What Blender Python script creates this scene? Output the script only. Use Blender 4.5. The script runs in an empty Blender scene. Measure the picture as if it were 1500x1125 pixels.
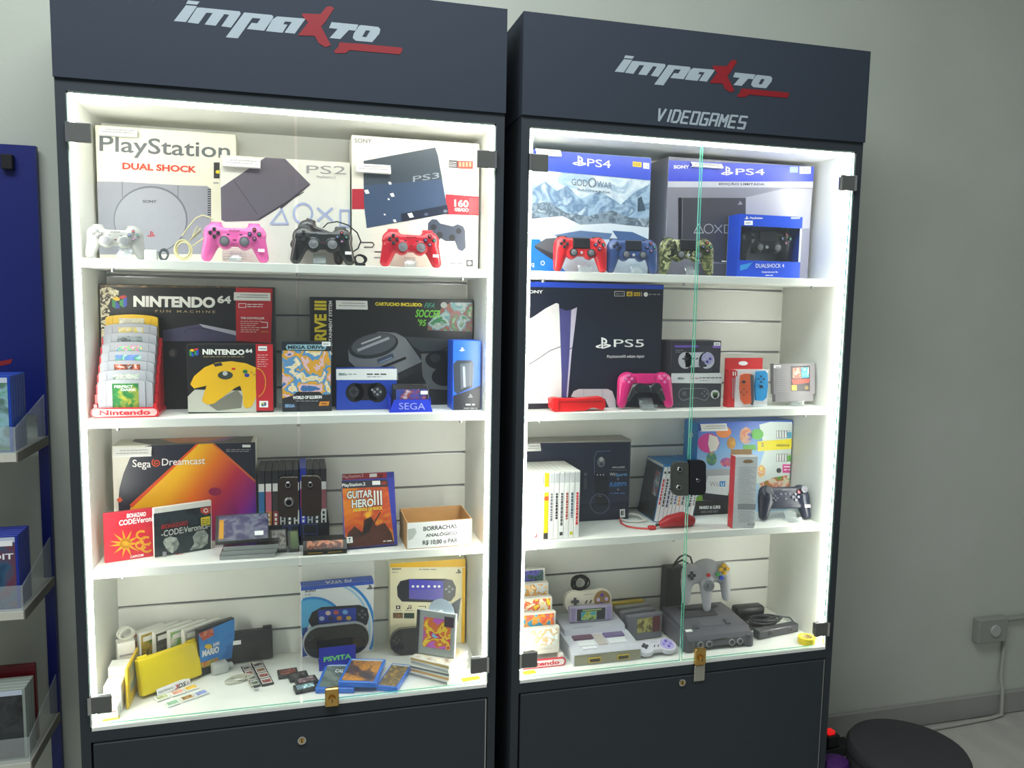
import bpy, bmesh, math, random
from mathutils import Vector as V, Matrix
random.seed(7)
sc = bpy.context.scene
COL = sc.collection
ZB = .505                       # height of the display floor above the shop floor

# ---------------------------------------------------------------- camera
FPX = 1163.5
CAM = V((.449, -1.855, .957 + ZB))
CR, CU = V((.9654, -.2600, .0166)), V((.0098, .1038, .9945))
CF = CU.cross(CR).normalized()
CR = CF.cross(CU).normalized(); CU = CR.cross(CF).normalized()
cd = bpy.data.cameras.new('camera'); cam = bpy.data.objects.new('camera', cd); COL.objects.link(cam)
cd.sensor_width = 36; cd.lens = FPX / 1500 * 36; cd.clip_start = .02
mw = Matrix((CR, CU, -CF)).transposed().to_4x4(); mw.translation = CAM
cam.matrix_world = mw
sc.camera = cam

# ---------------------------------------------------------------- world, lights, exposure
w = bpy.data.worlds.new('world'); sc.world = w; w.use_nodes = True
w.node_tree.nodes['Background'].inputs[0].default_value = (.88, .97, 1.0, 1)
w.node_tree.nodes['Background'].inputs[1].default_value = .28
def area(name, loc, target, sx, sy, power, col):
    l = bpy.data.lights.new(name, 'AREA'); l.shape = 'RECTANGLE'; l.size = sx; l.size_y = sy
    l.energy = power; l.color = col
    o = bpy.data.objects.new(name, l); COL.objects.link(o); o.location = loc
    o.rotation_euler = (V(target) - V(loc)).to_track_quat('-Z', 'Y').to_euler()
    return o
area('ceiling_lamp_light', (.2, -1.0, 3.02), (.2, -.85, 0), 2.6, .8, 64, (.90, .96, 1))
vs = sc.view_settings
vs.view_transform = 'Standard'; vs.look = 'None'; vs.gamma = 1; vs.use_curve_mapping = False
vs.exposure = 0.0
LED_POWER = 30.0

# ---------------------------------------------------------------- pixels to places
def ray(px, py): return CF * FPX + CR * (px - 750) + CU * (562.5 - py)
def at_y(px, py, y): d = ray(px, py); return CAM + d * ((y - CAM.y) / d.y)
def at_z(px, py, z): d = ray(px, py); return CAM + d * ((z - CAM.z) / d.z)
def at_x(px, py, x): d = ray(px, py); return CAM + d * ((x - CAM.x) / d.x)
class K:                        # a zoomed crop of the photograph: its numbers to photo pixels
    def __init__(s, x0, y0, k): s.x0, s.y0, s.k = x0, y0, k
    def __call__(s, p): return (s.x0 + p[0] * s.k, s.y0 + p[1] * s.k)
A1 = K(90, 130, .2399); A2 = K(410, 160, .23333); A3 = K(120, 395, .20667); A4 = K(400, 410, .22)
A5 = K(120, 615, .21333); A6 = K(370, 640, .23333); A7 = K(120, 860, .21333); A8 = K(390, 810, .2311)
B1 = K(760, 180, .2133); B2 = K(960, 190, .20667); B3 = K(755, 400, .19555); B4 = K(890, 470, .22667)
B5 = K(755, 620, .17); B6 = K(920, 600, .2); B7 = K(750, 800, .17784); B8 = K(960, 790, .18667)
C1 = K(0, 180, .4626); C2 = K(0, 620, .4483); D1 = K(240, 0, .25333); D2 = K(880, 70, .2)
E1 = K(1180, 800, .2888); PX = K(0, 0, 1)

# ---------------------------------------------------------------- materials
def lin(c):
    r = []
    for x in c[:3]:
        x /= 255
        r.append(x / 12.92 if x <= .04045 else ((x + .055) / 1.055) ** 2.4)
    return (*r, 1)
MC = {}
def nt_new(name):
    m = bpy.data.materials.new(name); m.use_nodes = True
    t = m.node_tree; b = t.nodes['Principled BSDF']
    return m, t, b
def mat(c, rough=.45, metal=0, n=.05, sc_=60, bump=0, coat=0, emit=0):
    k = (tuple(c), rough, metal, n, sc_, bump, coat, emit)
    if k in MC: return MC[k]
    m, t, b = nt_new('mat_%02x%02x%02x' % tuple(int(x) for x in c[:3]))
    tc = t.nodes.new('ShaderNodeTexCoord'); nz = t.nodes.new('ShaderNodeTexNoise')
    nz.inputs['Scale'].default_value = sc_; nz.inputs['Detail'].default_value = 2
    t.links.new(tc.outputs['Object'], nz.inputs['Vector'])
    mp = t.nodes.new('ShaderNodeMapRange'); mp.inputs[3].default_value = 1 - n; mp.inputs[4].default_value = 1 + n
    t.links.new(nz.outputs['Fac'], mp.inputs[0])
    mx = t.nodes.new('ShaderNodeMix'); mx.data_type = 'RGBA'; mx.blend_type = 'MULTIPLY'; mx.inputs[0].default_value = 1
    mx.inputs[6].default_value = lin(c); t.links.new(mp.outputs[0], mx.inputs[7])
    t.links.new(mx.outputs[2], b.inputs['Base Color'])
    b.inputs['Roughness'].default_value = rough; b.inputs['Metallic'].default_value = metal
    if coat: b.inputs['Coat Weight'].default_value = coat; b.inputs['Coat Roughness'].default_value = .08
    if emit: b.inputs['Emission Color'].default_value = lin(c); b.inputs['Emission Strength'].default_value = emit
    if bump:
        bp = t.nodes.new('ShaderNodeBump'); bp.inputs['Strength'].default_value = bump; bp.inputs['Distance'].default_value = .002
        t.links.new(nz.outputs['Fac'], bp.inputs['Height']); t.links.new(bp.outputs[0], b.inputs['Normal'])
    MC[k] = m
    return m
def art(cols, scale=20, seed=0, kind='noise', rough=.35, hard=False, stretch=(1, 1, 1), dist=0.6):
    """printed artwork: a field of colour patches"""
    k = ('art', tuple(map(tuple, cols)), scale, seed, kind, hard, stretch)
    if k in MC: return MC[k]
    m, t, b = nt_new('art_print')
    tc = t.nodes.new('ShaderNodeTexCoord'); mp = t.nodes.new('ShaderNodeMapping')
    mp.inputs['Location'].default_value = (seed * 1.37, seed * .71, seed * 2.13); mp.inputs['Scale'].default_value = stretch
    t.links.new(tc.outputs['Object'], mp.inputs[0])
    if kind == 'noise':
        x = t.nodes.new('ShaderNodeTexNoise'); x.inputs['Scale'].default_value = scale; x.inputs['Detail'].default_value = 3
        x.inputs['Distortion'].default_value = dist; out = x.outputs['Fac']
        lo, hi = .3, .7
    else:
        x = t.nodes.new('ShaderNodeTexVoronoi'); x.inputs['Scale'].default_value = scale
        sp = t.nodes.new('ShaderNodeSeparateColor'); t.links.new(x.outputs['Color'], sp.inputs[0]); out = sp.outputs[0]
        lo, hi = .0, 1.
    t.links.new(mp.outputs[0], x.inputs['Vector'])
    cr = t.nodes.new('ShaderNodeValToRGB'); e = cr.color_ramp.elements
    n = len(cols)
    while len(e) < n: e.new(.5)
    for i, c in enumerate(cols):
        e[i].position = lo + (hi - lo) * i / max(1, n - (0 if (hard or kind != 'noise') else 1)); e[i].color = lin(c)
    if hard or kind != 'noise': cr.color_ramp.interpolation = 'CONSTANT'
    t.links.new(out, cr.inputs[0]); t.links.new(cr.outputs[0], b.inputs['Base Color'])
    b.inputs['Roughness'].default_value = rough
    MC[k] = m
    return m
def ramp(cols, a, b_, rough=.35):
    """printed colour fade between two local points a and b_"""
    m, t, b = nt_new('fade_print')
    tc = t.nodes.new('ShaderNodeTexCoord'); sub = t.nodes.new('ShaderNodeVectorMath'); sub.operation = 'SUBTRACT'
    sub.inputs[1].default_value = a; t.links.new(tc.outputs['Object'], sub.inputs[0])
    d = V(b_) - V(a); dt = t.nodes.new('ShaderNodeVectorMath'); dt.operation = 'DOT_PRODUCT'
    dt.inputs[1].default_value = d / d.length_squared; t.links.new(sub.outputs[0], dt.inputs[0])
    cr = t.nodes.new('ShaderNodeValToRGB'); e = cr.color_ramp.elements
    while len(e) < len(cols): e.new(.5)
    for i, (pos, c) in enumerate(cols): e[i].position = pos; e[i].color = lin(c)
    t.links.new(dt.outputs['Value'], cr.inputs[0]); t.links.new(cr.outputs[0], b.inputs['Base Color'])
    b.inputs['Roughness'].default_value = rough
    return m
def glassy(name, tint, refl=.09, rough=.0, clear=1.0, haze=0):
    m = bpy.data.materials.new(name); m.use_nodes = True; t = m.node_tree; t.nodes.clear()
    o = t.nodes.new('ShaderNodeOutputMaterial'); tr = t.nodes.new('ShaderNodeBsdfTransparent'); gl = t.nodes.new('ShaderNodeBsdfGlossy')
    tr.inputs[0].default_value = (*[x * clear for x in tint], 1); gl.inputs['Roughness'].default_value = rough
    lw = t.nodes.new('ShaderNodeLayerWeight'); lw.inputs[0].default_value = .5      # Schlick from both sides of the pane
    pw = t.nodes.new('ShaderNodeMath'); pw.operation = 'POWER'; pw.inputs[1].default_value = 5; t.links.new(lw.outputs['Facing'], pw.inputs[0])
    nz = t.nodes.new('ShaderNodeTexNoise'); nz.inputs['Scale'].default_value = 3
    mr = t.nodes.new('ShaderNodeMapRange'); mr.inputs[3].default_value = refl * .9; mr.inputs[4].default_value = refl * 1.1
    t.links.new(nz.outputs['Fac'], mr.inputs[0]); m2 = t.nodes.new('ShaderNodeMath'); m2.operation = 'MULTIPLY_ADD'; m2.inputs[1].default_value = .6
    t.links.new(pw.outputs[0], m2.inputs[0]); t.links.new(mr.outputs[0], m2.inputs[2])
    mx = t.nodes.new('ShaderNodeMixShader'); t.links.new(m2.outputs[0], mx.inputs[0])
    t.links.new(tr.outputs[0], mx.inputs[1]); t.links.new(gl.outputs[0], mx.inputs[2]); last = mx
    if haze:
        df = t.nodes.new('ShaderNodeBsdfDiffuse'); df.inputs[0].default_value = (.85, .9, .9, 1); last = t.nodes.new('ShaderNodeMixShader'); last.inputs[0].default_value = haze
        t.links.new(mx.outputs[0], last.inputs[1]); t.links.new(df.outputs[0], last.inputs[2])
    t.links.new(last.outputs[0], o.inputs[0])
    return m
WHITE = mat((243, 242, 236), .5); PAPER = mat((250, 250, 248), .6); BLACK = mat((14, 14, 16), .4); INK = mat((40, 40, 44), .6)
GREYINK = mat((150, 150, 155), .6); ACRYL = glassy('clear_acrylic', (.95, .97, .97), .06, haze=.13)
PSBLUE = mat((28, 60, 190), .35); RED = mat((206, 24, 34), .4)
CHROME = mat((190, 190, 190), .18, 1); GOLD = mat((205, 165, 95), .25, 1)

# ---------------------------------------------------------------- mesh building
class MB:
    def __init__(s): s.v, s.f, s.m, s.mats = [], [], [], []
    def mi(s, m):
        if m not in s.mats: s.mats.append(m)
        return s.mats.index(m)
    def add(s, vs, fs, m):
        o = len(s.v); s.v += [tuple(x) for x in vs]; k = s.mi(m)
        for f in fs: s.f.append([i + o for i in f]); s.m.append(k)
        return s
    def box(s, a, b, m, faces=None):
        (x0, y0, z0), (x1, y1, z1) = a, b
        vs = [(x0, y0, z0), (x1, y0, z0), (x1, y1, z0), (x0, y1, z0), (x0, y0, z1), (x1, y0, z1), (x1, y1, z1), (x0, y1, z1)]
        fs = [(3, 2, 1, 0), (4, 5, 6, 7), (0, 1, 5, 4), (1, 2, 6, 5), (2, 3, 7, 6), (3, 0, 4, 7)]
        if faces:                                # materials: bottom, top, front, right, back, left
            for f, mm in zip(fs, faces): s.add([vs[i] for i in f], [(0, 1, 2, 3)], mm or m)
            return s
        return s.add(vs, fs, m)
    def rbox(s, a, b, m, r=.003, seg=2, T=None):
        bm = bmesh.new(); bmesh.ops.create_cube(bm, size=1)
        c = (V(a) + V(b)) / 2; d = V(b) - V(a)
        for v in bm.verts: v.co = V((v.co.x * d.x, v.co.y * d.y, v.co.z * d.z)) + c
        bmesh.ops.bevel(bm, geom=bm.edges[:], offset=min(r, min(d) * .49), segments=seg, profile=.5, affect='EDGES')
        return s.bm(bm, m, T)
    def bm(s, bm, m, T=None):
        bm.verts.index_update()
        s.add([(T @ v.co if T else v.co) for v in bm.verts], [[v.index for v in f.verts] for f in bm.faces], m); bm.free()
        return s
    def prism(s, pts, ext, m, mside=None):
        pts = [V(p) for p in pts]; ext = V(ext); n = len(pts)
        nn = V((0, 0, 0))
        for i in range(n): nn += pts[i].cross(pts[(i + 1) % n])
        if nn.dot(ext) > 0: pts = pts[::-1]
        s.add(pts, [list(range(n))], m)
        q = [p + ext for p in pts]; s.add(q, [list(range(n))[::-1]], m)
        s.add(pts + q, [(i, i + n, (i + 1) % n + n, (i + 1) % n) for i in range(n)], mside or m)
        return s
    def cyl(s, p0, p1, r0, r1, m, n=16, caps=True):
        p0, p1 = V(p0), V(p1); a = (p1 - p0).normalized(); e = a.orthogonal().normalized(); g = a.cross(e)
        vs = [p + (e * math.cos(t) + g * math.sin(t)) * r for p, r in ((p0, r0), (p1, r1)) for t in [2 * math.pi * i / n for i in range(n)]]
        fs = [(i, (i + 1) % n, n + (i + 1) % n, n + i) for i in range(n)]
        if caps: fs += [list(range(n))[::-1], list(range(n, 2 * n))]
        return s.add(vs, fs, m)
    def ell(s, c, r, m, n=14, k=8, T=None):
        c = V(c); vs = []; fs = []
        for j in range(k + 1):
            ph = math.pi * j / k
            for i in range(n):
                t = 2 * math.pi * i / n
                p = V((r[0] * math.sin(ph) * math.cos(t), r[1] * math.sin(ph) * math.sin(t), r[2] * math.cos(ph)))
                vs.append(c + (T @ p if T else p))
        for j in range(k):
            for i in range(n): fs.append((j * n + i, (j + 1) * n + i, (j + 1) * n + (i + 1) % n, j * n + (i + 1) % n))
        return s.add(vs, fs, m)
    def tube(s, pts, r, m, n=7, closed=False):
        pts = [V(p) for p in pts]; N = len(pts); vs = []; fs = []; e = None
        for i, p in enumerate(pts):
            if closed: d = pts[(i + 1) % N] - pts[i - 1]
            else: d = pts[min(i + 1, N - 1)] - pts[max(i - 1, 0)]
            d = d.normalized() if d.length > 1e-9 else V((1, 0, 0))
            if e is None: e = d.orthogonal().normalized()
            e = (e - d * e.dot(d)); e = e.normalized() if e.length > 1e-6 else d.orthogonal().normalized()
            g = d.cross(e)
            vs += [p + (e * math.cos(2 * math.pi * j / n) + g * math.sin(2 * math.pi * j / n)) * r for j in range(n)]
        for i in range(N if closed else N - 1):
            a, b = i * n, ((i + 1) % N) * n
            for j in range(n): fs.append((a + j, a + (j + 1) % n, b + (j + 1) % n, b + j))
        if not closed: fs += [list(range(n))[::-1], list(range((N - 1) * n, N * n))]
        return s.add(vs, fs, m)
    def move(s, T):
        s.v = [tuple(T @ V(p)) for p in s.v]; return s
    def build(s, name, parent=None, smooth=False, M=None, kind=None):
        me = bpy.data.meshes.new(name); me.from_pydata(s.v, [], s.f)
        for m in s.mats: me.materials.append(m)
        me.polygons.foreach_set('material_index', s.m)
        if smooth: me.polygons.foreach_set('use_smooth', [True] * len(s.f))
        me.update()
        if smooth:
            try: me.set_sharp_from_angle(angle=math.radians(40))
            except Exception: pass
        o = bpy.data.objects.new(name, me); COL.objects.link(o)
        if parent: o.parent = parent
        if M is not None: o.matrix_basis = M
        if kind: o['kind'] = kind
        return o
def tag(o, label, cat, group=None):
    o['label'] = label; o['category'] = cat
    if group: o['group'] = group
    return o
def empty(name, M, label=None, cat=None, group=None):
    o = bpy.data.objects.new(name, None); COL.objects.link(o); o.empty_display_size = .02
    o.matrix_basis = M
    if label: tag(o, label, cat, group)
    return o
def copy_tree(o, parent=None):
    c = o.copy(); COL.objects.link(c)
    if parent: c.parent = parent
    for ch in o.children: copy_tree(ch, c)
    return c
def Tm(x, y, z, rz=0, tilt=0): return Matrix.Translation((x, y, z)) @ Matrix.Rotation(rz, 4, 'Z') @ Matrix.Rotation(-tilt, 4, 'X')

TXT = {}
def text_mesh(s, bold=0.0):
    k = (s, bold)
    if k in TXT: return TXT[k]
    c = bpy.data.curves.new('t', 'FONT'); c.body = s; c.resolution_u = 3; c.offset = bold
    o = bpy.data.objects.new('t', c); COL.objects.link(o)
    dg = bpy.context.evaluated_depsgraph_get(); dg.update()
    me = bpy.data.meshes.new_from_object(o.evaluated_get(dg))
    vs = [(v.co.x, v.co.y) for v in me.vertices]; fs = [list(p.vertices) for p in me.polygons]
    bpy.data.objects.remove(o); bpy.data.curves.remove(c); bpy.data.meshes.remove(me)
    xs = [v[0] for v in vs] or [0]; ys = [v[1] for v in vs] or [0]
    x0, x1, y1 = min(xs), max(xs), max(ys); y0 = min(0, min(ys)) if not any(ch in 'gjpqyQ,;' for ch in s) else 0
    TXT[k] = ([((x - x0) / max(1e-6, x1 - x0), (y - y0) / max(1e-6, y1 - y0)) for x, y in vs], fs)
    return TXT[k]

class Face:
    """flat print on one plane of a thing; its points are given in numbers of a photo crop"""
    def __init__(s, obj, o, n, crop=PX, lim=None, eps=.00025, M=None):
        s.obj, s.M = obj, (M if M is not None else obj.matrix_basis.copy()); s.Mi = s.M.inverted()
        s.o, s.n = V(o), V(n).normalized(); s.k = crop; s.mb = MB(); s.lim = lim; s.eps = eps
        s.wo = s.M @ s.o; s.wn = s.M.to_3x3() @ s.n
    def at(s, p, L=1):
        px = s.k(p); d = ray(*px); t = (s.wo - CAM).dot(s.wn) / d.dot(s.wn)
        q = s.Mi @ (CAM + d * t)
        if s.lim:
            lo, hi = s.lim
            q = V([min(max(q[i], lo[i]), hi[i]) for i in range(3)])
            q -= s.n * (q - s.o).dot(s.n)
        return q + s.n * s.eps * L
    def poly(s, pts, m, L=1):
        q = [s.at(p, L) for p in pts]
        nn = V((0, 0, 0))
        for i in range(len(q)): nn += (q[i] - q[0]).cross(q[(i + 1) % len(q)] - q[0])
        if nn.dot(s.n) < 0: q = q[::-1]
        s.mb.add(q, [list(range(len(q)))], m); return s
    def rect(s, x0, y0, x1, y1, m, L=1, dy=0):      # dy: how far the right side sits lower
        return s.poly([(x0, y0), (x1, y0 + dy), (x1, y1 + dy), (x0, y1)], m, L)
    def ell(s, cx, cy, rx, ry, m, L=1, n=24, rot=0):
        c, d = math.cos(rot), math.sin(rot)
        return s.poly([(cx + rx * math.cos(t) * c - ry * math.sin(t) * d, cy + rx * math.cos(t) * d + ry * math.sin(t) * c)
                       for t in [2 * math.pi * i / n for i in range(n)]], m, L)
    def line(s, pts, w, m, L=1, closed=False):
        if closed: pts = list(pts) + [pts[0]]
        for i, ((x0, y0), (x1, y1)) in enumerate(zip(pts, pts[1:])):
            s.ln = getattr(s, 'ln', 0) + 1; d = math.hypot(x1 - x0, y1 - y0) or 1; ex, ey = (x1 - x0) / d * w / 2, (y1 - y0) / d * w / 2
            s.poly([(x0 - ey - ex * .5, y0 + ex - ey * .5), (x1 - ey + ex * .5, y1 + ex + ey * .5), (x1 + ey + ex * .5, y1 - ex + ey * .5), (x0 + ey - ex * .5, y0 - ex - ey * .5)], m, L + (s.ln % 5) * .13)
        return s
    def arc(s, cx, cy, rx, ry, a0, a1, w, m, L=1, n=20):
        pts = [(cx + rx * math.cos(math.radians(a0 + (a1 - a0) * i / n)), cy + ry * math.sin(math.radians(a0 + (a1 - a0) * i / n))) for i in range(n + 1)]
        return s.line(pts, w, m, L)
    def text(s, t, bl, br, h, m, L=3, bold=0.0, slant=0):
        """t from bl to br (bottom corners), letters h high, slant px to the right"""
        vs, fs = text_mesh(t, bold); a = s.at(bl, L); ex = s.at(br, L) - a
        ez = s.at((bl[0] + slant, bl[1] - h), L) - a
        s.mb.add([a + ex * x + ez * y for x, y in vs], fs, m); return s
    def greek(s, x0, y0, x1, m, w=4, L=2, dy=0, gap=.25):       # a line of print too small to read
        x = x0
        while x < x1:
            l = random.uniform(2.5, 7) * w; e = min(x + l, x1); k = (x - x0) / (x1 - x0) * dy; k2 = (e - x0) / (x1 - x0) * dy
            s.poly([(x, y0 + k - w / 2), (e, y0 + k2 - w / 2), (e, y0 + k2 + w / 2), (x, y0 + k + w / 2)], m, L); x = e + w * 1.2
        return s
    def done(s, name='cover_print', label=None):
        o = s.mb.build(name, s.obj)
        if label: o['label'] = label
        return o
def ps_logo(F, cx, cy, h, m, L=3, dy=0):
    """upright bar with a bowl, over a slanted S"""
    w = h * .62
    q = lambda pts: F.poly([(cx + x * h, cy + y * h + dy * x) for x, y in pts], m, L)
    q([(-.14, -.5), (.02, -.45), (.02, .5), (-.14, .45)])
    q([(.02, -.45), (.25, -.36), (.36, -.2), (.34, .02), (.2, .08), (.06, .04), (.06, -.08), (.18, -.06), (.2, -.2), (.06, -.3), (.02, -.3)])
    q([(-.18, .1), (-.18, .22), (-.42, .31), (-.3, .36), (-.18, .32), (-.18, .42), (-.4, .42), (-.62, .34), (-.58, .24)])
    q([(.06, .14), (.3, .08), (.62, .14), (.7, .24), (.5, .34), (.06, .48), (.06, .36), (.42, .24), (.3, .2), (.06, .27)])
# ================================================================ the room
YW = .345
def wallmat():
    m, t, b = nt_new('painted_wall')
    tc = t.nodes.new('ShaderNodeTexCoord'); nz = t.nodes.new('ShaderNodeTexNoise'); nz.inputs['Scale'].default_value = 1.3; nz.inputs['Detail'].default_value = 6
    t.links.new(tc.outputs['Object'], nz.inputs[0]); cr = t.nodes.new('ShaderNodeValToRGB'); e = cr.color_ramp.elements
    e[0].position = .3; e[0].color = lin((182, 188, 174)); e[1].position = .75; e[1].color = lin((202, 205, 194))
    t.links.new(nz.outputs['Fac'], cr.inputs[0]); t.links.new(cr.outputs[0], b.inputs['Base Color']); b.inputs['Roughness'].default_value = .7
    n2 = t.nodes.new('ShaderNodeTexNoise'); n2.inputs['Scale'].default_value = 90; bp = t.nodes.new('ShaderNodeBump'); bp.inputs['Strength'].default_value = .15; bp.inputs['Distance'].default_value = .003
    t.links.new(tc.outputs['Object'], n2.inputs[0]); t.links.new(n2.outputs['Fac'], bp.inputs['Height']); t.links.new(bp.outputs[0], b.inputs['Normal'])
    return m
o = MB().box((-3.0, YW, 0), (5.5, YW + .12, 3.1), wallmat()).build('wall_back'); o['kind'] = 'structure'
FLOOR = art([(160, 160, 150), (182, 181, 170), (170, 169, 160), (190, 189, 178)], 2.2, 3, rough=.6)
o = MB().box((-3.0, -3.5, -.1), (5.5, YW + .12, 0), FLOOR).build('floor'); o['kind'] = 'structure'
o = MB().box((-3.0, -3.5, 3.1), (5.5, YW + .12, 3.2), mat((225, 226, 222), .8)).build('ceiling'); o['kind'] = 'structure'
mb = MB().rbox((1.95, YW - .014, .001), (5.5, YW, .085), mat((150, 150, 143), .7, n=.1, sc_=8), .004, 1)
o = mb.build('baseboard_back'); o['kind'] = 'structure'
# ================================================================ the two display cabinets
OW, OH, DEP = .9, 1.367, .303
SH = [1.035, .6835, .3425]           # shelf tops above the display floor
SHR = [1.035, .6775, .3425]
XL, XR = 0.0, .987                   # left edge of each opening
Z1, Z2, Z3, Z4 = [ZB + h for h in SH] + [ZB + .0005]
SLATE = mat((42, 51, 63), .8, n=.03, sc_=25); SLATE2 = mat((43, 50, 56), .7, n=.03, sc_=25)
LIN = mat((240, 241, 234), .45, n=.015); ALU = mat((178, 180, 182), .35, .9)
LEDM = mat((255, 252, 244), .5, 0, 0, emit=LED_POWER * 1.15); LEDT = mat((255, 252, 244), .5, 0, 0, emit=LED_POWER * .8)
GLASS = glassy('door_glass', (.965, .985, .975), .05)
GEDGE = bpy.data.materials.new('glass_edge'); GEDGE.use_nodes = True
_t = GEDGE.node_tree; _b = _t.nodes['Principled BSDF']; _b.inputs['Base Color'].default_value = lin((120, 225, 190)); _b.inputs['Roughness'].default_value = .15
_b.inputs['Transmission Weight'].default_value = .35
LOGO_W = mat((158, 170, 176), .5); LOGO_R = mat((136, 18, 28), .5)
def cabinet(x0, label, key, SH):
    """origin: floor below the left edge of the opening"""
    root = empty('display_cabinet', Tm(x0, 0, 0), label, 'display cabinet')
    t = .023; H = ZB + OH; top = ZB + 1.627; yb = DEP + .03
    def part(name, fn, **k):
        mb = MB(); fn(mb); return mb.build(name, root, **k)
    # carcass
    for xa, xb, xi, xj in ((-t, -.003, -.003, 0), (OW + .003, OW + t, OW, OW + .003)):
        sp = part('side_panel', lambda m: m.box((xa, 0, 0), (xb, yb, top), SLATE2))
        MB().box((xi, .004, ZB), (xj, DEP, H), LIN).build('side_lining', sp)
    hd = part('header', lambda m: m.box((-t - .001, -.006, H + .028), (OW + t + .001, yb, top + .001), SLATE))
    part('top_rail', lambda m: m.box((-.003, 0, H + .003), (OW + .003, yb, H + .028), SLATE2))
    part('ceiling_lining', lambda m: m.box((0, .004, H), (OW, DEP, H + .003), LIN))
    part('display_floor', lambda m: m.box((0, .0, ZB - .008), (OW, DEP, ZB), LIN))
    part('bottom_rail', lambda m: m.box((-.003, .0, ZB - .034), (OW + .003, .02, ZB - .0083), SLATE2).box((0, .02, ZB - .034), (OW, yb, ZB - .0083), SLATE2))
    part('plinth', lambda m: m.box((0, .03, 0), (OW, yb, .06), SLATE2))
    dr = part('base_door', lambda m: m.rbox((.002, -.004, .062), (OW - .004, .014, ZB - .037), SLATE2, .0015, 1))
    MB().box((OW - .0035, -.002, .062), (OW - .0005, .013, ZB - .037), ALU).build('edge_strip', dr)
    kx, kz = key
    mb = MB().cyl((kx, -.004, kz), (kx, -.008, kz), .011, .010, CHROME, 20).cyl((kx, -.008, kz), (kx, -.0095, kz), .006, .006, GOLD, 14)
    mb.box((kx - .0012, -.0102, kz - .004), (kx + .0012, -.0095, kz + .004), BLACK); mb.build('key_lock', dr, True)
    # slatted back
    bk = part('back_panel', lambda m: m.box((0, DEP, ZB), (OW, yb, H), mat((150, 152, 150), .6)))
    z = ZB + OH
    gz = [ZB + .069 + .0936 * i for i in range(0, 15)]
    lo = ZB
    for g in gz + [H]:
        if g - .004 > lo:
            MB().box((0, DEP - .008, lo), (OW, DEP, g - .004), LIN).build('slat', bk)
        if g < H: MB().box((.004, DEP - .006, g - .004), (OW - .004, DEP - .0005, g - .0015), ALU).build('groove_rail', bk)
        lo = g + .003
    # shelves
    for h in SH:
        s = part('shelf', lambda m: m.rbox((.0005, .05, ZB + h - .02), (OW - .0005, DEP - .009, ZB + h), LIN, .001, 1))
        for xx in (.06, OW / 2, OW - .06):
            MB().cyl((xx, .07, ZB + h - .028), (xx, .07, ZB + h - .0201), .004, .004, ALU, 8).build('shelf_pin', s)
    # light strips round the opening
    for a, b in (((.0, .012, ZB + .02), (.007, .024, H - .001)), ((OW - .007, .012, ZB + .02), (OW, .024, H - .001)), ((.008, .012, H - .007), (OW - .008, .024, H))):
        part('light_strip', lambda m: m.box(a, b, LEDT if b[0] - a[0] > .5 else LEDM))
    # glass doors
    for s in (0, 1):
        xa, xb = ((.006, OW / 2 - .003), (OW / 2 + .003, OW - .006))[s]
        za, zb = ZB + .006, H - .009
        d = MB(); d.box((xa, .0, za), (xb, .006, zb), GLASS, faces=[GEDGE, GEDGE, GLASS, GEDGE, GLASS, GEDGE]); d = d.build('glass_door', root)
        for zz in (ZB + .075 - .02, ZB + 1.287):
            hx0, hx1 = ((-.001, .043), (OW - .043, OW + .001))[s]
            hm = MB().rbox((hx0, -.009, zz - .02), (hx1, -.0005, zz + .02), mat((96, 98, 94), .4, .1), .0015, 1)
            hm.rbox((hx0 + .004, .0065, zz - .018), (hx1 - .004, .0105, zz + .018), CHROME, .001, 1)
            hx = (hx0, hx1)[s]; hm.cyl((hx, -.006, zz - .02), (hx, -.006, zz + .02), .005, .005, CHROME, 10)
            hm.build('hinge', d)
    return root, hd
CABL, HDL = cabinet(XL, 'dark slate lit display cabinet nearest the blue game rack', (.45, ZB - .085), SH)
CABR, HDR = cabinet(XR, 'dark slate lit display cabinet beside the bare wall, with lettering below its logo', (.452, ZB - .053), SHR)
DOORS = [[c for c in C_.children if c.name.startswith('glass_door')] for C_ in (CABL, CABR)]
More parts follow.
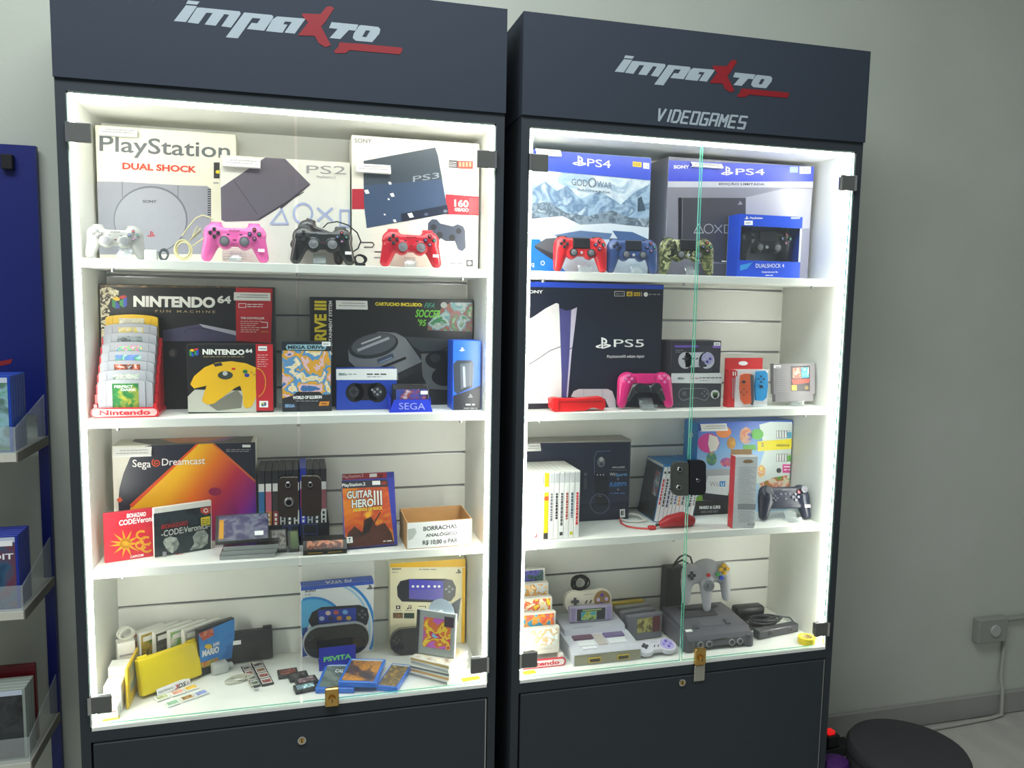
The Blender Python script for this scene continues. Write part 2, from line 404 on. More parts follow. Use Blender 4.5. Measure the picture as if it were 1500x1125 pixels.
def logo(hd, root, k, x0, y0, sx, sy, extra):
    """the slanted sign lettering; shape numbers are those of the first header's crop"""
    F = Face(hd, (0, -.006, 0), (0, -1, 0), k, eps=.0004, M=root.matrix_basis.copy())
    g = lambda pts: [(x0 + x * sx, y0 + y * sy) for x, y in pts]
    W = lambda pts: F.poly(g(pts), LOGO_W, 1)
    W([(140, 2), (207, 10), (193, 28), (128, 22)]); W([(128, 30), (192, 36), (128, 128), (58, 122)])
    # m
    W([(192, 44), (215, 44), (438, 66), (445, 78), (437, 92), (388, 160), (332, 152), (378, 86), (350, 82), (300, 149), (236, 142), (282, 76), (246, 74), (200, 138), (136, 130)])
    W([(465, 72), (625, 87), (634, 98), (622, 118), (580, 178), (480, 168), (508, 132), (540, 135), (560, 108), (512, 104), (428, 222), (358, 216)])
    W([(655, 95), (820, 108), (757, 195), (697, 189), (740, 128), (702, 124), (690, 140), (715, 143), (686, 190), (590, 180), (628, 112)])
    R = lambda pts: F.poly(g(pts), LOGO_R, 2)
    R([(800, 78), (905, 82), (940, 40), (965, 36), (985, 48), (935, 125), (910, 155), (966, 262), (935, 274), (895, 250), (872, 208), (775, 205), (835, 130), (800, 92)])
    W([(970, 128), (1125, 143), (1108, 178), (1070, 174), (1020, 226), (958, 220), (1005, 168), (955, 162)])
    W([(1140, 145), (1240, 156), (1252, 170), (1246, 195), (1205, 244), (1110, 236), (1092, 220), (1098, 195), (1128, 150)])
    F.poly(g([(1168, 176), (1192, 178), (1170, 213), (1148, 211)]), SLATE, 3)
    R([(1015, 246), (1120, 252), (1375, 276), (1380, 290), (1365, 315), (1075, 290), (1050, 308), (990, 308), (985, 295), (1010, 270)])
    if extra:
        
        LET = {'V': [[(0, 1), (.42, 0), (.9, 1)]], 'I': [[(.45, 0), (.45, 1)]], 'D': [[(0, 0), (0, 1), (.7, 1), (.9, .8), (.9, .2), (.7, 0), (0, 0)]], 'E': [[(.9, 0), (0, 0), (0, 1), (.9, 1)], [(0, .5), (.75, .5)]],
               'O': [[(0, 0), (0, 1), (.9, 1), (.9, 0), (0, 0)]], 'G': [[(.9, 1), (0, 1), (0, 0), (.9, 0), (.9, .5), (.45, .5)]], 'A': [[(0, 0), (0, 1), (.9, 1), (.9, 0)], [(0, .45), (.9, .45)]],
               'M': [[(0, 0), (0, 1), (.45, .4), (.9, 1), (.9, 0)]], 'S': [[(0, 0), (.9, 0), (.9, .5), (0, .5), (0, 1), (.9, 1)]]}
        adv = [1, .62, 1, 1, 1, 1, 1, 1, 1, 1]; tot = sum(adv); u = 0
        for ch, a_ in zip('VIDEOGAMES', adv):
            for pl in LET[ch]:
                F.line([(400 + 665 * (u + (x * .74 + .06 if ch != 'I' else .3)) / tot + 26 * y, 532 + 62 * (u + x * .74) / tot - 84 * y) for x, y in pl], 16, LOGO_W, 2)
            u += a_
    return F.done('sign_lettering')
logo(HDL, CABL, D1, 0, 0, 1, 1, False)
logo(HDR, CABR, D2, 45, 53, .967, 1.0, True)
def door_lock(door, k, pts, m, screws, root):
    Mw = root.matrix_basis
    F = Face(door, (0, -.0005, 0), (0, -1, 0), k, M=Mw.copy())
    mb = MB(); q = [F.at(p, 0) for p in pts]; mb.prism(q, (0, -.014, 0), m)
    o = mb.build('lock_plate', door)
    F2 = Face(door, (0, -.0146, 0), (0, -1, 0), k, M=Mw.copy())
    for (x, y, r) in screws:
        c = F2.at((x, y), 0); rr = (F2.at((x + r, y), 0) - c).length
        MB().cyl(c + V((0, .0002, 0)), c + V((0, -.003, 0)), rr, rr * .8, CHROME, 16).cyl(c + V((0, -.003, 0)), c + V((0, -.0034, 0)), rr * .55, rr * .55, BLACK, 12).build('screw', o, True)
LK = mat((58, 50, 44), .12, .2, coat=.6); LK2 = mat((92, 96, 90), .3, .5); LK3 = mat((16, 18, 24), .15, coat=.3)
def oval(x0, y0, x1, y1, r, side):     # half-oval plate: rounded on one side only
    p = []
    for cx, cy, a in ((x0 + r, y0 + r * 1.3, 180), (x1 - r, y0 + r * 1.3, 270), (x1 - r, y1 - r * 1.3, 0), (x0 + r, y1 - r * 1.3, 90)):
        rd = r if (side == 'l') == (cx < (x0 + x1) / 2) else r * .15
        ccx = x0 + rd if cx < (x0 + x1) / 2 else x1 - rd
        for i in range(6):
            t = math.radians(a + 18 * i); p.append((ccx + rd * math.cos(t), cy + r * 1.3 * math.sin(t)))
    return p
door_lock(DOORS[0][0], A6, oval(158, 248, 286, 496, 34, 'l'), LK, ((222, 302, 22), (228, 410, 34)), CABL)
door_lock(DOORS[0][1], A6, oval(305, 240, 432, 488, 34, 'r'), LK, ((362, 300, 20),), CABL)
door_lock(DOORS[1][0], B6, oval(310, 378, 426, 622, 34, 'l'), LK2, ((378, 438, 20), (372, 570, 20)), CABR)
door_lock(DOORS[1][1], B6, oval(432, 364, 552, 618, 34, 'r'), LK3, ((510, 518, 14),), CABR)
# brass catches where the doors meet the display floor
for root, dr, x in ((CABL, DOORS[0][1], .52), (CABR, DOORS[1][1], .502)):
    mb = MB().rbox((x - .016, -.012, ZB - .008), (x + .016, -.0005, ZB + .038), GOLD, .002, 1)
    mb.cyl((x, -.012, ZB + .012), (x, -.02, ZB + .012), .009, .008, GOLD, 16); mb.box((x - .001, -.0205, ZB + .007), (x + .001, -.0199, ZB + .017), BLACK)
    mb.build('door_catch', dr)
mb = MB().rbox((.487, -.008, ZB - .055), (.519, -.0045, ZB - .01), mat((176, 172, 160), .35, .6), .002, 1); mb.build('catch_plate', CABR)
# ================================================================ makers of the goods
def carton(name, label, A, B, z, h, d, m, cat='game box', tilt=0, r=.0012, faces=None, group=None):
    """upright box; A and B: (x, y) of its front bottom corners"""
    a, b = V((A[0], A[1])), V((B[0], B[1])); w = (b - a).length; rz = math.atan2(b.y - a.y, b.x - a.x)
    mb = MB()
    if faces: mb.box((0, 0, 0), (w, d, h), m, faces=faces)
    else: mb.rbox((0, 0, 0), (w, d, h), m, r, 1)
    o = mb.build(name, M=Tm(a.x, a.y, z + d * math.sin(tilt) + .0004, rz, tilt)); tag(o, label, cat, group)
    o['dims'] = (w, d, h)
    return o
def carton_px(name, label, TL, TR, y, z, d, m, **k):
    """box square to the shelf whose front stands at depth y; TL and TR: photo pixels of its front top corners"""
    p, q = at_y(*TL, y), at_y(*TR, y); x0 = XL if p.x < .95 else XR
    return carton(name, label, (max(p.x, x0 + .004), y), (min(q.x, x0 + OW - .004), y), z, (p.z + q.z) / 2 - z - .0004, d, m, **k)
def front(o, crop, eps=.0003):
    w, d, h = o['dims']; return Face(o, (0, 0, 0), (0, -1, 0), crop, lim=((0, -1, 0), (w, 1, h)), eps=eps)
def topf(o, crop):
    w, d, h = o['dims']; return Face(o, (0, 0, h), (0, 0, 1), crop, lim=((0, 0, 0), (w, d, h + 1)), eps=.0003)
def leftf(o, crop):
    w, d, h = o['dims']; return Face(o, (0, 0, 0), (-1, 0, 0), crop, lim=((-1, 0, 0), (1, d, h)), eps=.0003)
def price_card(o, crop, x0, y0, x1, y1, where, dy=0):
    """small folded card hanging on the front of a box"""
    w, d, h = o['dims']; F = Face(o, (0, 0, 0), (0, -1, 0), crop)
    p, q = F.at((x0, y0), 0), F.at((x1, y1 + dy), 0); x0_, x1_ = p.x, q.x; zt, zb = p.z, q.z
    pr = [(0, -.0008, zt), (0, -.0018, zt), (0, -.0125, zb + .003), (0, -.0125, zb), (0, -.0008, zb - .001), (0, -.0008, zb), (0, -.0115, zb + .001), (0, -.0112, zb + .003)]
    mb = MB().prism([V((x0_, b, c)) for a, b, c in pr], (x1_ - x0_, 0, 0), PAPER)
    c = mb.build('price_card', M=o.matrix_basis.copy()); tag(c, 'small white folded price card ' + where, 'price card', 'folded price cards on the boxes')
    m2 = MB()
    for i, t in enumerate((.3, .6)):
        x = x0_ + .08 * (x1_ - x0_) + (.1 * (x1_ - x0_) if i == 0 else 0); e = x1_ - .08 * (x1_ - x0_)
        while x < e:
            l = min(random.uniform(.002, .007), e - x); z = zt + (zb - zt) * t; y = -.0018 - .0107 * t - .0026
            m2.add([(x, y, z - .0009), (x + l, y, z - .0009), (x + l, y, z + .0009), (x, y, z + .0009)], [(0, 1, 2, 3)], GREYINK); x += l + .0013
    m2.build('printed_lines', c)
    return c
def flat(name, label, bl, br, tl, z, th, m, cat, group=None, parent=None, r=.0008):
    """thing lying flat: photo pixels of three corners of its top, top at height z"""
    a, b, c = at_z(*bl, z), at_z(*br, z), at_z(*tl, z)
    w = (b - a).length; rz = math.atan2((b - a).y, (b - a).x); n = V((-math.sin(rz), math.cos(rz), 0)); h = (c - a).dot(n)
    mb = MB().rbox((0, 0, 0), (w, h, th), m, r, 1)
    M = Tm(a.x, a.y, z - th + .0003, rz)
    o = mb.build(name, M=M)
    if label: tag(o, label, cat, group)
    o['dims'] = (w, h, th)
    return o
def flat_print(o, m, inset=.06, z=.0003):
    w, h, t = o['dims']; i = inset * min(w, h)
    MB().add([(i, i, t + z), (w - i, i, t + z), (w - i, h - i, t + z), (i, h - i, t + z)], [(0, 1, 2, 3)], m).build('cover_print', o)
def ltext(mb, s, x0, x1, z0, z1, y, m, bold=0):
    vs, fs = text_mesh(s, bold); mb.add([(x0 + (x1 - x0) * a, y, z0 + (z1 - z0) * b) for a, b in vs], fs, m)

BL = {}
def blob(key, prims, vox=.0022, smooth=4):
    """one closed skin grown round a set of rounded volumes"""
    if key in BL: return BL[key]
    mb = MB(); m = WHITE
    for p in prims:
        if p[0] == 'e': mb.ell(p[1], p[2], m, 16, 10)
        elif p[0] == 'c':                      # tapered limb, flattened in y
            _, a, ra, b, rb, fy = p; a, b = V(a), V(b); N = 9
            for i in range(N + 1):
                t = i / N; c = a.lerp(b, t); rr = ra + (rb - ra) * t; mb.ell(c, (rr, rr * fy, rr), m, 14, 8)
        elif p[0] == 'b': mb.rbox(p[1], p[2], m, p[3], 3)
        elif p[0] == 'y': mb.cyl(p[1], p[2], p[3], p[4], m, 20)
    o = mb.build('blob'); md = o.modifiers.new('r', 'REMESH'); md.mode = 'VOXEL'; md.voxel_size = vox
    m2 = o.modifiers.new('s', 'SMOOTH'); m2.iterations = smooth; m2.factor = .5
    dg = bpy.context.evaluated_depsgraph_get(); dg.update()
    me = bpy.data.meshes.new_from_object(o.evaluated_get(dg))
    BL[key] = ([tuple(v.co) for v in me.vertices], [list(f.vertices) for f in me.polygons])
    old = o.data; bpy.data.objects.remove(o); bpy.data.meshes.remove(me); bpy.data.meshes.remove(old)
    return BL[key]
def sm_part(name, parent, fn, smooth=True):
    mb = MB(); fn(mb); return mb.build(name, parent, smooth)
def sticker(parent, x, z, y, w=.016, h=.008, m=None):
    MB().add([(x - w / 2, y, z - h / 2), (x + w / 2, y, z - h / 2), (x + w / 2, y + .0005, z + h / 2), (x - w / 2, y + .0005, z + h / 2)], [(0, 1, 2, 3)], m or PAPER).build('price_sticker', parent)
def acrylic_stand(x, y, z, s, label, w=.032):
    """bent clear plastic easel"""
    mb = MB(); t = .003
    mb.box((-w / 2, -.022, 0), (w / 2, .02, t), ACRYL).box((-w / 2, -.022, t), (w / 2, -.019, .016), ACRYL)
    mb.prism([(-w / 2, -.004, t), (-w / 2, -.001, t), (-w / 2, .02, .03), (-w / 2, .017, .03)], (w, 0, 0), ACRYL)
    o = mb.build('acrylic_stand', M=Matrix.Translation((x, y, z + .0004)) @ Matrix.Scale(s, 4)); tag(o, label, 'stand', 'clear easels under the controllers')
    return o
def pad_root(name, label, L, R, y, z, ref, tilt=.12, rz=0, lift=0):
    p, q = at_y(*L, y), at_y(*R, y); s = (q.x - p.x) / ref
    return empty(name, Tm((p.x + q.x) / 2, y, z + .0005 + lift, rz, tilt) @ Matrix.Scale(s, 4), label, 'game controller', 'loose game controllers'), s
SHAPES = (mat((90, 170, 150), .4), mat((205, 90, 90), .4), mat((120, 130, 190), .4), mat((200, 130, 180), .4))
def dualshock(label, L, R, y, z, c, btn=None, stick=None, tilt=.12, rz=0, lift=0, stickr=True, txt=True, base=None):
    o, s = pad_root('game_controller', label, L, R, y, z, .164, tilt, rz, lift)
    pr = [('b', (-.045, -.013, .040), (.045, .013, .086), .008)]
    for k in (-1, 1):
        pr += [('e', (k * .048, 0, .070), (.029, .0165, .028)), ('c', (k * .053, .002, .060), .0225, (k * .068, .004, .0145), .0145, .85),
               ('e', (k * .046, .006, .092), (.017, .010, .009)), ('y', (k * .0236, .008, .050), (k * .0236, -.0145, .050), .0185, .0165)]
    vs, fs = blob('dualshock', pr)
    body = c if not isinstance(c, tuple) else mat(c, .32, coat=.25)
    sm_part('body', o, lambda m: m.add(vs, fs, body))
    btn = btn or mat((40, 40, 46), .4); stick = stick or mat((92, 92, 98), .5)
    for i in range(4):
        a = math.pi / 2 * i; dx, dz = math.cos(a), math.sin(a)
        sm_part('d_pad_key', o, lambda m: m.rbox((-.048 + dx * .0095 - .0042, -.0200, .0705 + dz * .0095 - .0042), (-.048 + dx * .0095 + .0042, -.012, .0705 + dz * .0095 + .0042), btn, .0012, 1), False)
        b = sm_part('button', o, lambda m: m.cyl((.048 + dx * .0115, -.012, .0705 + dz * .0115), (.048 + dx * .0115, -.0205, .0705 + dz * .0115), .0052, .0048, btn, 14))
        MB().cyl((.048 + dx * .0115, -.0205, .0705 + dz * .0115), (.048 + dx * .0115, -.0208, .0705 + dz * .0115), .0026, .0026, SHAPES[i], 10).build('symbol', b)
    for k in (-1, 1):
        st = sm_part('thumbstick', o, lambda m: m.cyl((k * .0236, -.012, .050), (k * .0236, -.022, .050), .007, .006, BLACK, 14).cyl((k * .0236, -.021, .050), (k * .0236, -.026, .050), .0125, .0118, stick, 20))
        sm_part('cap_dish', st, lambda m: m.cyl((k * .0236, -.026, .050), (k * .0236, -.0263, .050), .0085, .0080, mat((120, 120, 126), .55), 16))
        sm_part('centre_key', o, lambda m: m.rbox((k * .0155 - .0035, -.0145, .0665), (k * .0155 + .0035, -.011, .0695), btn, .0008, 1), False)
        sm_part('shoulder_button', o, lambda m: m.rbox((k * .046 - .0145, .002, .090), (k * .046 + .0145, .014, .1025), body if not isinstance(c, tuple) else mat(tuple(x * .92 for x in c), .35), .004, 2))
    sm_part('mode_key', o, lambda m: m.rbox((-.004, -.0145, .0535), (.004, -.011, .0565), mat((120, 50, 50), .4), .0008, 1), False)
    if txt: t = MB(); ltext(t, 'SONY', -.0135, .0135, .076, .0805, -.0142, base or INK, .01); t.build('maker_lettering', o)
    if stickr: sticker(o, .064, .030, -.0165)
    return o, s
def ds4(label, L, R, y, z, c, pad=(30, 30, 36), tilt=.14, rz=0, lift=0, dark=None, name='game_controller', root=None):
    o, s = (root, 1) if root else pad_root(name, label, L, R, y, z, .164, tilt, rz, lift)
    pr = [('b', (-.052, -.013, .046), (.052, .013, .0985), .009)]
    for k in (-1, 1):
        pr += [('e', (k * .053, 0, .076), (.0275, .0165, .027)), ('c', (k * .058, .001, .068), .0235, (k * .068, .004, .0135), .0135, .85),
               ('y', (k * .0262, .008, .053), (k * .0262, -.0140, .053), .0165, .015)]
    vs, fs = blob('ds4', pr)
    body = c if not isinstance(c, tuple) else mat(c, .35, coat=.2)
    sm_part('body', o, lambda m: m.add(vs, fs, body))
    dk = dark or mat((34, 34, 40), .4)
    sm_part('touchpad', o, lambda m: m.rbox((-.026, -.0165, .0665), (.026, -.011, .098), mat(pad, .35), .003, 2), False)
    for i in range(4):
        a = math.pi / 2 * i; dx, dz = math.cos(a), math.sin(a)
        sm_part('d_pad_key', o, lambda m: m.rbox((-.053 + dx * .009 - .0042, -.0205, .078 + dz * .009 - .0042), (-.053 + dx * .009 + .0042, -.012, .078 + dz * .009 + .0042), dk, .0012, 1), False)
        b = sm_part('button', o, lambda m: m.cyl((.053 + dx * .0115, -.012, .078 + dz * .0115), (.053 + dx * .0115, -.0208, .078 + dz * .0115), .0052, .0048, dk, 14))
        MB().cyl((.053 + dx * .0115, -.0208, .078 + dz * .0115), (.053 + dx * .0115, -.0211, .078 + dz * .0115), .0028, .0028, SHAPES[i], 10).build('symbol', b)
    for k in (-1, 1):
        st = sm_part('thumbstick', o, lambda m: m.cyl((k * .0262, -.012, .053), (k * .0262, -.021, .053), .0075, .0065, BLACK, 14).cyl((k * .0262, -.0205, .053), (k * .0262, -.025, .053), .0122, .0115, dk, 20))
        sm_part('cap_dish', st, lambda m: m.cyl((k * .0262, -.025, .053), (k * .0262, -.0253, .053), .0085, .008, mat((110, 112, 118), .5), 16))
        sm_part('shoulder_button', o, lambda m: m.rbox((k * .053 - .015, .0, .096), (k * .053 + .015, .013, .106), dk, .004, 2))
    sm_part('home_key', o, lambda m: m.cyl((0, -.011, .0545), (0, -.0150, .0545), .0042, .004, mat((190, 190, 195), .3), 14))
    return o, s
def coil(rnd, c, rx, rz, r, m, turns=5, ax='y', wob=.25, n=22):
    """tangled loops of lead lying round a centre"""
    pts = []
    for i in range(turns * n):
        t = 2 * math.pi * i / n; k = 1 + wob * math.sin(t * .37 + rnd) * .5 + wob * .4 * math.sin(t * 1.7 + rnd * 2)
        a, b, q = rx * k * math.cos(t), rz * k * math.sin(t), r * 2.2 * math.sin(t * .61 + rnd) + r * 1.2 * math.sin(t * .23)
        pts.append(V(c) + (V((a, q, b)) if ax == 'y' else V((a, b, abs(q)))))
    return MB().tube(pts, r, m, 6)
# ================================================================ left cabinet, top shelf
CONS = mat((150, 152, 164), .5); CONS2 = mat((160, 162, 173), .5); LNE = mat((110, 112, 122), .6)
o = carton_px('console_box', 'white console carton showing a grey console with a round disc lid', (139, 181.5), (345.5, 198), .195, Z1, .09, mat((232, 230, 212), .5))
F = front(o, A1); B_ = o
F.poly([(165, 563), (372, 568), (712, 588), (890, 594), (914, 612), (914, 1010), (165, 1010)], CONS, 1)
F.line([(372, 568), (372, 660)], 5, LNE, 2); F.line([(712, 590), (712, 690)], 5, LNE, 2)
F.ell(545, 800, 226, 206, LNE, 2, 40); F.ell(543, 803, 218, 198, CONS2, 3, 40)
for i in range(13): F.rect(893, 612 + i * 14, 914, 619 + i * 14, INK, 2); F.rect(168, 580 + i * 14, 182, 586 + i * 14, LNE, 2)
F.text('SONY', (497, 696), (582, 698), 17, INK, 4, .02); ps_logo(F, 548, 888, 38, mat((190, 60, 70), .5), 4)
F.text('PlayStation', (232, 378), (1030, 424), 96, mat((96, 100, 104), .6), 2, .012)
F.text('DUAL SHOCK', (372, 492), (826, 514), 42, mat((206, 62, 38), .5), 2, .04)
F.rect(930, 450, 966, 548, INK, 2); F.ell(955, 508, 14, 11, mat((225, 205, 40), .5), 3); F.greek(928, 575, 964, GREYINK, 8)
F.done()
price_card(o, A1, 232, 232, 468, 292, 'on the carton with the round-lidded grey console', 8)
o = carton_px('console_box', 'white console carton with slanted dark slim console and lavender shape outlines', (322.3, 226), (512.7, 239), .14, Z1, .05, mat((228, 226, 218), .5))
F = front(o, A1)
PX2 = lambda *p: F.poly(p, mat((102, 96, 108), .5), 1)
F.k = PX; LV = mat((166, 176, 214), .5); SLM = mat((98, 92, 104), .5)
F.poly([A1((1245, 418)), A2((33, 309)), A2((187, 467)), A2((0, 618)), A1((1205, 806)), A1((1000, 812)), (322, 322), A1((970, 604))], SLM, 1)
F.poly([A2((187, 467)), A2((190, 475)), A2((5, 630)), A2((0, 612))], mat((60, 56, 66), .5), 2)
F.line([A1((1052, 560)), A1((1200, 770))], .9, mat((60, 58, 68), .5), 2); F.line([A1((1205, 795)), A2((150, 520))], 1.2, INK, 3)
F.line([(412.5, 307), (396.5, 328), (421.5, 328)], 3, LV, 3, True)
F.k = A2
F.arc(145, 655, 58, 62, 0, 360, 14, LV, 3); F.line([(238, 622), (328, 700)], 15, LV, 3); F.line([(328, 622), (238, 700)], 15, LV, 3)
F.line([(380, 634), (436, 636), (436, 738), (380, 736)], 13, LV, 3, True)
F.text('PS2', (166, 404), (414, 410), 52, mat((150, 150, 152), .5), 3); F.text('PlayStation.2', (232, 432), (350, 435), 16, GREYINK, 3)
F.k = A1
for i in range(5): F.greek(985, 975 + i * 16, 1130, mat((190, 188, 184), .6), 4)
F.done()
price_card(o, A1, 988, 418, 1216, 480, 'on the carton with the slanted dark slim console', 8)
o = carton_px('console_box', 'worn white console carton with dark blue slim console and red capacity band', (515, 197.5), (702.5, 210.5), .135, Z1, .11, mat((234, 231, 220), .5))
F = front(o, A2)
RB = mat((172, 28, 48), .5)
F.text('SONY', (468, 210), (578, 214), 27, mat((120, 120, 116), .5), 2, .02)
F.rect(452, 500, 530, 628, RB, 1); F.poly([(1040, 533), (1260, 550), (1260, 668), (1040, 660)], RB, 1)
F.poly([(525, 325), (975, 240), (992, 290), (1056, 655), (545, 746), (528, 600)], mat((60, 78, 108), .4), 2)
F.poly([(525, 325), (975, 240), (990, 290), (1020, 440), (526, 480)], mat((62, 72, 84), .4), 3)
F.poly([(760, 656), (1050, 600), (1058, 655), (765, 706)], mat((34, 42, 62), .35), 4); F.ell(1038, 640, 13, 10, mat((110, 118, 135), .4), 5); F.ell(918, 660, 13, 10, mat((90, 98, 118), .4), 5)
F.text('PS3', (835, 458), (1000, 432), 36, mat((150, 158, 168), .5), 5)
for x, y, a in ((690, 466, 12), (705, 540, 16), (820, 668, 20), (657, 662, 7), (720, 702, 12), (682, 566, 8), (545, 520, 18)): F.poly([(x - a, y - a * .6), (x + a * .4, y - a * .9), (x + a, y + a * .5), (x - a * .3, y + a * .7)], PAPER, 6)
F.text('160', (1095, 612), (1184, 618), 46, WHITE, 4, .03); F.text('GB/GO', (1096, 640), (1184, 645), 22, WHITE, 4, .03)
for i in range(7): F.rect(1190 + i * 9, 556, 1193 + i * 9, 660, mat((215, 120, 130), .5), 3)
F.rect(1060, 320, 1116, 366, INK, 2, 3); F.rect(1116, 323, 1212, 372, mat((190, 62, 48), .5), 2, 4)
for i in range(3): F.line([(1064, 332 + 12 * i), (1108, 334 + 12 * i)], 4, PAPER, 3)
for i in range(4): F.rect(1124 + i * 21, 332, 1138 + i * 21, 362, mat((225, 150, 120), .5), 3)
for i in range(5): F.greek(1062, 382 + i * 14, 1180, GREYINK, 4)
DK = mat((66, 74, 92), .4)
F.poly([(930, 715), (955, 690), (985, 692), (1005, 716), (1085, 735), (1115, 722), (1150, 735), (1162, 760), (1166, 870), (1145, 892), (1118, 880), (1098, 828), (1040, 828), (1010, 810), (985, 835), (950, 840), (925, 800)], DK, 2)
F.ell(1002, 790, 20, 20, INK, 3); F.ell(1080, 806, 20, 20, INK, 3); F.ell(965, 740, 18, 18, INK, 3); F.ell(1122, 765, 18, 18, INK, 3)
F.line([(510, 836), (580, 836), (592, 850), (580, 866), (530, 866)], 6, INK, 2); F.line([(595, 895), (640, 895)], 6, INK, 2); F.greek(590, 932, 640, GREYINK, 8)
F.rect(1170, 945, 1212, 988, mat((90, 92, 96), .5), 2); F.ell(1190, 966, 12, 12, PAPER, 3); F.greek(1070, 966, 1160, GREYINK, 7)
F.rect(1198, 240, 1222, 280, GREYINK, 2); F.rect(1204, 247, 1222, 273, PAPER, 3)
F.done()
price_card(o, A2, 478, 340, 694, 402, 'on the worn carton with the dark blue slim console', 6)
# controllers
dualshock('pale grey game controller with grey sticks at the left wall', (125, 370), (214, 374), .082, Z1, (164, 164, 162), mat((120, 120, 124), .4), mat((128, 132, 136), .5), rz=.18, stickr=False)
acrylic_stand(at_y(182, 372, .0715).x, .0715, Z1, .8, 'clear acrylic easel under the pale grey controller')
dualshock('bright pink game controller with dark grey sticks', (294, 380), (394, 382), .08, Z1, (238, 104, 178))
acrylic_stand(at_y(345, 380, .072).x, .072, Z1, .8, 'clear acrylic easel under the pink controller')
dualshock('black wired game controller with white price sticker, front of the pair', (425, 384), (520, 386), .074, Z1, (36, 38, 40), stick=mat((120, 122, 126), .5), base=GREYINK)
acrylic_stand(at_y(468, 386, .072).x, .072, Z1, .9, 'clear acrylic easel under the front black controller')
o, s = dualshock('black controller propped up behind the front black wired one', (421, 372), (503, 376), .1165, Z1, (44, 40, 42), stickr=False, txt=False, lift=.02, tilt=0)
o.matrix_basis = o.matrix_basis @ Matrix.Rotation(.32, 4, 'Y')
dualshock('glossy red game controller with grey sticks and white price sticker', (556.5, 388), (647, 391), .082, Z1, (206, 26, 48), stick=mat((120, 122, 128), .5), base=mat((90, 20, 30), .5))
acrylic_stand(at_y(601, 390, .074).x, .074, Z1, .85, 'clear acrylic easel under the glossy red controller')
# leads
def at_a1(x, y, d, k=A1): return at_y(*k((x, y)), d)
cc = at_a1(742, 950, .085); r = MB()
lead = empty('controller_lead', Matrix.Translation((cc.x, .085, Z1)), 'bundle of beige controller lead beside the pink controller', 'cable')
BG = mat((214, 206, 160), .5)
coil(1.0, (0, 0, .0255), .016, .0195, .0016, BG, 6).build('wound_loops', lead, True)
pts = [at_a1(x, y, .085) - V((cc.x, .085, Z1)) for x, y in ((735, 900), (770, 850), (820, 790), (860, 772), (905, 785), (930, 800))]
MB().tube(pts, .0016, BG, 6).build('lead_end', lead, True)
pts = [at_a1(x, y, .083) - V((cc.x, .085, Z1)) for x, y in ((800, 900), (830, 840), (850, 870), (780, 930), (850, 850), (880, 905), (800, 960))]
MB().tube(pts, .0016, BG, 6).build('lead_end', lead, True)
cc = at_a1(548, 985, .09)
lead = empty('controller_plug', Matrix.Translation((cc.x, .09, Z1)), 'pale grey controller plug on its dark lead, right of the grey controller', 'cable')
sm_part('plug_shell', lead, lambda m: m.rbox((-.014, -.009, .0005), (.013, .008, .0235), mat((205, 208, 204), .5), .003, 2))
coil(2.2, (.026, .0, .014), .0085, .0115, .0016, mat((92, 98, 104), .5), 4).build('dark_loops', lead, True)
cc = at_a1(500, 900, .105, A2)
lead = empty('controller_lead', Matrix.Translation((cc.x, .105, Z1)), 'black controller lead looping beside the black controllers', 'cable')
pts = [at_a1(x, y, .105, A2) - V((cc.x, .105, Z1)) for x, y in ((270, 745), (300, 715), (360, 705), (430, 728), (485, 775), (508, 830), (490, 875), (450, 900))]
MB().tube(pts, .0017, BLACK, 6).build('lead_loop', lead, True)
coil(.4, (0, -.012, .0165), .013, .0105, .0016, BLACK, 4).build('wound_loops', lead, True)
sm_part('plug_shell', lead, lambda m: m.rbox((-.012, -.03, .0005), (.012, -.018, .008), BLACK, .002, 1))
# ================================================================ left cabinet, second shelf
def n_logo(F, x, y, w, h, L=3):
    r, g, b, ye = mat((190, 50, 40), .4), mat((40, 140, 70), .4), mat((40, 70, 170), .4), mat((225, 185, 50), .4)
    q = lambda p, m: F.poly([(x + a * w, y + c * h) for a, c in p], m, L)
    q([(0, .25), (.3, .1), (.5, .25), (.5, .4), (.2, .45)], ye); q([(.5, .1), (.8, 0), (1, .12), (.75, .3), (.5, .25)], r)
    q([(0, .3), (.22, .4), (.22, 1), (0, .85)], g); q([(.22, .4), (.5, .75), (.5, 1), (.22, 1)], b); q([(.5, .4), (.75, .3), (.75, .95), (.5, .75)], g); q([(.75, .3), (1, .15), (1, .8), (.75, .95)], b)
o = carton_px('console_box', 'big battered black console carton with bold white title and red side panel', (141.7, 416.5), (402, 419.8), .2, Z2, .088, mat((22, 24, 26), .45))
F = front(o, A3)
F.poly([(105, 105), (150, 105), (210, 130), (262, 150), (255, 200), (205, 205), (185, 260), (200, 300), (165, 420), (175, 520), (140, 640), (105, 700)], art([(40, 36, 30), (225, 218, 190), (200, 190, 150), (60, 50, 40), (235, 230, 210)], 60, 2, hard=True), 1)
F.poly([(105, 105), (1365, 118), (1365, 128), (105, 124)], art([(120, 96, 60), (60, 50, 36), (150, 120, 80)], 80, 5), 2)
n_logo(F, 215, 180, 105, 95); F.text('NINTENDO', (365, 264), (945, 272), 80, WHITE, 3, .05); F.text('64', (960, 238), (1056, 241), 55, WHITE, 3, .05)
F.text('F U N   M A C H I N E', (520, 302), (945, 308), 18, mat((176, 150, 112), .5), 3, .02)
F.poly([(575, 430), (840, 385), (1092, 440), (1092, 510), (575, 505)], mat((78, 76, 106), .4), 1); F.poly([(830, 384), (1092, 435), (1092, 466), (860, 408)], mat((190, 190, 205), .4), 2)
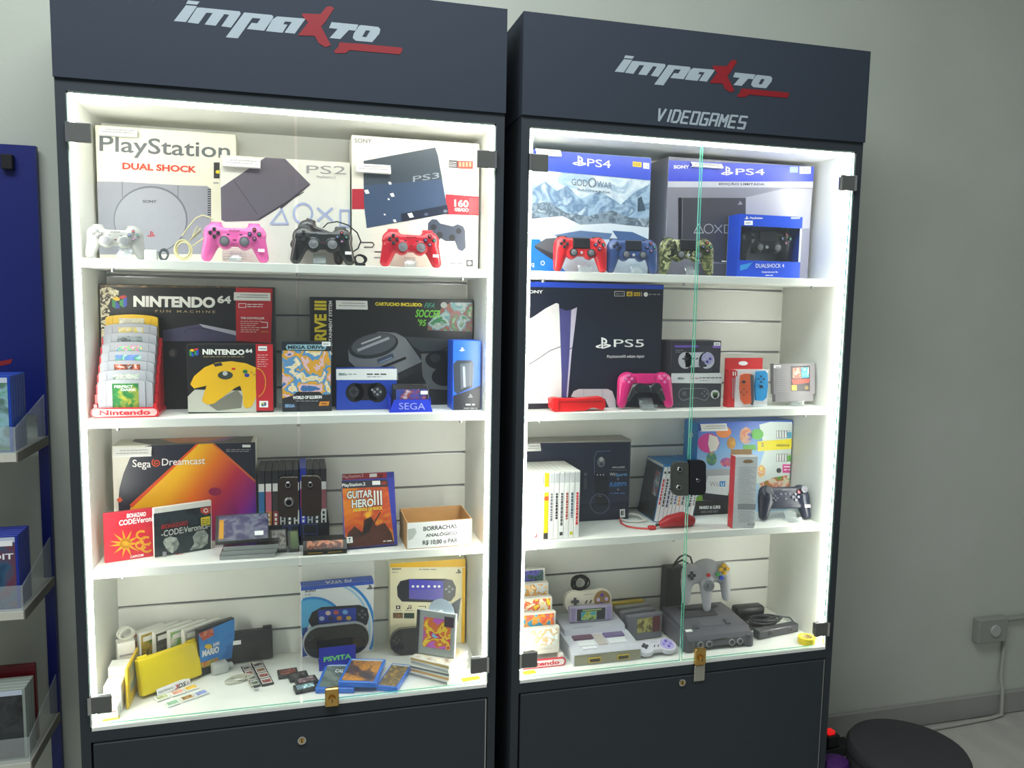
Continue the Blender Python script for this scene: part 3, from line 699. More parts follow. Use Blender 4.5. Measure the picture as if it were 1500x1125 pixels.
F.arc(820, 440, 90, 26, 160, 380, 5, mat((50, 50, 70), .5), 2); F.ell(645, 590, 30, 34, mat((60, 58, 60), .5), 1); F.ell(640, 592, 18, 22, mat((100, 92, 84), .5), 2)
F.poly([(1090, 128), (1352, 134), (1340, 520), (1092, 505)], mat((188, 30, 42), .45), 2)
F.text('THE CONTROLLER', (1125, 350), (1294, 352), 15, PAPER, 4, .03)
for i in range(6): F.greek(1126, 366 + i * 15, 1275 - (i % 3) * 20, mat((235, 190, 185), .5), 5, 4)
F.line([(1272, 372), (1315, 374), (1315, 410), (1275, 410)], 5, PAPER, 4); F.line([(1270, 440), (1320, 440)], 4, mat((220, 170, 60), .5), 4)
F.line([(1112, 240), (1162, 240), (1162, 268), (1112, 268)], 4, PAPER, 4, True); F.greek(1172, 246, 1290, PAPER, 5, 4); F.greek(1172, 262, 1280, PAPER, 5, 4)
F.done()
price_card(o, A3, 1078, 160, 1338, 212, 'on the battered black carton with a red side panel', 8)
# stepped cartridge stand, eight cartridges
RS = mat((214, 30, 42), .35, coat=.3)
p0, p1 = at_y(*A3((118, 940)), .085), at_y(*A3((505, 940)), .085); cx = (p0.x + p1.x) / 2; cw = (p1.x - p0.x)
def cart_stand(cx, y0, z, cw, n, dy, dz, label, m, plate, rim=None):
    o = empty('cartridge_stand', Matrix.Translation((cx, y0, z + .0004)), label, 'stand')
    sm_part('base_tray', o, lambda q: q.rbox((-cw / 2 - .012, -.004, 0), (cw / 2 + .012, dy * n + .006, .010), m, .003, 2), False)
    for k in (-1, 1):
        xa = k * (cw / 2 + .0015); xb = k * (cw / 2 + .0085)
        pr = [(xa, -.003, .010)]
        for i in range(n): pr += [(xa, dy * i - .002, .030 + dz * i), (xa, dy * (i + 1) - .002, .030 + dz * i)]
        pr += [(xa, dy * n, .010)]
        sm_part('stepped_side', o, lambda q: q.prism(pr, (xb - xa, 0, 0), m), False)
    w2 = cw / 2 + .014
    def oval_(w_, h_, yy, e): return [V((math.copysign(max(0, w_ - h_), math.cos(t)) + h_ * math.cos(t), yy, .0115 + h_ * math.sin(t))) for t in [2 * math.pi * (i + .5) / 28 for i in range(28)]]
    pl = sm_part('name_plate', o, lambda q: q.prism(oval_(w2, .0112, -.0045, 0), (0, -.004, 0), rim or m), False)
    MB().prism(oval_(w2 - .004, .0082, -.0086, 0), (0, -.0006, 0), plate[0]).build('plate_face', pl)
    t = MB(); ltext(t, 'Nintendo', -w2 * .74, w2 * .74, .006, .0175, -.0096, plate[1], .03); t.build('plate_lettering', pl)
    return o
cart_stand(cx, .079, Z2, cw, 8, .0138, .0205, 'red stepped stand holding grey game cartridges, with white name plate', RS, (mat((235, 190, 190), .4), RS))
def n64_cart(x, y, z, w, h, d, label, body, lab, group):
    o = empty('game_cartridge', Matrix.Translation((x, y, z)), label, 'game cartridge', group)
    pts = [(-w / 2, 0, 0), (w / 2, 0, 0), (w / 2, 0, h * .88)] + [(w / 2 * math.cos(t) , 0, h * .88 + h * .12 * math.sin(t)) for t in [math.pi * i / 10 for i in range(1, 10)]] + [(-w / 2, 0, h * .88)]
    sm_part('shell', o, lambda q: q.prism(pts, (0, d, 0), body), False)
    for k in (-1, 1): sm_part('side_ridge', o, lambda q: q.rbox((k * w * .36 - .001, -.0012, .002), (k * w * .36 + .001, .0, h * .92), body, .0004, 1), False)
    sm_part('label_print', o, lambda q: q.prism([(-w * .24, -.0003, h * .1), (w * .24, -.0003, h * .1), (w * .24, -.0003, h * .88), (-w * .24, -.0003, h * .88)], (0, -.0005, 0), lab), False)
    return o
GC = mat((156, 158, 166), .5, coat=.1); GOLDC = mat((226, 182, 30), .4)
LABS = [('dark green label with lettering, front of the red stepped stand', art([(20, 84, 44), (40, 120, 60), (190, 170, 50)], 45, 1)),
        ('green and white label, second in the red stepped stand', art([(40, 100, 70), (200, 205, 195), (60, 80, 70)], 70, 2)),
        ('white, red and brown label, third in the red stepped stand', art([(235, 232, 225), (190, 80, 40), (60, 40, 36), (240, 240, 240)], 70, 3)),
        ('blue and green label, fourth in the red stepped stand', art([(120, 150, 220), (90, 120, 200), (80, 170, 90), (190, 210, 240)], 60, 4)),
        ('white label with coloured lettering, fifth in the red stepped stand', art([(225, 228, 235), (220, 120, 170), (120, 200, 120), (110, 140, 220), (240, 220, 90)], 90, 5, hard=True)),
        ('dark blue-grey label, sixth in the red stepped stand', art([(70, 84, 96), (140, 150, 150), (40, 50, 56)], 60, 6)),
        ('blue and yellow label, seventh in the red stepped stand', art([(120, 140, 190), (215, 190, 80), (190, 200, 215)], 60, 7)),
        ('pale label on a yellow shell, topmost in the red stepped stand', art([(225, 220, 190), (190, 186, 170), (235, 230, 210)], 80, 8))]
for i, (lb, lm) in enumerate(LABS):
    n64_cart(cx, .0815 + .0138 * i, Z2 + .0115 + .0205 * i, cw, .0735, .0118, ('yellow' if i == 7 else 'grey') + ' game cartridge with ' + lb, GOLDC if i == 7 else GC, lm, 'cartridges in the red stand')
    if i == 0:
        t = MB(); ltext(t, 'PERFECT', -cw * .2, cw * .14, .055, .0605, -.0012, PAPER, .02); ltext(t, 'DARK', -cw * .08, cw * .2, .048, .0535, -.0012, PAPER, .02)
        t.build('label_lettering', [x for x in COL.objects if x.name.startswith('game_cartridge')][-1])
o = carton_px('controller_box', 'black controller carton picturing a yellow three-handled controller, red side', (273, 503), (399.5, 505), .118, Z2, .062, mat((20, 20, 22), .45))
F = front(o, A3)
F.poly([(740, 900), (800, 850), (1235, 860), (1238, 1010), (740, 1010)], mat((196, 196, 184), .5), 1); F.poly([(900, 960), (1100, 850), (1140, 900), (1130, 980), (960, 1000)], mat((120, 120, 108), .5), 2)
YC = mat((232, 182, 20), .4)
F.poly([(768, 812), (795, 755), (870, 692), (955, 658), (1060, 648), (1165, 664), (1232, 694), (1234, 905), (1205, 968), (1168, 986), (1143, 962), (1140, 880), (1122, 822), (1085, 838), (1005, 898), (935, 950), (885, 956), (850, 930), (868, 868), (884, 822), (795, 842)], YC, 3)
F.ell(1017, 748, 54, 30, mat((50, 60, 50), .5), 4); F.ell(1015, 735, 18, 16, mat((190, 190, 190), .4), 5); F.poly([(930, 668), (985, 656), (1000, 678), (945, 688)], INK, 4)
F.ell(1157, 722, 18, 13, mat((30, 120, 60), .4), 4); F.ell(1170, 748, 18, 13, mat((40, 60, 160), .4), 4); F.ell(1075, 703, 15, 8, mat((200, 40, 30), .4), 4); F.ell(1203, 728, 8, 6, mat((190, 140, 20), .4), 4); F.ell(1222, 745, 8, 6, mat((190, 140, 20), .4), 4)
F.poly([(1232, 528), (1356, 530), (1356, 1000), (1236, 1000)], mat((196, 26, 40), .45), 2)
F.arc(1240, 800, 62, 100, -90, 80, 7, mat((225, 150, 40), .4), 4); n_logo(F, 762, 555, 66, 60)
F.text('NINTENDO', (855, 602), (1152, 605), 40, WHITE, 4, .05); F.text('64', (1160, 588), (1208, 590), 28, WHITE, 4, .05); F.greek(860, 617, 1150, mat((150, 130, 90), .5), 6, 4)
F.rect(1250, 542, 1312, 575, PAPER, 5); F.greek(1256, 560, 1306, GREYINK, 8, 6)
for i in range(6): F.greek(1244, 605 + i * 16, 1318 - (i % 2) * 12, mat((235, 180, 180), .5), 5, 4)
F.rect(1258, 930, 1320, 976, PAPER, 4); n_logo(F, 1272, 938, 34, 30, 5)
F.done()
# boxed game with a pale banner
o = carton_px('game_case', 'black game case with pale blue title banner and cream and blue artwork', (412.2, 500), (485.5, 500.8), .118, Z2, .026, mat((26, 34, 44), .35), cat='game case')
F = front(o, A4)
F.poly([(60, 470), (386, 475), (382, 765), (62, 790)], art([(236, 200, 120), (240, 225, 190), (90, 150, 200), (225, 165, 50), (230, 190, 200), (60, 110, 170)], 26, 9, hard=True), 1)
F.poly([(95, 430), (345, 430), (356, 447), (345, 466), (95, 466), (84, 447)], mat((150, 195, 205), .4), 2); F.text('MEGA DRIVE', (98, 460), (342, 460), 24, mat((20, 40, 60), .4), 3, .04)
F.poly([(60, 790), (130, 770), (160, 745), (310, 745), (330, 765), (384, 762), (384, 860), (60, 860)], mat((36, 36, 40), .4), 2)
F.text('WORLD OF ILLUSION', (132, 795), (324, 790), 22, PAPER, 3, .04); F.greek(150, 806, 300, GREYINK, 5, 3)
F.rect(75, 824, 148, 852, mat((40, 60, 90), .4), 3); F.text('SEGA', (80, 848), (144, 848), 20, mat((150, 190, 230), .4), 4, .03); F.poly([(312, 810), (375, 808), (370, 836), (303, 838)], mat((214, 140, 40), .4), 3); F.rect(322, 820, 358, 827, mat((120, 60, 20), .4), 4)
F.rect(325, 411, 383, 441, PAPER, 4); F.greek(332, 427, 376, GREYINK, 6, 5)
F.done()
# black carton with the oval console
o = carton_px('console_box', 'wide black console carton with yellow vertical title and football picture', (454, 434), (694, 439.5), .2, Z2, .088, mat((24, 25, 28), .4))
F = front(o, A4); YE = mat((226, 206, 40), .5)
F.text('DRIVE III', (356, 470), (356, 140), 0, YE, 2, .04, -80); F.text('ENTERTAINMENT SYSTEM', (393, 500), (393, 140), 0, PAPER, 2, .02, -22)
F.text('CARTUCHO INCLUIDO:', (680, 172), (993, 178), 24, YE, 2, .05)
F.poly([(1120, 190), (1180, 150), (1330, 152), (1325, 345), (1028, 335), (1030, 290)], art([(40, 120, 70), (180, 190, 190), (90, 150, 150), (150, 60, 60), (120, 100, 80), (60, 140, 80), (200, 190, 170)], 34, 11), 1)
F.ell(1137, 168, 22, 20, mat((170, 175, 170), .5), 3)
GR = mat((110, 190, 60), .4)
F.text('FIFA', (1005, 186), (1072, 188), 34, mat((60, 150, 130), .4), 4, .0, 12); F.text('SOCCER', (945, 248), (1112, 254), 52, GR, 4, .03, 10); F.text("'95", (958, 305), (1014, 308), 44, GR, 4, .02, 8)
F.poly([(500, 470), (520, 425), (600, 378), (705, 345), (815, 352), (880, 385), (940, 470), (992, 545), (985, 605), (835, 668), (570, 600), (505, 540)], mat((120, 124, 128), .4), 1)
F.poly([(830, 620), (992, 545), (985, 605), (835, 668)], mat((36, 38, 42), .4), 2)
F.ell(668, 438, 168, 82, mat((40, 44, 48), .3), 2, 30, -.2); F.ell(670, 428, 150, 68, mat((84, 88, 94), .3), 3, 30, -.2)
F.line([(590, 425), (715, 378)], 12, mat((190, 192, 196), .3), 4); F.line([(566, 468), (768, 388)], 18, mat((170, 172, 178), .3), 4)
F.line([(712, 588), (880, 520)], 18, BLACK, 4); F.poly([(690, 530), (795, 488), (806, 515), (700, 560)], mat((60, 74, 90), .3), 4); F.line([(705, 550), (790, 515)], 5, mat((140, 170, 200), .4), 5)
F.poly([(880, 378), (1190, 395), (1190, 470), (985, 475), (930, 440)], mat((60, 66, 72), .4), 1); F.poly([(985, 492), (1260, 480), (1260, 740), (1040, 725), (995, 640)], mat((104, 106, 104), .5), 1)
F.ell(1105, 535, 92, 62, BLACK, 2, 24, .1); F.ell(1150, 640, 95, 66, mat((18, 18, 20), .3), 3, 24, -.1); F.ell(1080, 520, 34, 28, mat((50, 52, 56), .3), 4); F.line([(1060, 480), (1120, 470), (1180, 440)], 7, BLACK, 2)
F.done()
price_card(o, A4, 418, 136, 628, 192, 'on the wide black carton with yellow vertical title', 4)
# small controller boxes
o = carton_px('controller_box', 'blue controller carton with white top band and black two-handled pad pictured', (492.4, 540), (581.3, 540.6), .132, Z2, .05, mat((26, 66, 176), .4))
F = front(o, A4)
F.rect(415, 585, 830, 666, mat((238, 240, 240), .5), 1); F.text('8BitDo', (437, 635), (492, 636), 16, mat((60, 110, 110), .5), 2, .03); F.greek(500, 628, 555, GREYINK, 6); F.greek(624, 628, 762, INK, 8); F.greek(626, 645, 720, GREYINK, 5)
F.ell(545, 750, 62, 64, BLACK, 2); F.ell(692, 750, 64, 66, BLACK, 2); F.poly([(545, 690), (690, 688), (690, 800), (545, 802)], BLACK, 2)
for x in (538, 695): F.ell(x, 745, 34, 36, mat((52, 54, 60), .4), 3)
F.line([(520, 745), (556, 745)], 9, BLACK, 4); F.line([(538, 727), (538, 763)], 9, BLACK, 4)
for x, y in ((675, 745), (695, 728), (715, 745), (695, 762), (660, 732)): F.ell(x, y, 8, 8, mat((150, 152, 156), .4), 4)
F.done()
BS = mat((30, 56, 200), .3, coat=.3)
p = at_y(*A4((775, 888)), .07); q = at_y(*A4((1062, 888)), .07); wS = q.x - p.x; zt = at_y(*A4((900, 800)), .078).z - Z2
o = empty('cartridge_stand', Tm((p.x + q.x) / 2, .07, Z2 + .0004), 'blue plastic tray of dark cartridges with outlined lettering on its front', 'stand')
sm_part('front_plate', o, lambda m: m.prism([(-wS / 2, 0, 0), (wS / 2, 0, 0), (wS / 2 - .008, .01, zt), (-wS / 2 + .012, .01, zt)], (0, .004, 0), BS), False)
sm_part('tray_floor', o, lambda m: m.box((-wS / 2 + .001, .0045, 0), (wS / 2 - .001, .075, .005), BS), False)
for k in (-1, 1): sm_part('tray_side', o, lambda m: m.prism([(k * (wS / 2 - .002), .0145, .0055), (k * (wS / 2 - .002), .075, .0055), (k * (wS / 2 - .002), .075, zt + .012), (k * (wS / 2 - .002), .0145, zt)], (-k * .003, 0, 0), BS), False)
F = Face(o, (0, -.0003, 0), (0, -1, .35 * .3), A4); F.text('SEGA', (838, 862), (1012, 864), 44, mat((170, 178, 250), .4), 6, .0); F.done('tray_lettering')
CB = mat((30, 30, 34), .4)
MD = [('front cartridge of the blue tray with speckled blue and red label', art([(30, 30, 50), (60, 80, 170), (150, 50, 50), (200, 200, 210)], 60, 21)), ('second cartridge in the blue tray with brown label', art([(90, 50, 40), (50, 40, 40)], 50, 22)), ('rear cartridge in the blue tray with dark red label', art([(100, 40, 36), (60, 34, 30)], 50, 23))]
for i, (lb, lm) in enumerate(MD):
    wc = wS * .84; c = empty('game_cartridge', Tm((p.x + q.x) / 2 + .002 + .001 * i, .0865 + .019 * i, Z2 + .0062), 'dark ' + lb, 'game cartridge', 'cartridges in the blue tray')
    sm_part('shell', c, lambda m: m.rbox((-wc / 2, 0, 0), (wc / 2, .016, .052 + .003 * i), CB, .003, 2), False)
    sm_part('label_print', c, lambda m: m.box((-wc * .42, -.0008, .012), (wc * .42, -.0001, .049 + .003 * i), lm), False)
    sm_part('spine_label', c, lambda m: m.box((-wc * .42, -.0012, .014), (-wc * .3, -.0009, .047), mat((60, 80, 170), .4)), False)
    if i < 2: sm_part('price_sticker', c, lambda m: m.box((wc * .26, -.0014, .036), (wc * .46, -.0009, .045), PAPER), False)
# tall blue accessory box with a window
o = carton_px('accessory_box', 'tall blue accessory carton with cut-out window and black foot', (663.5, 497), (704.7, 500.5), .095, Z2, .07, mat((24, 92, 222), .35))
F = front(o, A4)
F.poly([(1200, 560), (1225, 535), (1325, 535), (1335, 560), (1330, 715), (1225, 760), (1205, 740)], mat((54, 60, 70), .25), 1); F.poly([(1245, 560), (1320, 550), (1318, 700), (1250, 730)], mat((88, 94, 104), .25), 2); F.line([(1270, 580), (1275, 710)], 16, mat((150, 156, 164), .3), 3)
F.poly([(1200, 770), (1330, 725), (1390, 700), (1390, 880), (1200, 880)], mat((20, 24, 36), .4), 3); ps_logo(F, 1257, 462, 26, PAPER, 3); ps_logo(F, 1312, 772, 26, GREYINK, 5)
F.greek(1282, 830, 1342, PAPER, 9, 5); F.greek(1268, 854, 1358, GREYINK, 6, 5)
F.done()
# ================================================================ left cabinet, third shelf
o = carton_px('console_box', 'white and navy console carton with glowing orange and purple diamond', (163.7, 654.5), (373.9, 647), .2, Z3, .092, mat((238, 236, 222), .45))
F = front(o, A5); w_, d_, h_ = o['dims']; L_ = lambda x, y: F.at((x, y), 0)
NV = mat((28, 32, 50), .35)
F.poly([(480, 160), (1200, 140), (1200, 830), (262, 830), (250, 560), (258, 470), (285, 370), (330, 262), (400, 190)], NV, 1)
F.poly([(800, 150), (905, 148), (1200, 425), (1200, 830), (280, 830), (335, 600), (372, 570)], ramp([(0, (250, 190, 20)), (.25, (240, 120, 20)), (.5, (205, 40, 70)), (.75, (160, 20, 130)), (1, (60, 50, 200))], L_(600, 480), L_(1150, 780)), 2)
F.line([(790, 160), (340, 590)], 26, mat((225, 80, 20), .4), 3); F.line([(905, 160), (1195, 420)], 22, mat((220, 110, 60), .4), 3); F.ell(915, 492, 45, 28, mat((160, 20, 80), .4), 4)
F.text('Sega', (348, 322), (474, 326), 50, PAPER, 5, .01); F.text('Dreamcast', (550, 314), (846, 302), 48, PAPER, 5, .01)
OR = mat((226, 84, 30), .4); sp = [(512 + r * math.cos(t) * 1.1, 294 + r * math.sin(t)) for t, r in [(.45 * i, 5 + 1.05 * i) for i in range(24)]]
F.line(sp, 7, OR, 5); F.poly([(240, 545), (262, 528), (282, 552), (262, 566), (245, 560)], OR, 4)
F.greek(990, 204, 1160, GREYINK, 5, 5); F.greek(990, 216, 1150, GREYINK, 5, 5); F.rect(1102, 170, 1158, 188, PAPER, 5)
F.done()
T = topf(o, A5); T.poly([(345, 150), (400, 100), (600, 85), (1190, 78), (1160, 155), (480, 175)], mat((88, 84, 80), .4), 1); T.poly([(540, 135), (700, 90), (1030, 85), (900, 155), (650, 160)], mat((200, 120, 70), .4), 2); T.poly([(850, 150), (1030, 90), (1080, 110), (960, 150)], mat((140, 100, 150), .4), 3); T.done('lid_print')
price_card(o, A5, 218, 190, 482, 248, 'on the carton with an orange and purple diamond', -4)
o = carton('game_case', 'red cardboard game sleeve with golden plant artwork', (.017, .098), (.128, .135), Z3, .116, .012, mat((196, 40, 56), .4), cat='game case')
F = front(o, A5); YG = mat((206, 150, 40), .4)
F.text('BIOHAZARD', (308, 674), (440, 660), 30, PAPER, 2, .03); F.text('CODE:Veronica', (255, 728), (520, 690), 38, PAPER, 2, .02)
for i in range(11):
    a = math.radians(-170 + i * 34); F.poly([(300 + 24 * math.cos(a + .5), 850 + 24 * math.sin(a + .5)), (300 + 115 * math.cos(a), 850 + 100 * math.sin(a)), (300 + 24 * math.cos(a - .5), 850 + 24 * math.sin(a - .5))], YG, 2)
F.ell(300, 850, 38, 34, YG, 2)
for x, y in ((410, 790), (440, 830), (405, 860), (445, 880)): F.arc(x, y, 34, 26, 30, 300, 14, YG, 2, 10)
F.text('CAPCOM', (332, 950), (422, 935), 16, PAPER, 2, .03); F.done()
o = carton('game_case', 'white-edged game case with dark cover and small yellow sticker', (.121, .108), (.243, .163), Z3, .121, .011, mat((226, 224, 216), .35), cat='game case')
F = front(o, A5)
F.poly([(492, 645), (885, 590), (885, 885), (500, 945)], art([(22, 28, 34), (40, 52, 58), (18, 20, 24)], 30, 4), 1)
for c in ([(555, 840), (570, 815), (605, 800), (650, 810), (668, 850), (650, 890), (620, 915), (590, 900), (570, 870)], [(760, 800), (790, 765), (840, 755), (868, 790), (862, 850), (820, 880), (740, 895), (770, 850)]): F.poly(c, art([(190, 194, 184), (150, 156, 148), (100, 104, 100)], 50, 7), 2)
F.text('BIOHAZARD', (545, 752), (728, 722), 32, mat((150, 34, 34), .4), 3, .04); F.text('-CODE:Veronica-', (545, 805), (876, 742), 42, mat((206, 208, 200), .4), 3, .01)
F.poly([(815, 672), (878, 660), (880, 718), (818, 730)], mat((225, 205, 40), .4), 3)
for i in range(4): F.greek(822, 685 + i * 12, 872, INK, 4, 4)
F.poly([(812, 606), (885, 594), (884, 636), (850, 652), (816, 636)], mat((190, 70, 50), .4), 3); F.arc(850, 622, 14, 12, 0, 330, 5, PAPER, 4, 10); F.rect(553, 905, 580, 938, GREYINK, 3); F.greek(640, 922, 700, mat((190, 60, 60), .4), 6, 3)
F.done()
# clear disc cases, two flat and three propped on them
JC = glassy('clear_case', (.86, .88, .88), .10, .05); JD = mat((58, 60, 60), .3)
def jewel(name, label, A, B, z, h, m_cover, tilt, group, th=.0095, tray=None):
    o = carton(name, label, A, B, z, h, th, tray or JD, cat='disc case', tilt=tilt, group=group, r=.0006)
    w, d, hh = o['dims']
    MB().box((.006, -.0006, .003), (w - .002, -.0001, hh - .003), m_cover).build('cover_print', o)
    MB().box((-.0005, -.0016, -.0005), (w + .0005, -.0009, hh + .0005), JC).build('clear_lid', o)
    return o
for i in range(3):
    jewel('disc_case', 'clear disc case lying flat, %s of three under the purple one' % ('lowest', 'middle', 'top')[i], (.268 + .004 * i, .066 + .002 * i), (.392 + .004 * i, .062 + .002 * i), Z3 + .0102 * i, .085, art([(40, 42, 44), (110, 110, 104)], 30, i), math.radians(90) - 1e-4, 'disc cases lying by the black row', .0095, tray=mat((150, 154, 152), .3))
jewel('disc_case', 'clear disc case with purple cover and orange strip, propped on the flat ones', (.259, .068), (.379, .075), Z3 + .0345, .088, art([(92, 80, 140), (120, 108, 165), (190, 186, 210), (80, 70, 125)], 40, 31), 1.05, 'propped disc cases')
o = [x for x in COL.objects if x.name.startswith('disc_case') and not x.parent][-1]
MB().box((.008, -.0022, .008), (.018, -.0017, .07), mat((206, 150, 50), .4)).build('orange_strip', o); MB().box((.088, -.0022, .012), (.108, -.0017, .026), PAPER).build('price_sticker', o)
jewel('disc_case', 'clear disc case with brown and white cover, second of the propped ones', (.381, .09), (.42, .093), Z3 + .0005, .06, art([(110, 80, 66), (220, 216, 208), (70, 50, 46)], 50, 33), .9, 'propped disc cases')
jewel('disc_case', 'clear disc case with sea and grass cover, next to the glass split', (.424, .09), (.449, .092), Z3 + .0005, .055, ramp([(0, (70, 120, 70)), (.5, (150, 170, 90)), (.55, (60, 130, 180)), (1, (90, 160, 210))], (0, 0, 0), (0, 0, .1)), .9, 'propped disc cases')
# black tray of games
tx0, tx1, ty = .347, .522, .146
o = empty('game_tray', Tm(tx0, ty, Z3 + .0004), 'low black tray with blue square outlines holding a row of game cases', 'tray'); TW = tx1 - tx0
BK = mat((22, 24, 34), .4)
fp = sm_part('front_wall', o, lambda m: m.box((0, 0, 0), (TW, .004, .054), BK), False)
sm_part('tray_floor', o, lambda m: m.box((0, .0042, 0), (TW, .146, .003), BK), False)
for x in (0, TW - .003): sm_part('side_wall', o, lambda m: m.box((x, .0042, .0032), (x + .003, .146, .05), BK), False)
F = Face(fp, (0, 0, 0), (0, -1, 0), A6, M=o.matrix_basis.copy())
for x, y, X, Y in ((240, 555, 300, 615), (318, 550, 404, 610), (190, 560, 230, 610)): F.line([(x, y), (X, y), (X, Y), (x, Y)], 5, mat((50, 64, 130), .4), 1, True)
F.text('?', (316, 638), (328, 638), 18, mat((120, 130, 170), .4), 1); F.done('blue_outlines')
SP = [((60, 150, 190), (40, 100, 150), 'cyan and red'), ((206, 130, 50), (190, 90, 110), 'orange and pink'), ((150, 60, 50), (50, 44, 44), 'brick red'), ((190, 190, 190), (40, 40, 44), 'white and black'), ((60, 60, 64), (190, 190, 190), 'grey'), ((210, 210, 205), (60, 60, 60), 'pale'), ((60, 70, 190), (170, 40, 60), 'blue'), ((170, 180, 190), (70, 90, 130), 'blue-grey'), ((60, 60, 66), (190, 190, 190), 'charcoal'), ((220, 220, 215), (150, 80, 90), 'white and rose')]
ORD = ('first', 'second', 'third', 'fourth', 'fifth', 'sixth', 'seventh', 'eighth', 'ninth', 'tenth')
for i, (c1, c2, nm) in enumerate(SP):
    x = tx0 + .0055 + i * .0165; blue = i == 6
    o = MB().rbox((0, 0, 0), (.0152, .13, .187), mat((40, 60, 180), .35) if blue else mat((30, 32, 36), .4), .001, 1).build('game_case', M=Tm(x, ty + .0065, Z3 + .0042 + (.003 if blue else 0)))
    tag(o, 'black game case with %s spine, %s from left in the black tray' % (nm, ORD[i]) if not blue else 'blue-topped game case, seventh from left in the black tray', 'game case', 'game cases in the black tray')
    s = MB(); s.box((.001, -.0006, .002), (.0142, -.0001, .183 if not blue else .15), mat(c2, .4)); s.box((.001, -.001, .135), (.0142, -.0007, .155), mat((228, 226, 222), .4)); s.box((.001, -.001, .02), (.0142, -.0007, .085), mat(c1, .4))
    s.box((.001, -.001, .155), (.0142, -.0007, .186 if not blue else .15), mat((34, 36, 42), .4)) if not blue else 0
    for k in range(5): s.box((.005, -.0014, .028 + k * .011), (.0102, -.0011, .035 + k * .011), mat([(240, 240, 235), (30, 30, 34)][sum(c1) > 500], .4))
    s.build('spine_print', o)
# lying cartridge
o = empty('game_cartridge', Tm(.457, .062, Z3 + .0004, -.04), 'black cartridge lying flat with red and orange end label', 'game cartridge')
sm_part('shell', o, lambda m: m.prism([(0, 0, 0), (0, .06, 0), (0, .06, .03), (0, .018, .03), (0, 0, .012)], (.103, 0, 0), mat((26, 24, 24), .35)), False)
sm_part('label_print', o, lambda m: m.prism([(.009, .0015, .0145), (.094, .0015, .0145), (.094, .0165, .0295), (.009, .0165, .0295)], (0, -.0005, .0005), art([(190, 70, 50), (226, 150, 110), (60, 24, 20), (206, 90, 60)], 45, 41)), False)
for x in (.012, .058): sm_part('gold_contact', o, lambda m: m.box((x, -.0006, .004), (x + .034, -.0001, .006), mat((190, 150, 40), .3, .6)), False)
# propped pair of game cases
o = carton('game_case', 'blue game case with red top band, behind the orange rock-game case', (.558, .124), (.69, .131), Z3, .174, .014, mat((52, 60, 150), .35), cat='game case', tilt=.26)
F = front(o, A6)
F.poly([(545, 232), (842, 222), (842, 262), (545, 275)], mat((168, 44, 50), .4), 1); F.text('PlayStation.2', (555, 262), (696, 250), 20, mat((225, 180, 180), .4), 2, .02); F.poly([(734, 232), (780, 229), (780, 250), (734, 254)], PAPER, 2); F.poly([(790, 232), (818, 230), (818, 258), (790, 260)], mat((120, 30, 34), .4), 2); F.done()
o = carton('game_case', 'blue-edged game case with orange cover and white jagged title', (.556, .081), (.687, .09), Z3, .168, .014, mat((58, 64, 160), .35), cat='game case', tilt=.3)
F = front(o, A6)
F.poly([(550, 278), (845, 268), (890, 668), (585, 700)], art([(232, 150, 30), (226, 120, 30), (190, 70, 40), (236, 170, 40)], 16, 5), 1)
F.poly([(550, 278), (845, 268), (850, 312), (553, 325)], mat((56, 52, 60), .4), 2); F.text('PlayStation.2', (556, 314), (708, 304), 20, PAPER, 3, .02); F.poly([(750, 277), (800, 275), (802, 300), (752, 302)], PAPER, 3); F.poly([(808, 280), (840, 278), (842, 300), (810, 302)], mat((150, 60, 50), .4), 3)
for t, a, b, hh in (('GUITAR', (592, 390), (752, 378), 48), ('HERO', (622, 448), (760, 436), 52)):
    F.text(t, (a[0] - 3, a[1] + 3), (b[0] + 3, b[1] + 3), hh + 6, BLACK, 3, .07); F.text(t, a, b, hh, mat((232, 232, 226), .4), 4, .03)
for i in range(3): F.poly([(757 + i * 20, 336), (772 + i * 20, 334), (776 + i * 20, 430), (762 + i * 20, 434)], BLACK, 3); F.poly([(759 + i * 20, 338), (770 + i * 20, 336), (773 + i * 20, 426), (764 + i * 20, 430)], mat((232, 232, 226), .4), 4)
F.text('LEGENDS OF ROCK', (632, 470), (816, 455), 20, mat((236, 206, 60), .4), 5, .04)
F.poly([(585, 700), (600, 600), (640, 560), (690, 600), (700, 520), (745, 500), (775, 560), (830, 540), (870, 600), (890, 668)], art([(40, 30, 30), (90, 50, 40), (30, 26, 28)], 30, 12), 2); F.line([(740, 585), (800, 475)], 9, mat((90, 50, 30), .4), 3)
F.poly([(588, 630), (626, 626), (630, 664), (592, 668)], PAPER, 3); F.text('T', (600, 662), (618, 660), 26, INK, 4, .03); F.greek(820, 655, 882, PAPER, 6, 3, -4)
F.done()
# open cardboard box
cA, cB = V((.705, .056)), V((.87, .061)); wC = (cB - cA).length; hC = at_y(*A6((968, 540)), .056).z - Z3; dC = .115; CBD = mat((190, 146, 92), .7, n=.08, sc_=30)
o = empty('cardboard_box', Tm(cA.x, cA.y, Z3 + .0004, math.atan2(.005, .165)), 'open cardboard box with white typed label on its front', 'box')
sm_part('box_floor', o, lambda m: m.box((0, 0, 0), (wC, dC, .002), CBD), False)
fr = sm_part('front_side', o, lambda m: m.box((0, 0, .0022), (wC, .0025, hC), CBD), False)
sm_part('back_side', o, lambda m: m.box((0, dC - .0025, .0022), (wC, dC, hC + .006), CBD), False)
for x in (0, wC - .0025): sm_part('box_side', o, lambda m: m.prism([(x, .0027, .0022), (x, dC - .0027, .0022), (x, dC - .0027, hC + .006), (x, .0027, hC)], (.0025, 0, 0), CBD), False)
MB().box((.001, -.0008, .002), (wC - .001, -.0001, hC - .001), PAPER).build('white_label', fr)
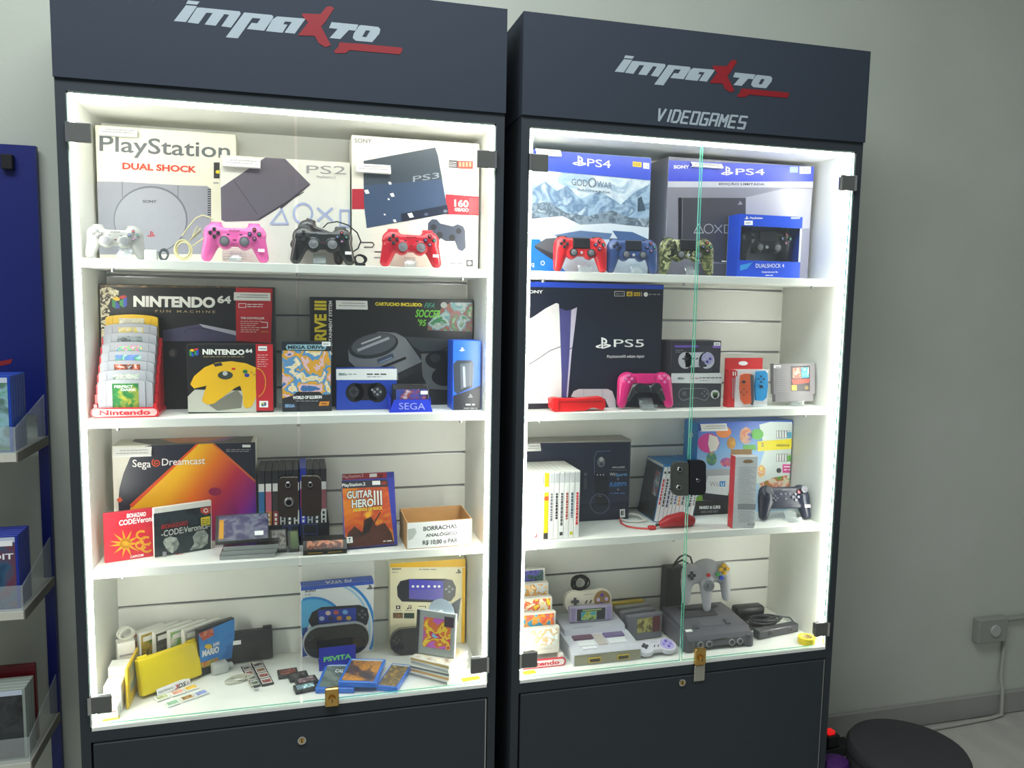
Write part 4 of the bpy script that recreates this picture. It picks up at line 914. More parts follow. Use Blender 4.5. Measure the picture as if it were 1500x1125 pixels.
F = Face(fr, (0, -.0009, 0), (0, -1, 0), A6, M=o.matrix_basis.copy()); TI = mat((56, 56, 60), .6)
F.text('BORRACHAS', (1072, 592), (1282, 572), 28, TI, 1, .02); F.text('ANALÓGICO', (1086, 630), (1282, 612), 26, TI, 1, .02); F.text('R$ 10,00 o PAR', (1068, 678), (1286, 660), 27, TI, 1, .02)
F.poly([(975, 580), (1020, 572), (1030, 600), (1005, 640), (978, 650)], mat((196, 202, 194), .6), 1); F.done('label_text')
# ================================================================ left cabinet, floor
WB = mat((240, 240, 234), .5)
for a, b, lb in (((.012, .112), (.045, .043, .085), 'white accessory carton standing deepest in the left corner'), ((.013, .057), (.037, .046, .066), 'middle white accessory carton in the left corner, with red print'), ((.013, .03), (.035, .022, .03), 'smallest white carton, lowest in the left front corner')):
    o = carton('accessory_box', lb, a, (a[0] + b[0], a[1]), Z4, b[2], b[1], WB, cat='box')
    m = MB(); m.box((.004, -.0006, b[2] * .55), (b[0] - .004, -.0001, b[2] * .62), mat((200, 150, 150), .5)); m.box((.004, -.0006, b[2] * .3), (b[0] - .01, -.0001, b[2] * .36), mat((190, 190, 190), .5)); m.build('box_print', o)
o = carton('accessory_box', 'plain white carton under the coil of white lead', (.02, .176), (.058, .188), Z4, .115, .03, WB, cat='box')
MB().box((.004, -.0006, .08), (.036, -.0001, .085), GREYINK).build('box_print', o)
c = coil(3.1, (0, 0, .016), .017, .014, .0016, mat((226, 226, 214), .5), 5); o = c.build('charging_lead', M=Tm(.036, .196, Z4 + .1165, .3), smooth=True); tag(o, 'coil of white lead on top of a white carton', 'cable')
o = carton('game_case', 'yellow and blue slim case standing edge-on at the left', (.063, .068), (.066, .186), Z4, .098, .006, mat((226, 190, 40), .4), cat='game case'); MB().box((.02, -.0006, .03), (.1, -.0001, .09), art([(226, 190, 40), (110, 140, 170), (240, 220, 120)], 20, 3)).build('cover_print', o)
an = math.radians(38)
DSC = [('pale red', [(190, 100, 90), (214, 150, 130), (200, 190, 100)]), ('green and gold', [(60, 140, 60), (206, 170, 60), (40, 90, 40)]), ('dark grey', [(80, 84, 76), (60, 62, 58), (110, 110, 100)]), ('white, green and yellow', [(220, 224, 220), (90, 170, 90), (220, 200, 60), (190, 200, 210)]), ('white and grey', [(230, 230, 228), (160, 160, 165), (226, 220, 220)])]
for i, (nm, cs) in enumerate(DSC):
    x, y = .031 + .034 * i, .205 - (.004 if i == 0 else 0)
    o = carton('game_case', 'white handheld game case with %s cover, %s in the slanted row' % (nm, ORD[i]), (x, y), (x + .105 * math.cos(an), y + .105 * math.sin(an)), Z4, .122, .0135, mat((236, 236, 230), .4), cat='game case', group='slanted row of handheld games')
    m = MB(); m.box((.004, -.0006, .004), (.101, -.0001, .118), art(cs, 30, i + 50)); m.box((.008, -.001, .1), (.034, -.0007, .112), PAPER); m.build('cover_print', o)
o = carton('game_case', 'black handheld game case with blue cover and white block title', (.201, .196), (.201 + .104 * math.cos(an), .196 + .104 * math.sin(an)), Z4, .124, .0135, mat((26, 28, 34), .35), cat='game case', group='slanted row of handheld games')
F = front(o, A7)
F.poly([(800, 320), (1070, 208), (1070, 470), (815, 550)], art([(40, 110, 190), (60, 140, 215), (50, 120, 200)], 16, 3), 1); F.poly([(800, 320), (900, 280), (905, 330), (830, 370)], art([(220, 160, 110), (190, 60, 50), (230, 190, 150)], 50, 6), 2)
F.text('SUPER', (900, 410), (945, 395), 24, PAPER, 3, .03); F.ell(868, 408, 26, 17, mat((225, 190, 40), .4), 3); F.text('MARIO', (825, 482), (940, 448), 46, PAPER, 3, .05); F.poly([(815, 520), (935, 482), (935, 530), (817, 556)], art([(60, 130, 50), (206, 160, 60), (190, 70, 50)], 60, 8), 2)
F.done()
# closed yellow handheld
YH = mat((232, 206, 20), .35)
a, b = V((.08, .112)), V((.205, .2)); w = (b - a).length
o = empty('handheld_console', Tm(a.x, a.y, Z4 + .006, math.atan2(b.y - a.y, b.x - a.x), .22), 'closed yellow handheld console standing on its edge', 'handheld console')
sm_part('lower_half', o, lambda m: m.rbox((0, .0005, 0), (w, .0115, .088), YH, .006, 3)); sm_part('upper_half', o, lambda m: m.rbox((0, -.012, 0), (w, 0, .088), YH, .006, 3))
for x in (.004, w - .026): sm_part('hinge', o, lambda m: m.cyl((x, .0, .0885), (x + .022, .0, .0885), .005, .005, YH, 12))
# name card and six little game cards
o = carton('name_card', 'white name card with grey and red lettering before the yellow handheld', at_z(231, 1021, Z4)[:2], at_z(279.5, 1001.5, Z4)[:2], Z4, .017, .0012, PAPER, cat='sign', tilt=.35)
F = front(o, A7); F.text('NINTENDO', (525, 732), (628, 695), 14, GREYINK, 2, .02); F.text('3', (640, 706), (662, 696), 32, mat((190, 40, 60), .5), 2, .02); F.text('DS', (664, 697), (712, 678), 32, INK, 2, .02); F.text('XL', (718, 668), (738, 660), 18, mat((190, 40, 60), .5), 2); F.done('card_lettering')
GCARDS = [(520, 782, 'leftmost of the far row, green print', (170, 180, 130)), (625, 748, 'middle of the far row, pink print', (214, 150, 130)), (718, 716, 'right end of the far row, gold print', (214, 170, 50)), (590, 822, 'leftmost of the near row, green and blue print', (110, 160, 130)), (692, 785, 'middle of the near row, brown print', (150, 110, 60)), (788, 753, 'right end of the near row, blue print', (120, 140, 200))]
for x, y, lb, c in GCARDS:
    o = flat('game_card', 'white handheld game card, ' + lb, A7((x, y)), A7((x + 88, y - 30)), A7((x + 12, y - 38)), Z4 + .0042, .0038, mat((232, 232, 228), .4), 'game card', 'white game cards by the yellow handheld')
    flat_print(o, art([c, tuple(min(255, k + 40) for k in c), tuple(k * .6 for k in c)], 90, x), .14)
# closed black handheld at the back
BH = mat((34, 36, 40), .35)
o = empty('handheld_console', Tm(.274, .262, Z4 + .0035, .1, .1), 'closed black handheld console leaning on the slatted back', 'handheld console')
sm_part('lower_half', o, lambda m: m.rbox((0, .0005, 0), (.104, .0105, .079), BH, .003, 2)); sm_part('upper_half', o, lambda m: m.rbox((0, -.0105, 0), (.104, 0, .079), BH, .003, 2)); sm_part('hinge', o, lambda m: m.cyl((.08, 0, .0815), (.102, 0, .0815), .0045, .0045, BH, 12))
sm_part('price_sticker', o, lambda m: m.box((.004, -.0112, .047), (.024, -.0107, .058), PAPER), False)
# mains adapter with lead
c0 = at_z(*A7((955, 600)), Z4)
o = empty('power_adapter', Tm(c0.x, c0.y + .012, Z4 + .0004, .35), 'pale grey mains adapter with wound lead', 'power adapter'); AG = mat((186, 190, 186), .5)
sm_part('adapter_shell', o, lambda m: m.rbox((-.024, -.012, 0), (.016, .022, .026), AG, .004, 2)); sm_part('adapter_neck', o, lambda m: m.rbox((.0165, -.002, .006), (.03, .012, .018), AG, .002, 2))
c1 = at_z(*A7((1075, 640)), Z4) - V((c0.x, c0.y + .012, Z4)); c1 = Matrix.Rotation(-.35, 3, 'Z') @ c1
coil(.7, (c1.x, c1.y, .002), .024, .014, .0015, mat((196, 194, 176), .5), 4, 'z', .6).build('wound_lead', o, True)
e = Matrix.Rotation(-.35, 3, 'Z') @ (at_z(*A7((1185, 712)), Z4) - V((c0.x, c0.y + .012, Z4)))
MB().tube([(c1.x + .01, c1.y, .005), (c1.x + .02, c1.y - .012, .004), ((c1.x + e.x) / 2 + .006, (c1.y + e.y) / 2, .004), (e.x, e.y, .004)], .0014, mat((196, 194, 176), .5), 6).cyl((e.x, e.y, .004), (e.x + .008, e.y - .006, .004), .0032, .0028, CHROME, 10).build('plug_end', o, True)
# two black card strips, each with four labels
for q, lb, cs in (([(1165, 686), (1228, 672), (1055, 552)], 'black strip of four game cards nearest the adapter lead', [(60, 130, 90), (90, 120, 100), (190, 60, 60), (40, 40, 44)]), ([(1236, 676), (1320, 658), (1130, 526)], 'black strip of four red-labelled game cards', [(196, 70, 70), (200, 60, 60), (170, 110, 50), (70, 70, 74)])):
    o = flat('card_strip', lb, A7(q[0]), A7(q[1]), A7(q[2]), Z4 + .004, .0035, mat((34, 34, 36), .4), 'game cards', 'black card strips')
    w, h, t = o['dims']
    for i, c in enumerate(cs):
        m = MB(); m.box((w * .1, h * (.04 + .24 * i), t), (w * .9, h * (.24 + .24 * i), t + .0008), mat((225, 222, 216), .4)); m.box((w * .16, h * (.07 + .24 * i), t + .0009), (w * .84, h * (.19 + .24 * i), t + .0012), art([c, tuple(k * .6 for k in c), (220, 200, 190)], 120, i)); m.build('label_print', o)
for q, lb, c in (([(78, 782), (205, 762), (70, 742)], 'black cartridge with brick red label, leftmost of four', (150, 60, 50)), ([(150, 804), (272, 782), (132, 764)], 'black cartridge with dark label, second of four', (70, 66, 70)), ([(200, 838), (334, 808), (188, 796)], 'black cartridge with grey and pink label, third of four', (150, 120, 130)), ([(188, 878), (325, 850), (176, 838)], 'black cartridge with pale blue label, nearest of four', (150, 190, 214))):
    o = flat('game_cartridge', lb, A8(q[0]), A8(q[1]), A8(q[2]), Z4 + .0095, .009, mat((40, 42, 44), .4), 'game cartridge', 'small black cartridges on the floor')
    flat_print(o, art([c, tuple(k * .5 for k in c), tuple(min(255, k + 60) for k in c)], 90, q[0][0]), .16)
# boxed handheld with blue rings
o = carton('console_box', 'white and blue handheld carton with ring artwork and blue lid', (.452, .246), (.642, .256), Z4, at_y(441.5, 859.5, .246).z - Z4, .036, mat((238, 242, 245), .4))
F = front(o, A8)
F.poly([(222, 300), (290, 280), (390, 300), (440, 330), (300, 420), (222, 520)], mat((90, 180, 232), .4), 1)
F.arc(300, 460, 190, 175, -110, -30, 16, mat((30, 140, 220), .4), 2); F.arc(430, 480, 255, 300, -75, 25, 18, mat((30, 140, 220), .4), 2); F.arc(420, 480, 235, 280, -72, 20, 14, mat((170, 214, 240), .4), 2)
F.poly([(228, 480), (262, 470), (262, 650), (230, 660)], mat((40, 70, 170), .4), 1)
F.text('SONY', (245, 250), (320, 244), 18, INK, 3, .03); F.greek(245, 264, 285, GREYINK, 5); ps_logo(F, 655, 216, 32, INK, 3)
F.poly([(265, 430), (290, 375), (350, 342), (590, 328), (640, 350), (652, 400), (640, 450), (600, 480), (300, 490)], mat((30, 34, 44), .35), 3); F.poly([(330, 362), (570, 346), (570, 432), (330, 445)], mat((40, 66, 170), .35), 4)
for x, y, c in ((392, 380, (225, 200, 190)), (443, 376, (200, 90, 90)), (500, 374, (120, 180, 230)), (352, 414, (190, 200, 225)), (408, 412, (60, 60, 90)), (463, 412, (220, 150, 60)), (522, 412, (220, 190, 90))): F.ell(x, y, 17, 14, mat(c, .4), 5)
for x, y in ((608, 366), (590, 388), (626, 388), (608, 408)): F.ell(x, y, 10, 9, mat((90, 96, 104), .4), 5)
F.done()
T = topf(o, A8); T.rect(200, 100, 720, 230, mat((44, 84, 190), .4), 1); T.text('PS VITA', (540, 166), (372, 180), -22, mat((214, 224, 245), .4), 2, .03); T.done('lid_print')
w, d, h = o['dims']; MB().box((0, -.0012, h - .011), (w, -.0009, h), mat((44, 84, 190), .4)).build('lid_flap', o)
# handheld on its blue easel
p, q = at_y(*A8((335, 745)), .165), at_y(*A8((568, 715)), .165); wS = q.x - p.x
o = empty('console_easel', Tm(p.x, .163, Z4 + .0004, .04), 'blue easel card with green lettering holding the black handheld', 'stand'); EB = mat((30, 44, 170), .4); hS = at_y(*A8((335, 605)), .165).z - Z4
fp = sm_part('name_card', o, lambda m: m.box((0, 0, 0), (wS, .002, hS), EB), False); sm_part('ledge', o, lambda m: m.box((0, .0022, .014), (wS, .05, .017), EB), False); sm_part('rear_foot', o, lambda m: m.box((wS * .2, .046, 0), (wS * .8, .05, .0138), EB), False)
F = Face(fp, (0, -.0001, 0), (0, -1, 0), A8, M=o.matrix_basis.copy()); F.text('PSVITA', (364, 692), (540, 668), 32, mat((120, 220, 120), .4), 1, .04); F.done('card_lettering')
p, q = at_y(*A8((232, 560)), .195), at_y(*A8((660, 545)), .195); wv = q.x - p.x
o = empty('handheld_console', Tm((p.x + q.x) / 2, .197, Z4 + .0195, .05, .1), 'black wide handheld console with big screen standing on the blue easel', 'handheld console')
def stadium(w, h, z0, n=12): return [(math.copysign(w / 2 - h / 2, math.cos(t)) + h / 2 * math.cos(t), 0, z0 + h / 2 + h / 2 * math.sin(t)) for t in [2 * math.pi * (i + .5) / (2 * n) for i in range(2 * n)]]
hv = .086
sm_part('silver_rim', o, lambda m: m.prism(stadium(wv, hv, 0), (0, .014, 0), mat((205, 210, 212), .3, .4)), False)
sm_part('front_panel', o, lambda m: m.prism(stadium(wv - .006, hv - .006, .003), (0, -.0025, 0), mat((24, 26, 30), .15, coat=.5)), False)
sm_part('screen', o, lambda m: m.box((-wv * .3, -.0032, .008), (wv * .3, -.0026, hv - .008), mat((16, 18, 22), .08, coat=.8)), False)
for k in (-1, 1):
    sm_part('thumbstick', o, lambda m: m.cyl((k * wv * .4, -.0026, .036), (k * wv * .4, -.007, .036), .006, .0055, BLACK, 14))
    for i in range(4): sm_part('button', o, lambda m: m.cyl((k * wv * .4 + .0065 * math.cos(i * math.pi / 2), -.0026, .058 + .0065 * math.sin(i * math.pi / 2)), (k * wv * .4 + .0065 * math.cos(i * math.pi / 2), -.0042, .058 + .0065 * math.sin(i * math.pi / 2)), .003, .003, mat((52, 54, 60), .3), 10))
# three blue cases flat on the floor
BC = mat((34, 110, 214), .3, coat=.3)
for q, z, lb, m in (([(312, 885), (560, 885), (372, 728)], .0135, 'blue handheld game case with grey cover, lowest and leftmost of three', art([(120, 136, 130), (90, 104, 100), (150, 160, 150)], 20, 61)), ([(702, 866), (836, 880), (750, 716)], .0135, 'blue handheld game case with gold cover, rightmost of three', art([(190, 150, 80), (90, 80, 70), (214, 180, 110)], 40, 62)), ([(458, 842), (700, 850), (512, 690)], .0275, 'blue handheld game case with dark fiery cover, on top of the others', art([(66, 56, 66), (90, 70, 70), (206, 140, 60), (60, 54, 64)], 26, 63))):
    o = flat('game_case', lb, A8(q[0]), A8(q[1]), A8(q[2]), Z4 + z, .0132, BC, 'game case', 'blue cases lying on the display floor'); o.location.y += .022; flat_print(o, m, .07)
    w, h, t = o['dims']; MB().box((w * .06, h * .9, t + .0004), (w * .94, h * .95, t + .0008), mat((200, 215, 235), .4)).build('top_strip', o)
    if z < .02 and lb.startswith('blue handheld game case with grey'): tb = MB(); vs, fs = text_mesh('CALL', .03); tb.add([(w * (.34 + .3 * a), h * (.62 + .14 * b), t + .0009) for a, b in vs], fs, PAPER); tb.build('title_lettering', o)
# cream carton with pictured handheld
o = carton_px('console_box', 'cream handheld carton with yellow lid and black handheld pictured', (571.4, 822.5), (682, 821.5), .25, Z4, .044, mat((240, 234, 200), .45))
F = front(o, A8)
F.rect(770, 40, 1300, 92, mat((232, 182, 24), .4), 1, -6); F.poly([(1243, 92), (1300, 90), (1300, 620), (1235, 620)], mat((232, 182, 24), .4), 1)
F.text('SONY', (797, 108), (858, 108), 13, INK, 2, .03); F.greek(795, 122, 835, GREYINK, 5); ps_logo(F, 1218, 116, 28, INK, 2); F.greek(968, 104, 1078, GREYINK, 6)
F.poly([(828, 215), (850, 178), (905, 165), (1130, 163), (1180, 172), (1202, 215), (1198, 270), (1170, 305), (1050, 312), (860, 308), (832, 275)], mat((36, 40, 50), .3), 2); F.poly([(905, 166), (1122, 178), (1122, 300), (905, 290)], mat((96, 90, 180), .3), 3); F.poly([(905, 166), (1122, 178), (1122, 225), (905, 235)], mat((70, 70, 190), .3), 4)
for x in (930, 960, 992, 1030, 1068, 1095): F.ell(x, 211, 9, 8, PAPER, 5)
for x, y in ((1140, 228), (1160, 212), (1180, 228), (1160, 245)): F.ell(x, y, 8, 8, mat((130, 140, 140), .3), 5)
F.rect(822, 333, 850, 355, INK, 2); F.ell(836, 344, 6, 6, PAPER, 3); F.ell(898, 352, 6, 5, INK, 2); F.ell(914, 349, 6, 5, INK, 2); F.line([(902, 352), (904, 334), (918, 332), (918, 349)], 4, INK, 2); F.line([(965, 338), (1010, 338), (1010, 350)], 4, INK, 2)
F.greek(812, 364, 860, GREYINK, 4); F.greek(882, 364, 930, GREYINK, 4); F.rect(803, 378, 866, 413, art([(150, 110, 60), (90, 70, 50), (190, 150, 90)], 90, 3), 2); F.rect(873, 380, 938, 414, mat((40, 66, 54), .4), 2)
F.done()
# black handheld beside the discs
x0 = at_y(*A8((786, 560)), .205).x
o = empty('handheld_console', Tm(x0 + .08, .205, Z4 + .0035, .0, .12), 'black handheld console half hidden behind the upright disc case', 'handheld console')
sm_part('shell', o, lambda m: m.prism(stadium(.16, .07, 0), (0, .017, 0), mat((28, 30, 34), .25, coat=.4)), False)
sm_part('screen', o, lambda m: m.box((-.047, -.0008, .01), (.047, -.0001, .06), mat((34, 38, 44), .08, coat=.8)), False)
for i in range(4): sm_part('d_pad_key', o, lambda m: m.cyl((-.062 + .007 * math.cos(i * math.pi / 2), 0, .04 + .007 * math.sin(i * math.pi / 2)), (-.062 + .007 * math.cos(i * math.pi / 2), -.002, .04 + .007 * math.sin(i * math.pi / 2)), .003, .003, mat((60, 62, 66), .3), 10))
# stacked disc cases and the upright one
th0 = math.atan2(.012 - .085, .805 - .719)
for i in range(5):
    a_ = th0 + random.uniform(-.05, .05); cx, cy = .795 + random.uniform(-.002, .002), .0895
    o = MB().rbox((-.056, -.05, 0), (.056, .05, .0098), mat((224, 222, 214), .3), .0008, 1).build('disc_case', M=Tm(cx, cy, Z4 + .0004 + .0102 * i, a_))
    tag(o, 'white-edged disc case, %s of the flat pile under the upright one' % ('lowest', 'second', 'third', 'fourth', 'topmost')[i], 'disc case', 'flat pile of disc cases')
    MB().box((-.0555, -.0506, .003), (.0555, -.0501, .0072), mat([(120, 122, 126), (210, 150, 60), (90, 92, 100), (170, 172, 176), (200, 160, 80)][i], .3)).build('spine_print', o)
    MB().box((-.052, -.046, .0099), (.05, .046, .0102), art([(214, 190, 120), (226, 222, 210), (150, 120, 90)], 30, i)).build('cover_print', o)
o = jewel('disc_case', 'upright clear disc case with colourful cover on top of the pile', (.735, .104), (.825, .047), Z4 + .0517, .112, mat((236, 236, 232), .4), .1, None, tray=mat((210, 212, 212), .3))
w, d, h = o['dims']; m = MB(); m.box((.02, -.0022, .02), (w - .012, -.0017, h - .016), art([(60, 130, 214), (190, 90, 190), (214, 110, 50), (236, 200, 50), (200, 60, 80), (120, 190, 230)], 22, 71, hard=True)); m.box((w - .03, -.0028, h - .034), (w - .004, -.0023, h - .008), mat((60, 40, 60), .4)); m.box((0, -.0022, .0), (.008, -.0017, h), mat((50, 50, 54), .4)); m.build('inlay_print', o)
TR = MB().prism([(.03, .0125, h * .8), (w, .0125, h * .8), (w, .03, h + .036)], (0, .003, 0), mat((92, 94, 96), .4)); TR = TR.build('open_tray', o)
MB().cyl((w * .58, .0115, h - .004), (w * .58, .0103, h - .004), .036, .036, mat((206, 222, 236), .15, .3), 32).cyl((w * .58, .0102, h - .004), (w * .58, .0100, h - .004), .008, .008, mat((240, 240, 240), .4), 16).build('disc', o)
# strips of yellow tape left on the floor
YT = mat((226, 206, 40), .5)
for lb, p, q in (('strip of yellow tape in the left front corner of the left cabinet', (150, 1056), (175, 1052)), ('strip of yellow tape in the right front corner of the left cabinet', (678, 998), (704, 994)), ('strip of yellow tape in the left front corner of the right cabinet', (768, 988), (786, 985))):
    o = flat('tape_strip', lb, p, q, (p[0] + 1, p[1] - 5), Z4 + .0016, .0014, YT, 'tape')
    w, h, t = o['dims']; MB().box((w * .1, h * .42, t), (w * .9, h * .58, t + .0003), mat((206, 186, 30), .5)).build('tape_crease', o)
# ================================================================ right cabinet, top shelf
WSN = mat((214, 224, 236), .45)
o = carton_px('console_box', 'blue-topped console carton with snowy mountain landscape', (777, 214.5), (953.7, 234.5), .14, Z1, .12, mat((150, 176, 206), .4))
F = front(o, B1)
F.rect(0, 300, 920, 1100, art([(176, 200, 222), (214, 226, 236), (150, 178, 208), (226, 234, 240)], 14, 3, stretch=(1, 1, 2)), 1)
F.poly([(60, 470), (180, 400), (260, 470), (330, 430), (420, 520), (560, 470), (600, 495), (700, 560), (800, 470), (910, 420), (910, 700), (60, 700)], art([(120, 150, 186), (160, 186, 212), (96, 124, 158), (190, 208, 224)], 26, 5), 2)
F.poly([(60, 560), (200, 540), (330, 620), (480, 640), (640, 600), (760, 650), (910, 660), (910, 760), (60, 760)], art([(96, 112, 128), (140, 158, 176), (76, 92, 108), (170, 186, 200)], 40, 7), 3)
F.poly([(60, 660), (300, 640), (420, 700), (620, 690), (910, 720), (910, 820), (60, 800)], WSN, 4); F.poly([(640, 740), (780, 750), (900, 800), (900, 830), (690, 815)], mat((70, 100, 150), .4), 5); F.poly([(240, 770), (420, 740), (640, 760), (620, 800), (300, 800)], mat((92, 120, 164), .4), 5)
F.poly([(60, 790), (290, 785), (600, 800), (910, 825), (910, 1060), (60, 1060)], art([(190, 206, 224), (214, 224, 234)], 20, 9), 5)
F.poly([(815, 520), (840, 505), (870, 600), (815, 610)], mat((60, 80, 100), .4), 5)
BB = mat((52, 78, 200), .35)
F.poly([(60, 150), (910, 245), (910, 395), (60, 318)], BB, 6); F.poly([(60, 800), (140, 800), (250, 950), (330, 1060), (60, 1060)], mat((30, 120, 210), .35), 6)
F.poly([(105, 842), (185, 795), (330, 785), (400, 850), (260, 905), (250, 950)], mat((92, 96, 104), .35), 7); F.poly([(105, 842), (250, 905), (250, 955), (112, 862)], mat((56, 58, 64), .35), 8); F.line([(80, 970), (100, 965), (100, 992)], 5, PAPER, 8, True); F.arc(162, 963, 12, 14, 0, 360, 5, PAPER, 8, 12)
ps_logo(F, 412, 262, 72, PAPER, 8, 8); F.text('PS4', (468, 298), (628, 312), 52, PAPER, 8, .0)
F.poly([(780, 266), (840, 272), (840, 306), (780, 300)], mat((240, 205, 40), .4), 8); F.poly([(852, 274), (893, 278), (893, 318), (852, 314)], PAPER, 8); F.text('HDR', (786, 294), (834, 299), 20, mat((150, 110, 20), .4), 9, .02); F.text('1TB', (858, 308), (888, 311), 20, BB, 9)
GW = mat((96, 110, 128), .4); F.text('GOD', (360, 428), (470, 438), 46, GW, 8, .0); F.arc(502, 412, 24, 30, 100, 440, 9, GW, 8, 16); F.text('WAR', (535, 442), (638, 456), 44, GW, 8, .0); F.text('RAGNARÖK', (402, 464), (632, 488), 16, GW, 8, .02)
F.done()
price_card(o, B1, 112, 176, 284, 226, 'on the carton with a snowy landscape', 8)
o = carton_px('console_box', 'blue-topped console carton with flat dark console and line symbols', (979.6, 236), (1192.5, 237.5), .15, Z1, .12, mat((132, 132, 148), .35))
F = front(o, B2)
F.poly([(640, 480), (900, 420), (1125, 420), (1090, 700), (640, 700)], mat((168, 168, 180), .3), 1)
F.rect(80, 215, 1140, 365, mat((56, 74, 205), .35), 2, 4); F.rect(80, 366, 1140, 408, mat((196, 198, 212), .35), 2, 4)
F.text('SONY', (128, 276), (240, 276), 24, PAPER, 4, .03); ps_logo(F, 505, 292, 66, PAPER, 4); F.text('PS4', (568, 320), (772, 322), 44, PAPER, 4); F.text('EDIÇÃO LIMITADA', (450, 396), (772, 398), 22, INK, 4, .02)
F.rect(950, 262, 1010, 305, mat((150, 165, 230), .4), 4); F.rect(1020, 262, 1100, 312, PAPER, 4); F.text('1TB', (1030, 302), (1090, 303), 26, mat((120, 130, 170), .4), 5)
F.poly([(162, 482), (640, 484), (635, 960), (420, 935), (162, 830)], mat((70, 70, 80), .3), 3); F.poly([(162, 482), (188, 482), (182, 840), (162, 830)], mat((34, 34, 42), .3), 4); F.line([(190, 482), (186, 835)], 5, mat((120, 120, 132), .4), 5)
LS = mat((178, 178, 186), .4); F.line([(306, 732), (272, 732), (306, 668), (340, 732)], 6, LS, 5, True); F.arc(376, 702, 32, 32, 0, 360, 6, LS, 5); F.line([(418, 676), (470, 732)], 6, LS, 5); F.line([(470, 676), (418, 732)], 6, LS, 5); F.line([(488, 676), (542, 676), (542, 732), (488, 732)], 6, LS, 5, True); ps_logo(F, 598, 520, 26, LS, 5)
F.poly([(300, 950), (640, 950), (640, 1060), (300, 1060)], mat((84, 84, 96), .35), 2); F.line([(470, 932), (520, 935)], 8, PAPER, 5); F.text('OF', (935, 600), (1000, 602), 20, mat((205, 205, 215), .4), 4, .02); F.ell(556, 880, 20, 78, mat((54, 54, 66), .3), 4)
F.done()
price_card(o, B2, 248, 228, 466, 276, 'on the carton with a flat dark console and line symbols', 3)
def cammo():
    return art([(56, 66, 40), (96, 104, 62), (150, 150, 100), (70, 78, 46), (186, 186, 140), (44, 50, 36)], 32, 3, hard=True, rough=.5)
ds4('red game controller with black touchpad', (811, 398), (889, 400), .075, Z1, (212, 34, 44), rz=-.05)
acrylic_stand(at_y(855, 396, .068).x, .068, Z1, .85, 'clear acrylic easel under the red controller with touchpad')
ds4('navy blue game controller with black touchpad', (889, 398), (963, 402), .075, Z1, (58, 82, 138), pad=(34, 38, 50), dark=mat((40, 48, 70), .4), rz=-.05)
acrylic_stand(at_y(932, 398, .068).x, .068, Z1, .85, 'clear acrylic easel under the navy controller')
ds4('green camouflage game controller', (967, 399), (1045, 402), .078, Z1, cammo(), dark=mat((50, 54, 40), .4), rz=-.05)
acrylic_stand(at_y(1012, 400, .07).x, .07, Z1, .85, 'clear acrylic easel under the camouflage controller')
FILM = glassy('clear_film', (.97, .98, .98), .05)
# boxed controller with a window: open-fronted carton
yB = .082; p, q = at_y(*B2((598, 597)), yB), at_y(*B2((1046, 597)), yB); wB = q.x - p.x; hB = p.z - Z1; dB = .058; UB = mat((30, 76, 205), .35)
o = empty('controller_box', Tm(p.x, yB, Z1 + .0004), 'blue windowed carton with a black controller inside', 'game box')
zt = at_y(*B2((800, 690)), yB).z - Z1; zb = at_y(*B2((800, 932)), yB).z - Z1
sm_part('back_wall', o, lambda m: m.box((0, dB - .002, 0), (wB, dB, hB), mat((150, 158, 170), .4)), False); sm_part('top_front', o, lambda m: m.box((0, 0, zt), (wB, .002, hB), UB), False); sm_part('top_wall', o, lambda m: m.box((0, .0021, hB - .002), (wB, dB - .0021, hB), UB), False)
bf = sm_part('bottom_front', o, lambda m: m.box((0, 0, 0), (wB, .002, zb), UB), False); sm_part('bottom_wall', o, lambda m: m.box((0, .0021, 0), (wB, dB - .0021, .002), UB), False)
for x in (0, wB - .002): sm_part('side_wall', o, lambda m: m.box((x, .0021, .0021), (x + .002, dB - .0021, hB - .0021), UB), False); sm_part('window_edge', o, lambda m: m.box((x if x == 0 else x - .004, 0, zb), (x + (.006 if x == 0 else .002), .002, zt), UB if x == 0 else mat((190, 196, 204), .3)), False)
sm_part('window_film', o, lambda m: m.box((.0062, .0005, zb), (wB - .0062, .0009, zt), FILM), False)
F = Face(bf, (0, -.0001, 0), (0, -1, 0), B2, M=o.matrix_basis.copy())
ps_logo(F, 647, 624, 22, PAPER, 1); F.text('PlayStation', (670, 632), (760, 632), 14, PAPER, 1, .02); F.text('SONY', (962, 632), (1028, 632), 11, PAPER, 1, .03); F.rect(630, 645, 690, 676, PAPER, 1); F.greek(638, 661, 682, GREYINK, 6, 2)
F.text('DUALSHOCK 4', (712, 978), (912, 978), 28, PAPER, 1, .0); F.text('Controle sem fio', (755, 1014), (868, 1014), 12, PAPER, 1, .02); F.greek(780, 1032, 834, PAPER, 5, 1); F.poly([(600, 960), (690, 940), (650, 985), (600, 1000)], mat((60, 150, 225), .35), 1); F.done('carton_print')
c = empty('game_controller', Tm(p.x + wB / 2 + .002, yB + .032, Z1 + zb * .62, 0, 0) @ Matrix.Scale(.94 * (wB - .014) / .164, 4), 'black controller sealed behind the window of the blue carton', 'game controller', 'loose game controllers')
ds4('', None, None, 0, 0, (40, 42, 48), root=c)
sm_part('inner_tray', o, lambda m: m.box((.0025, .006, .0025), (wB - .0025, dB - .0025, zb * .6), mat((60, 66, 80), .5)), False)
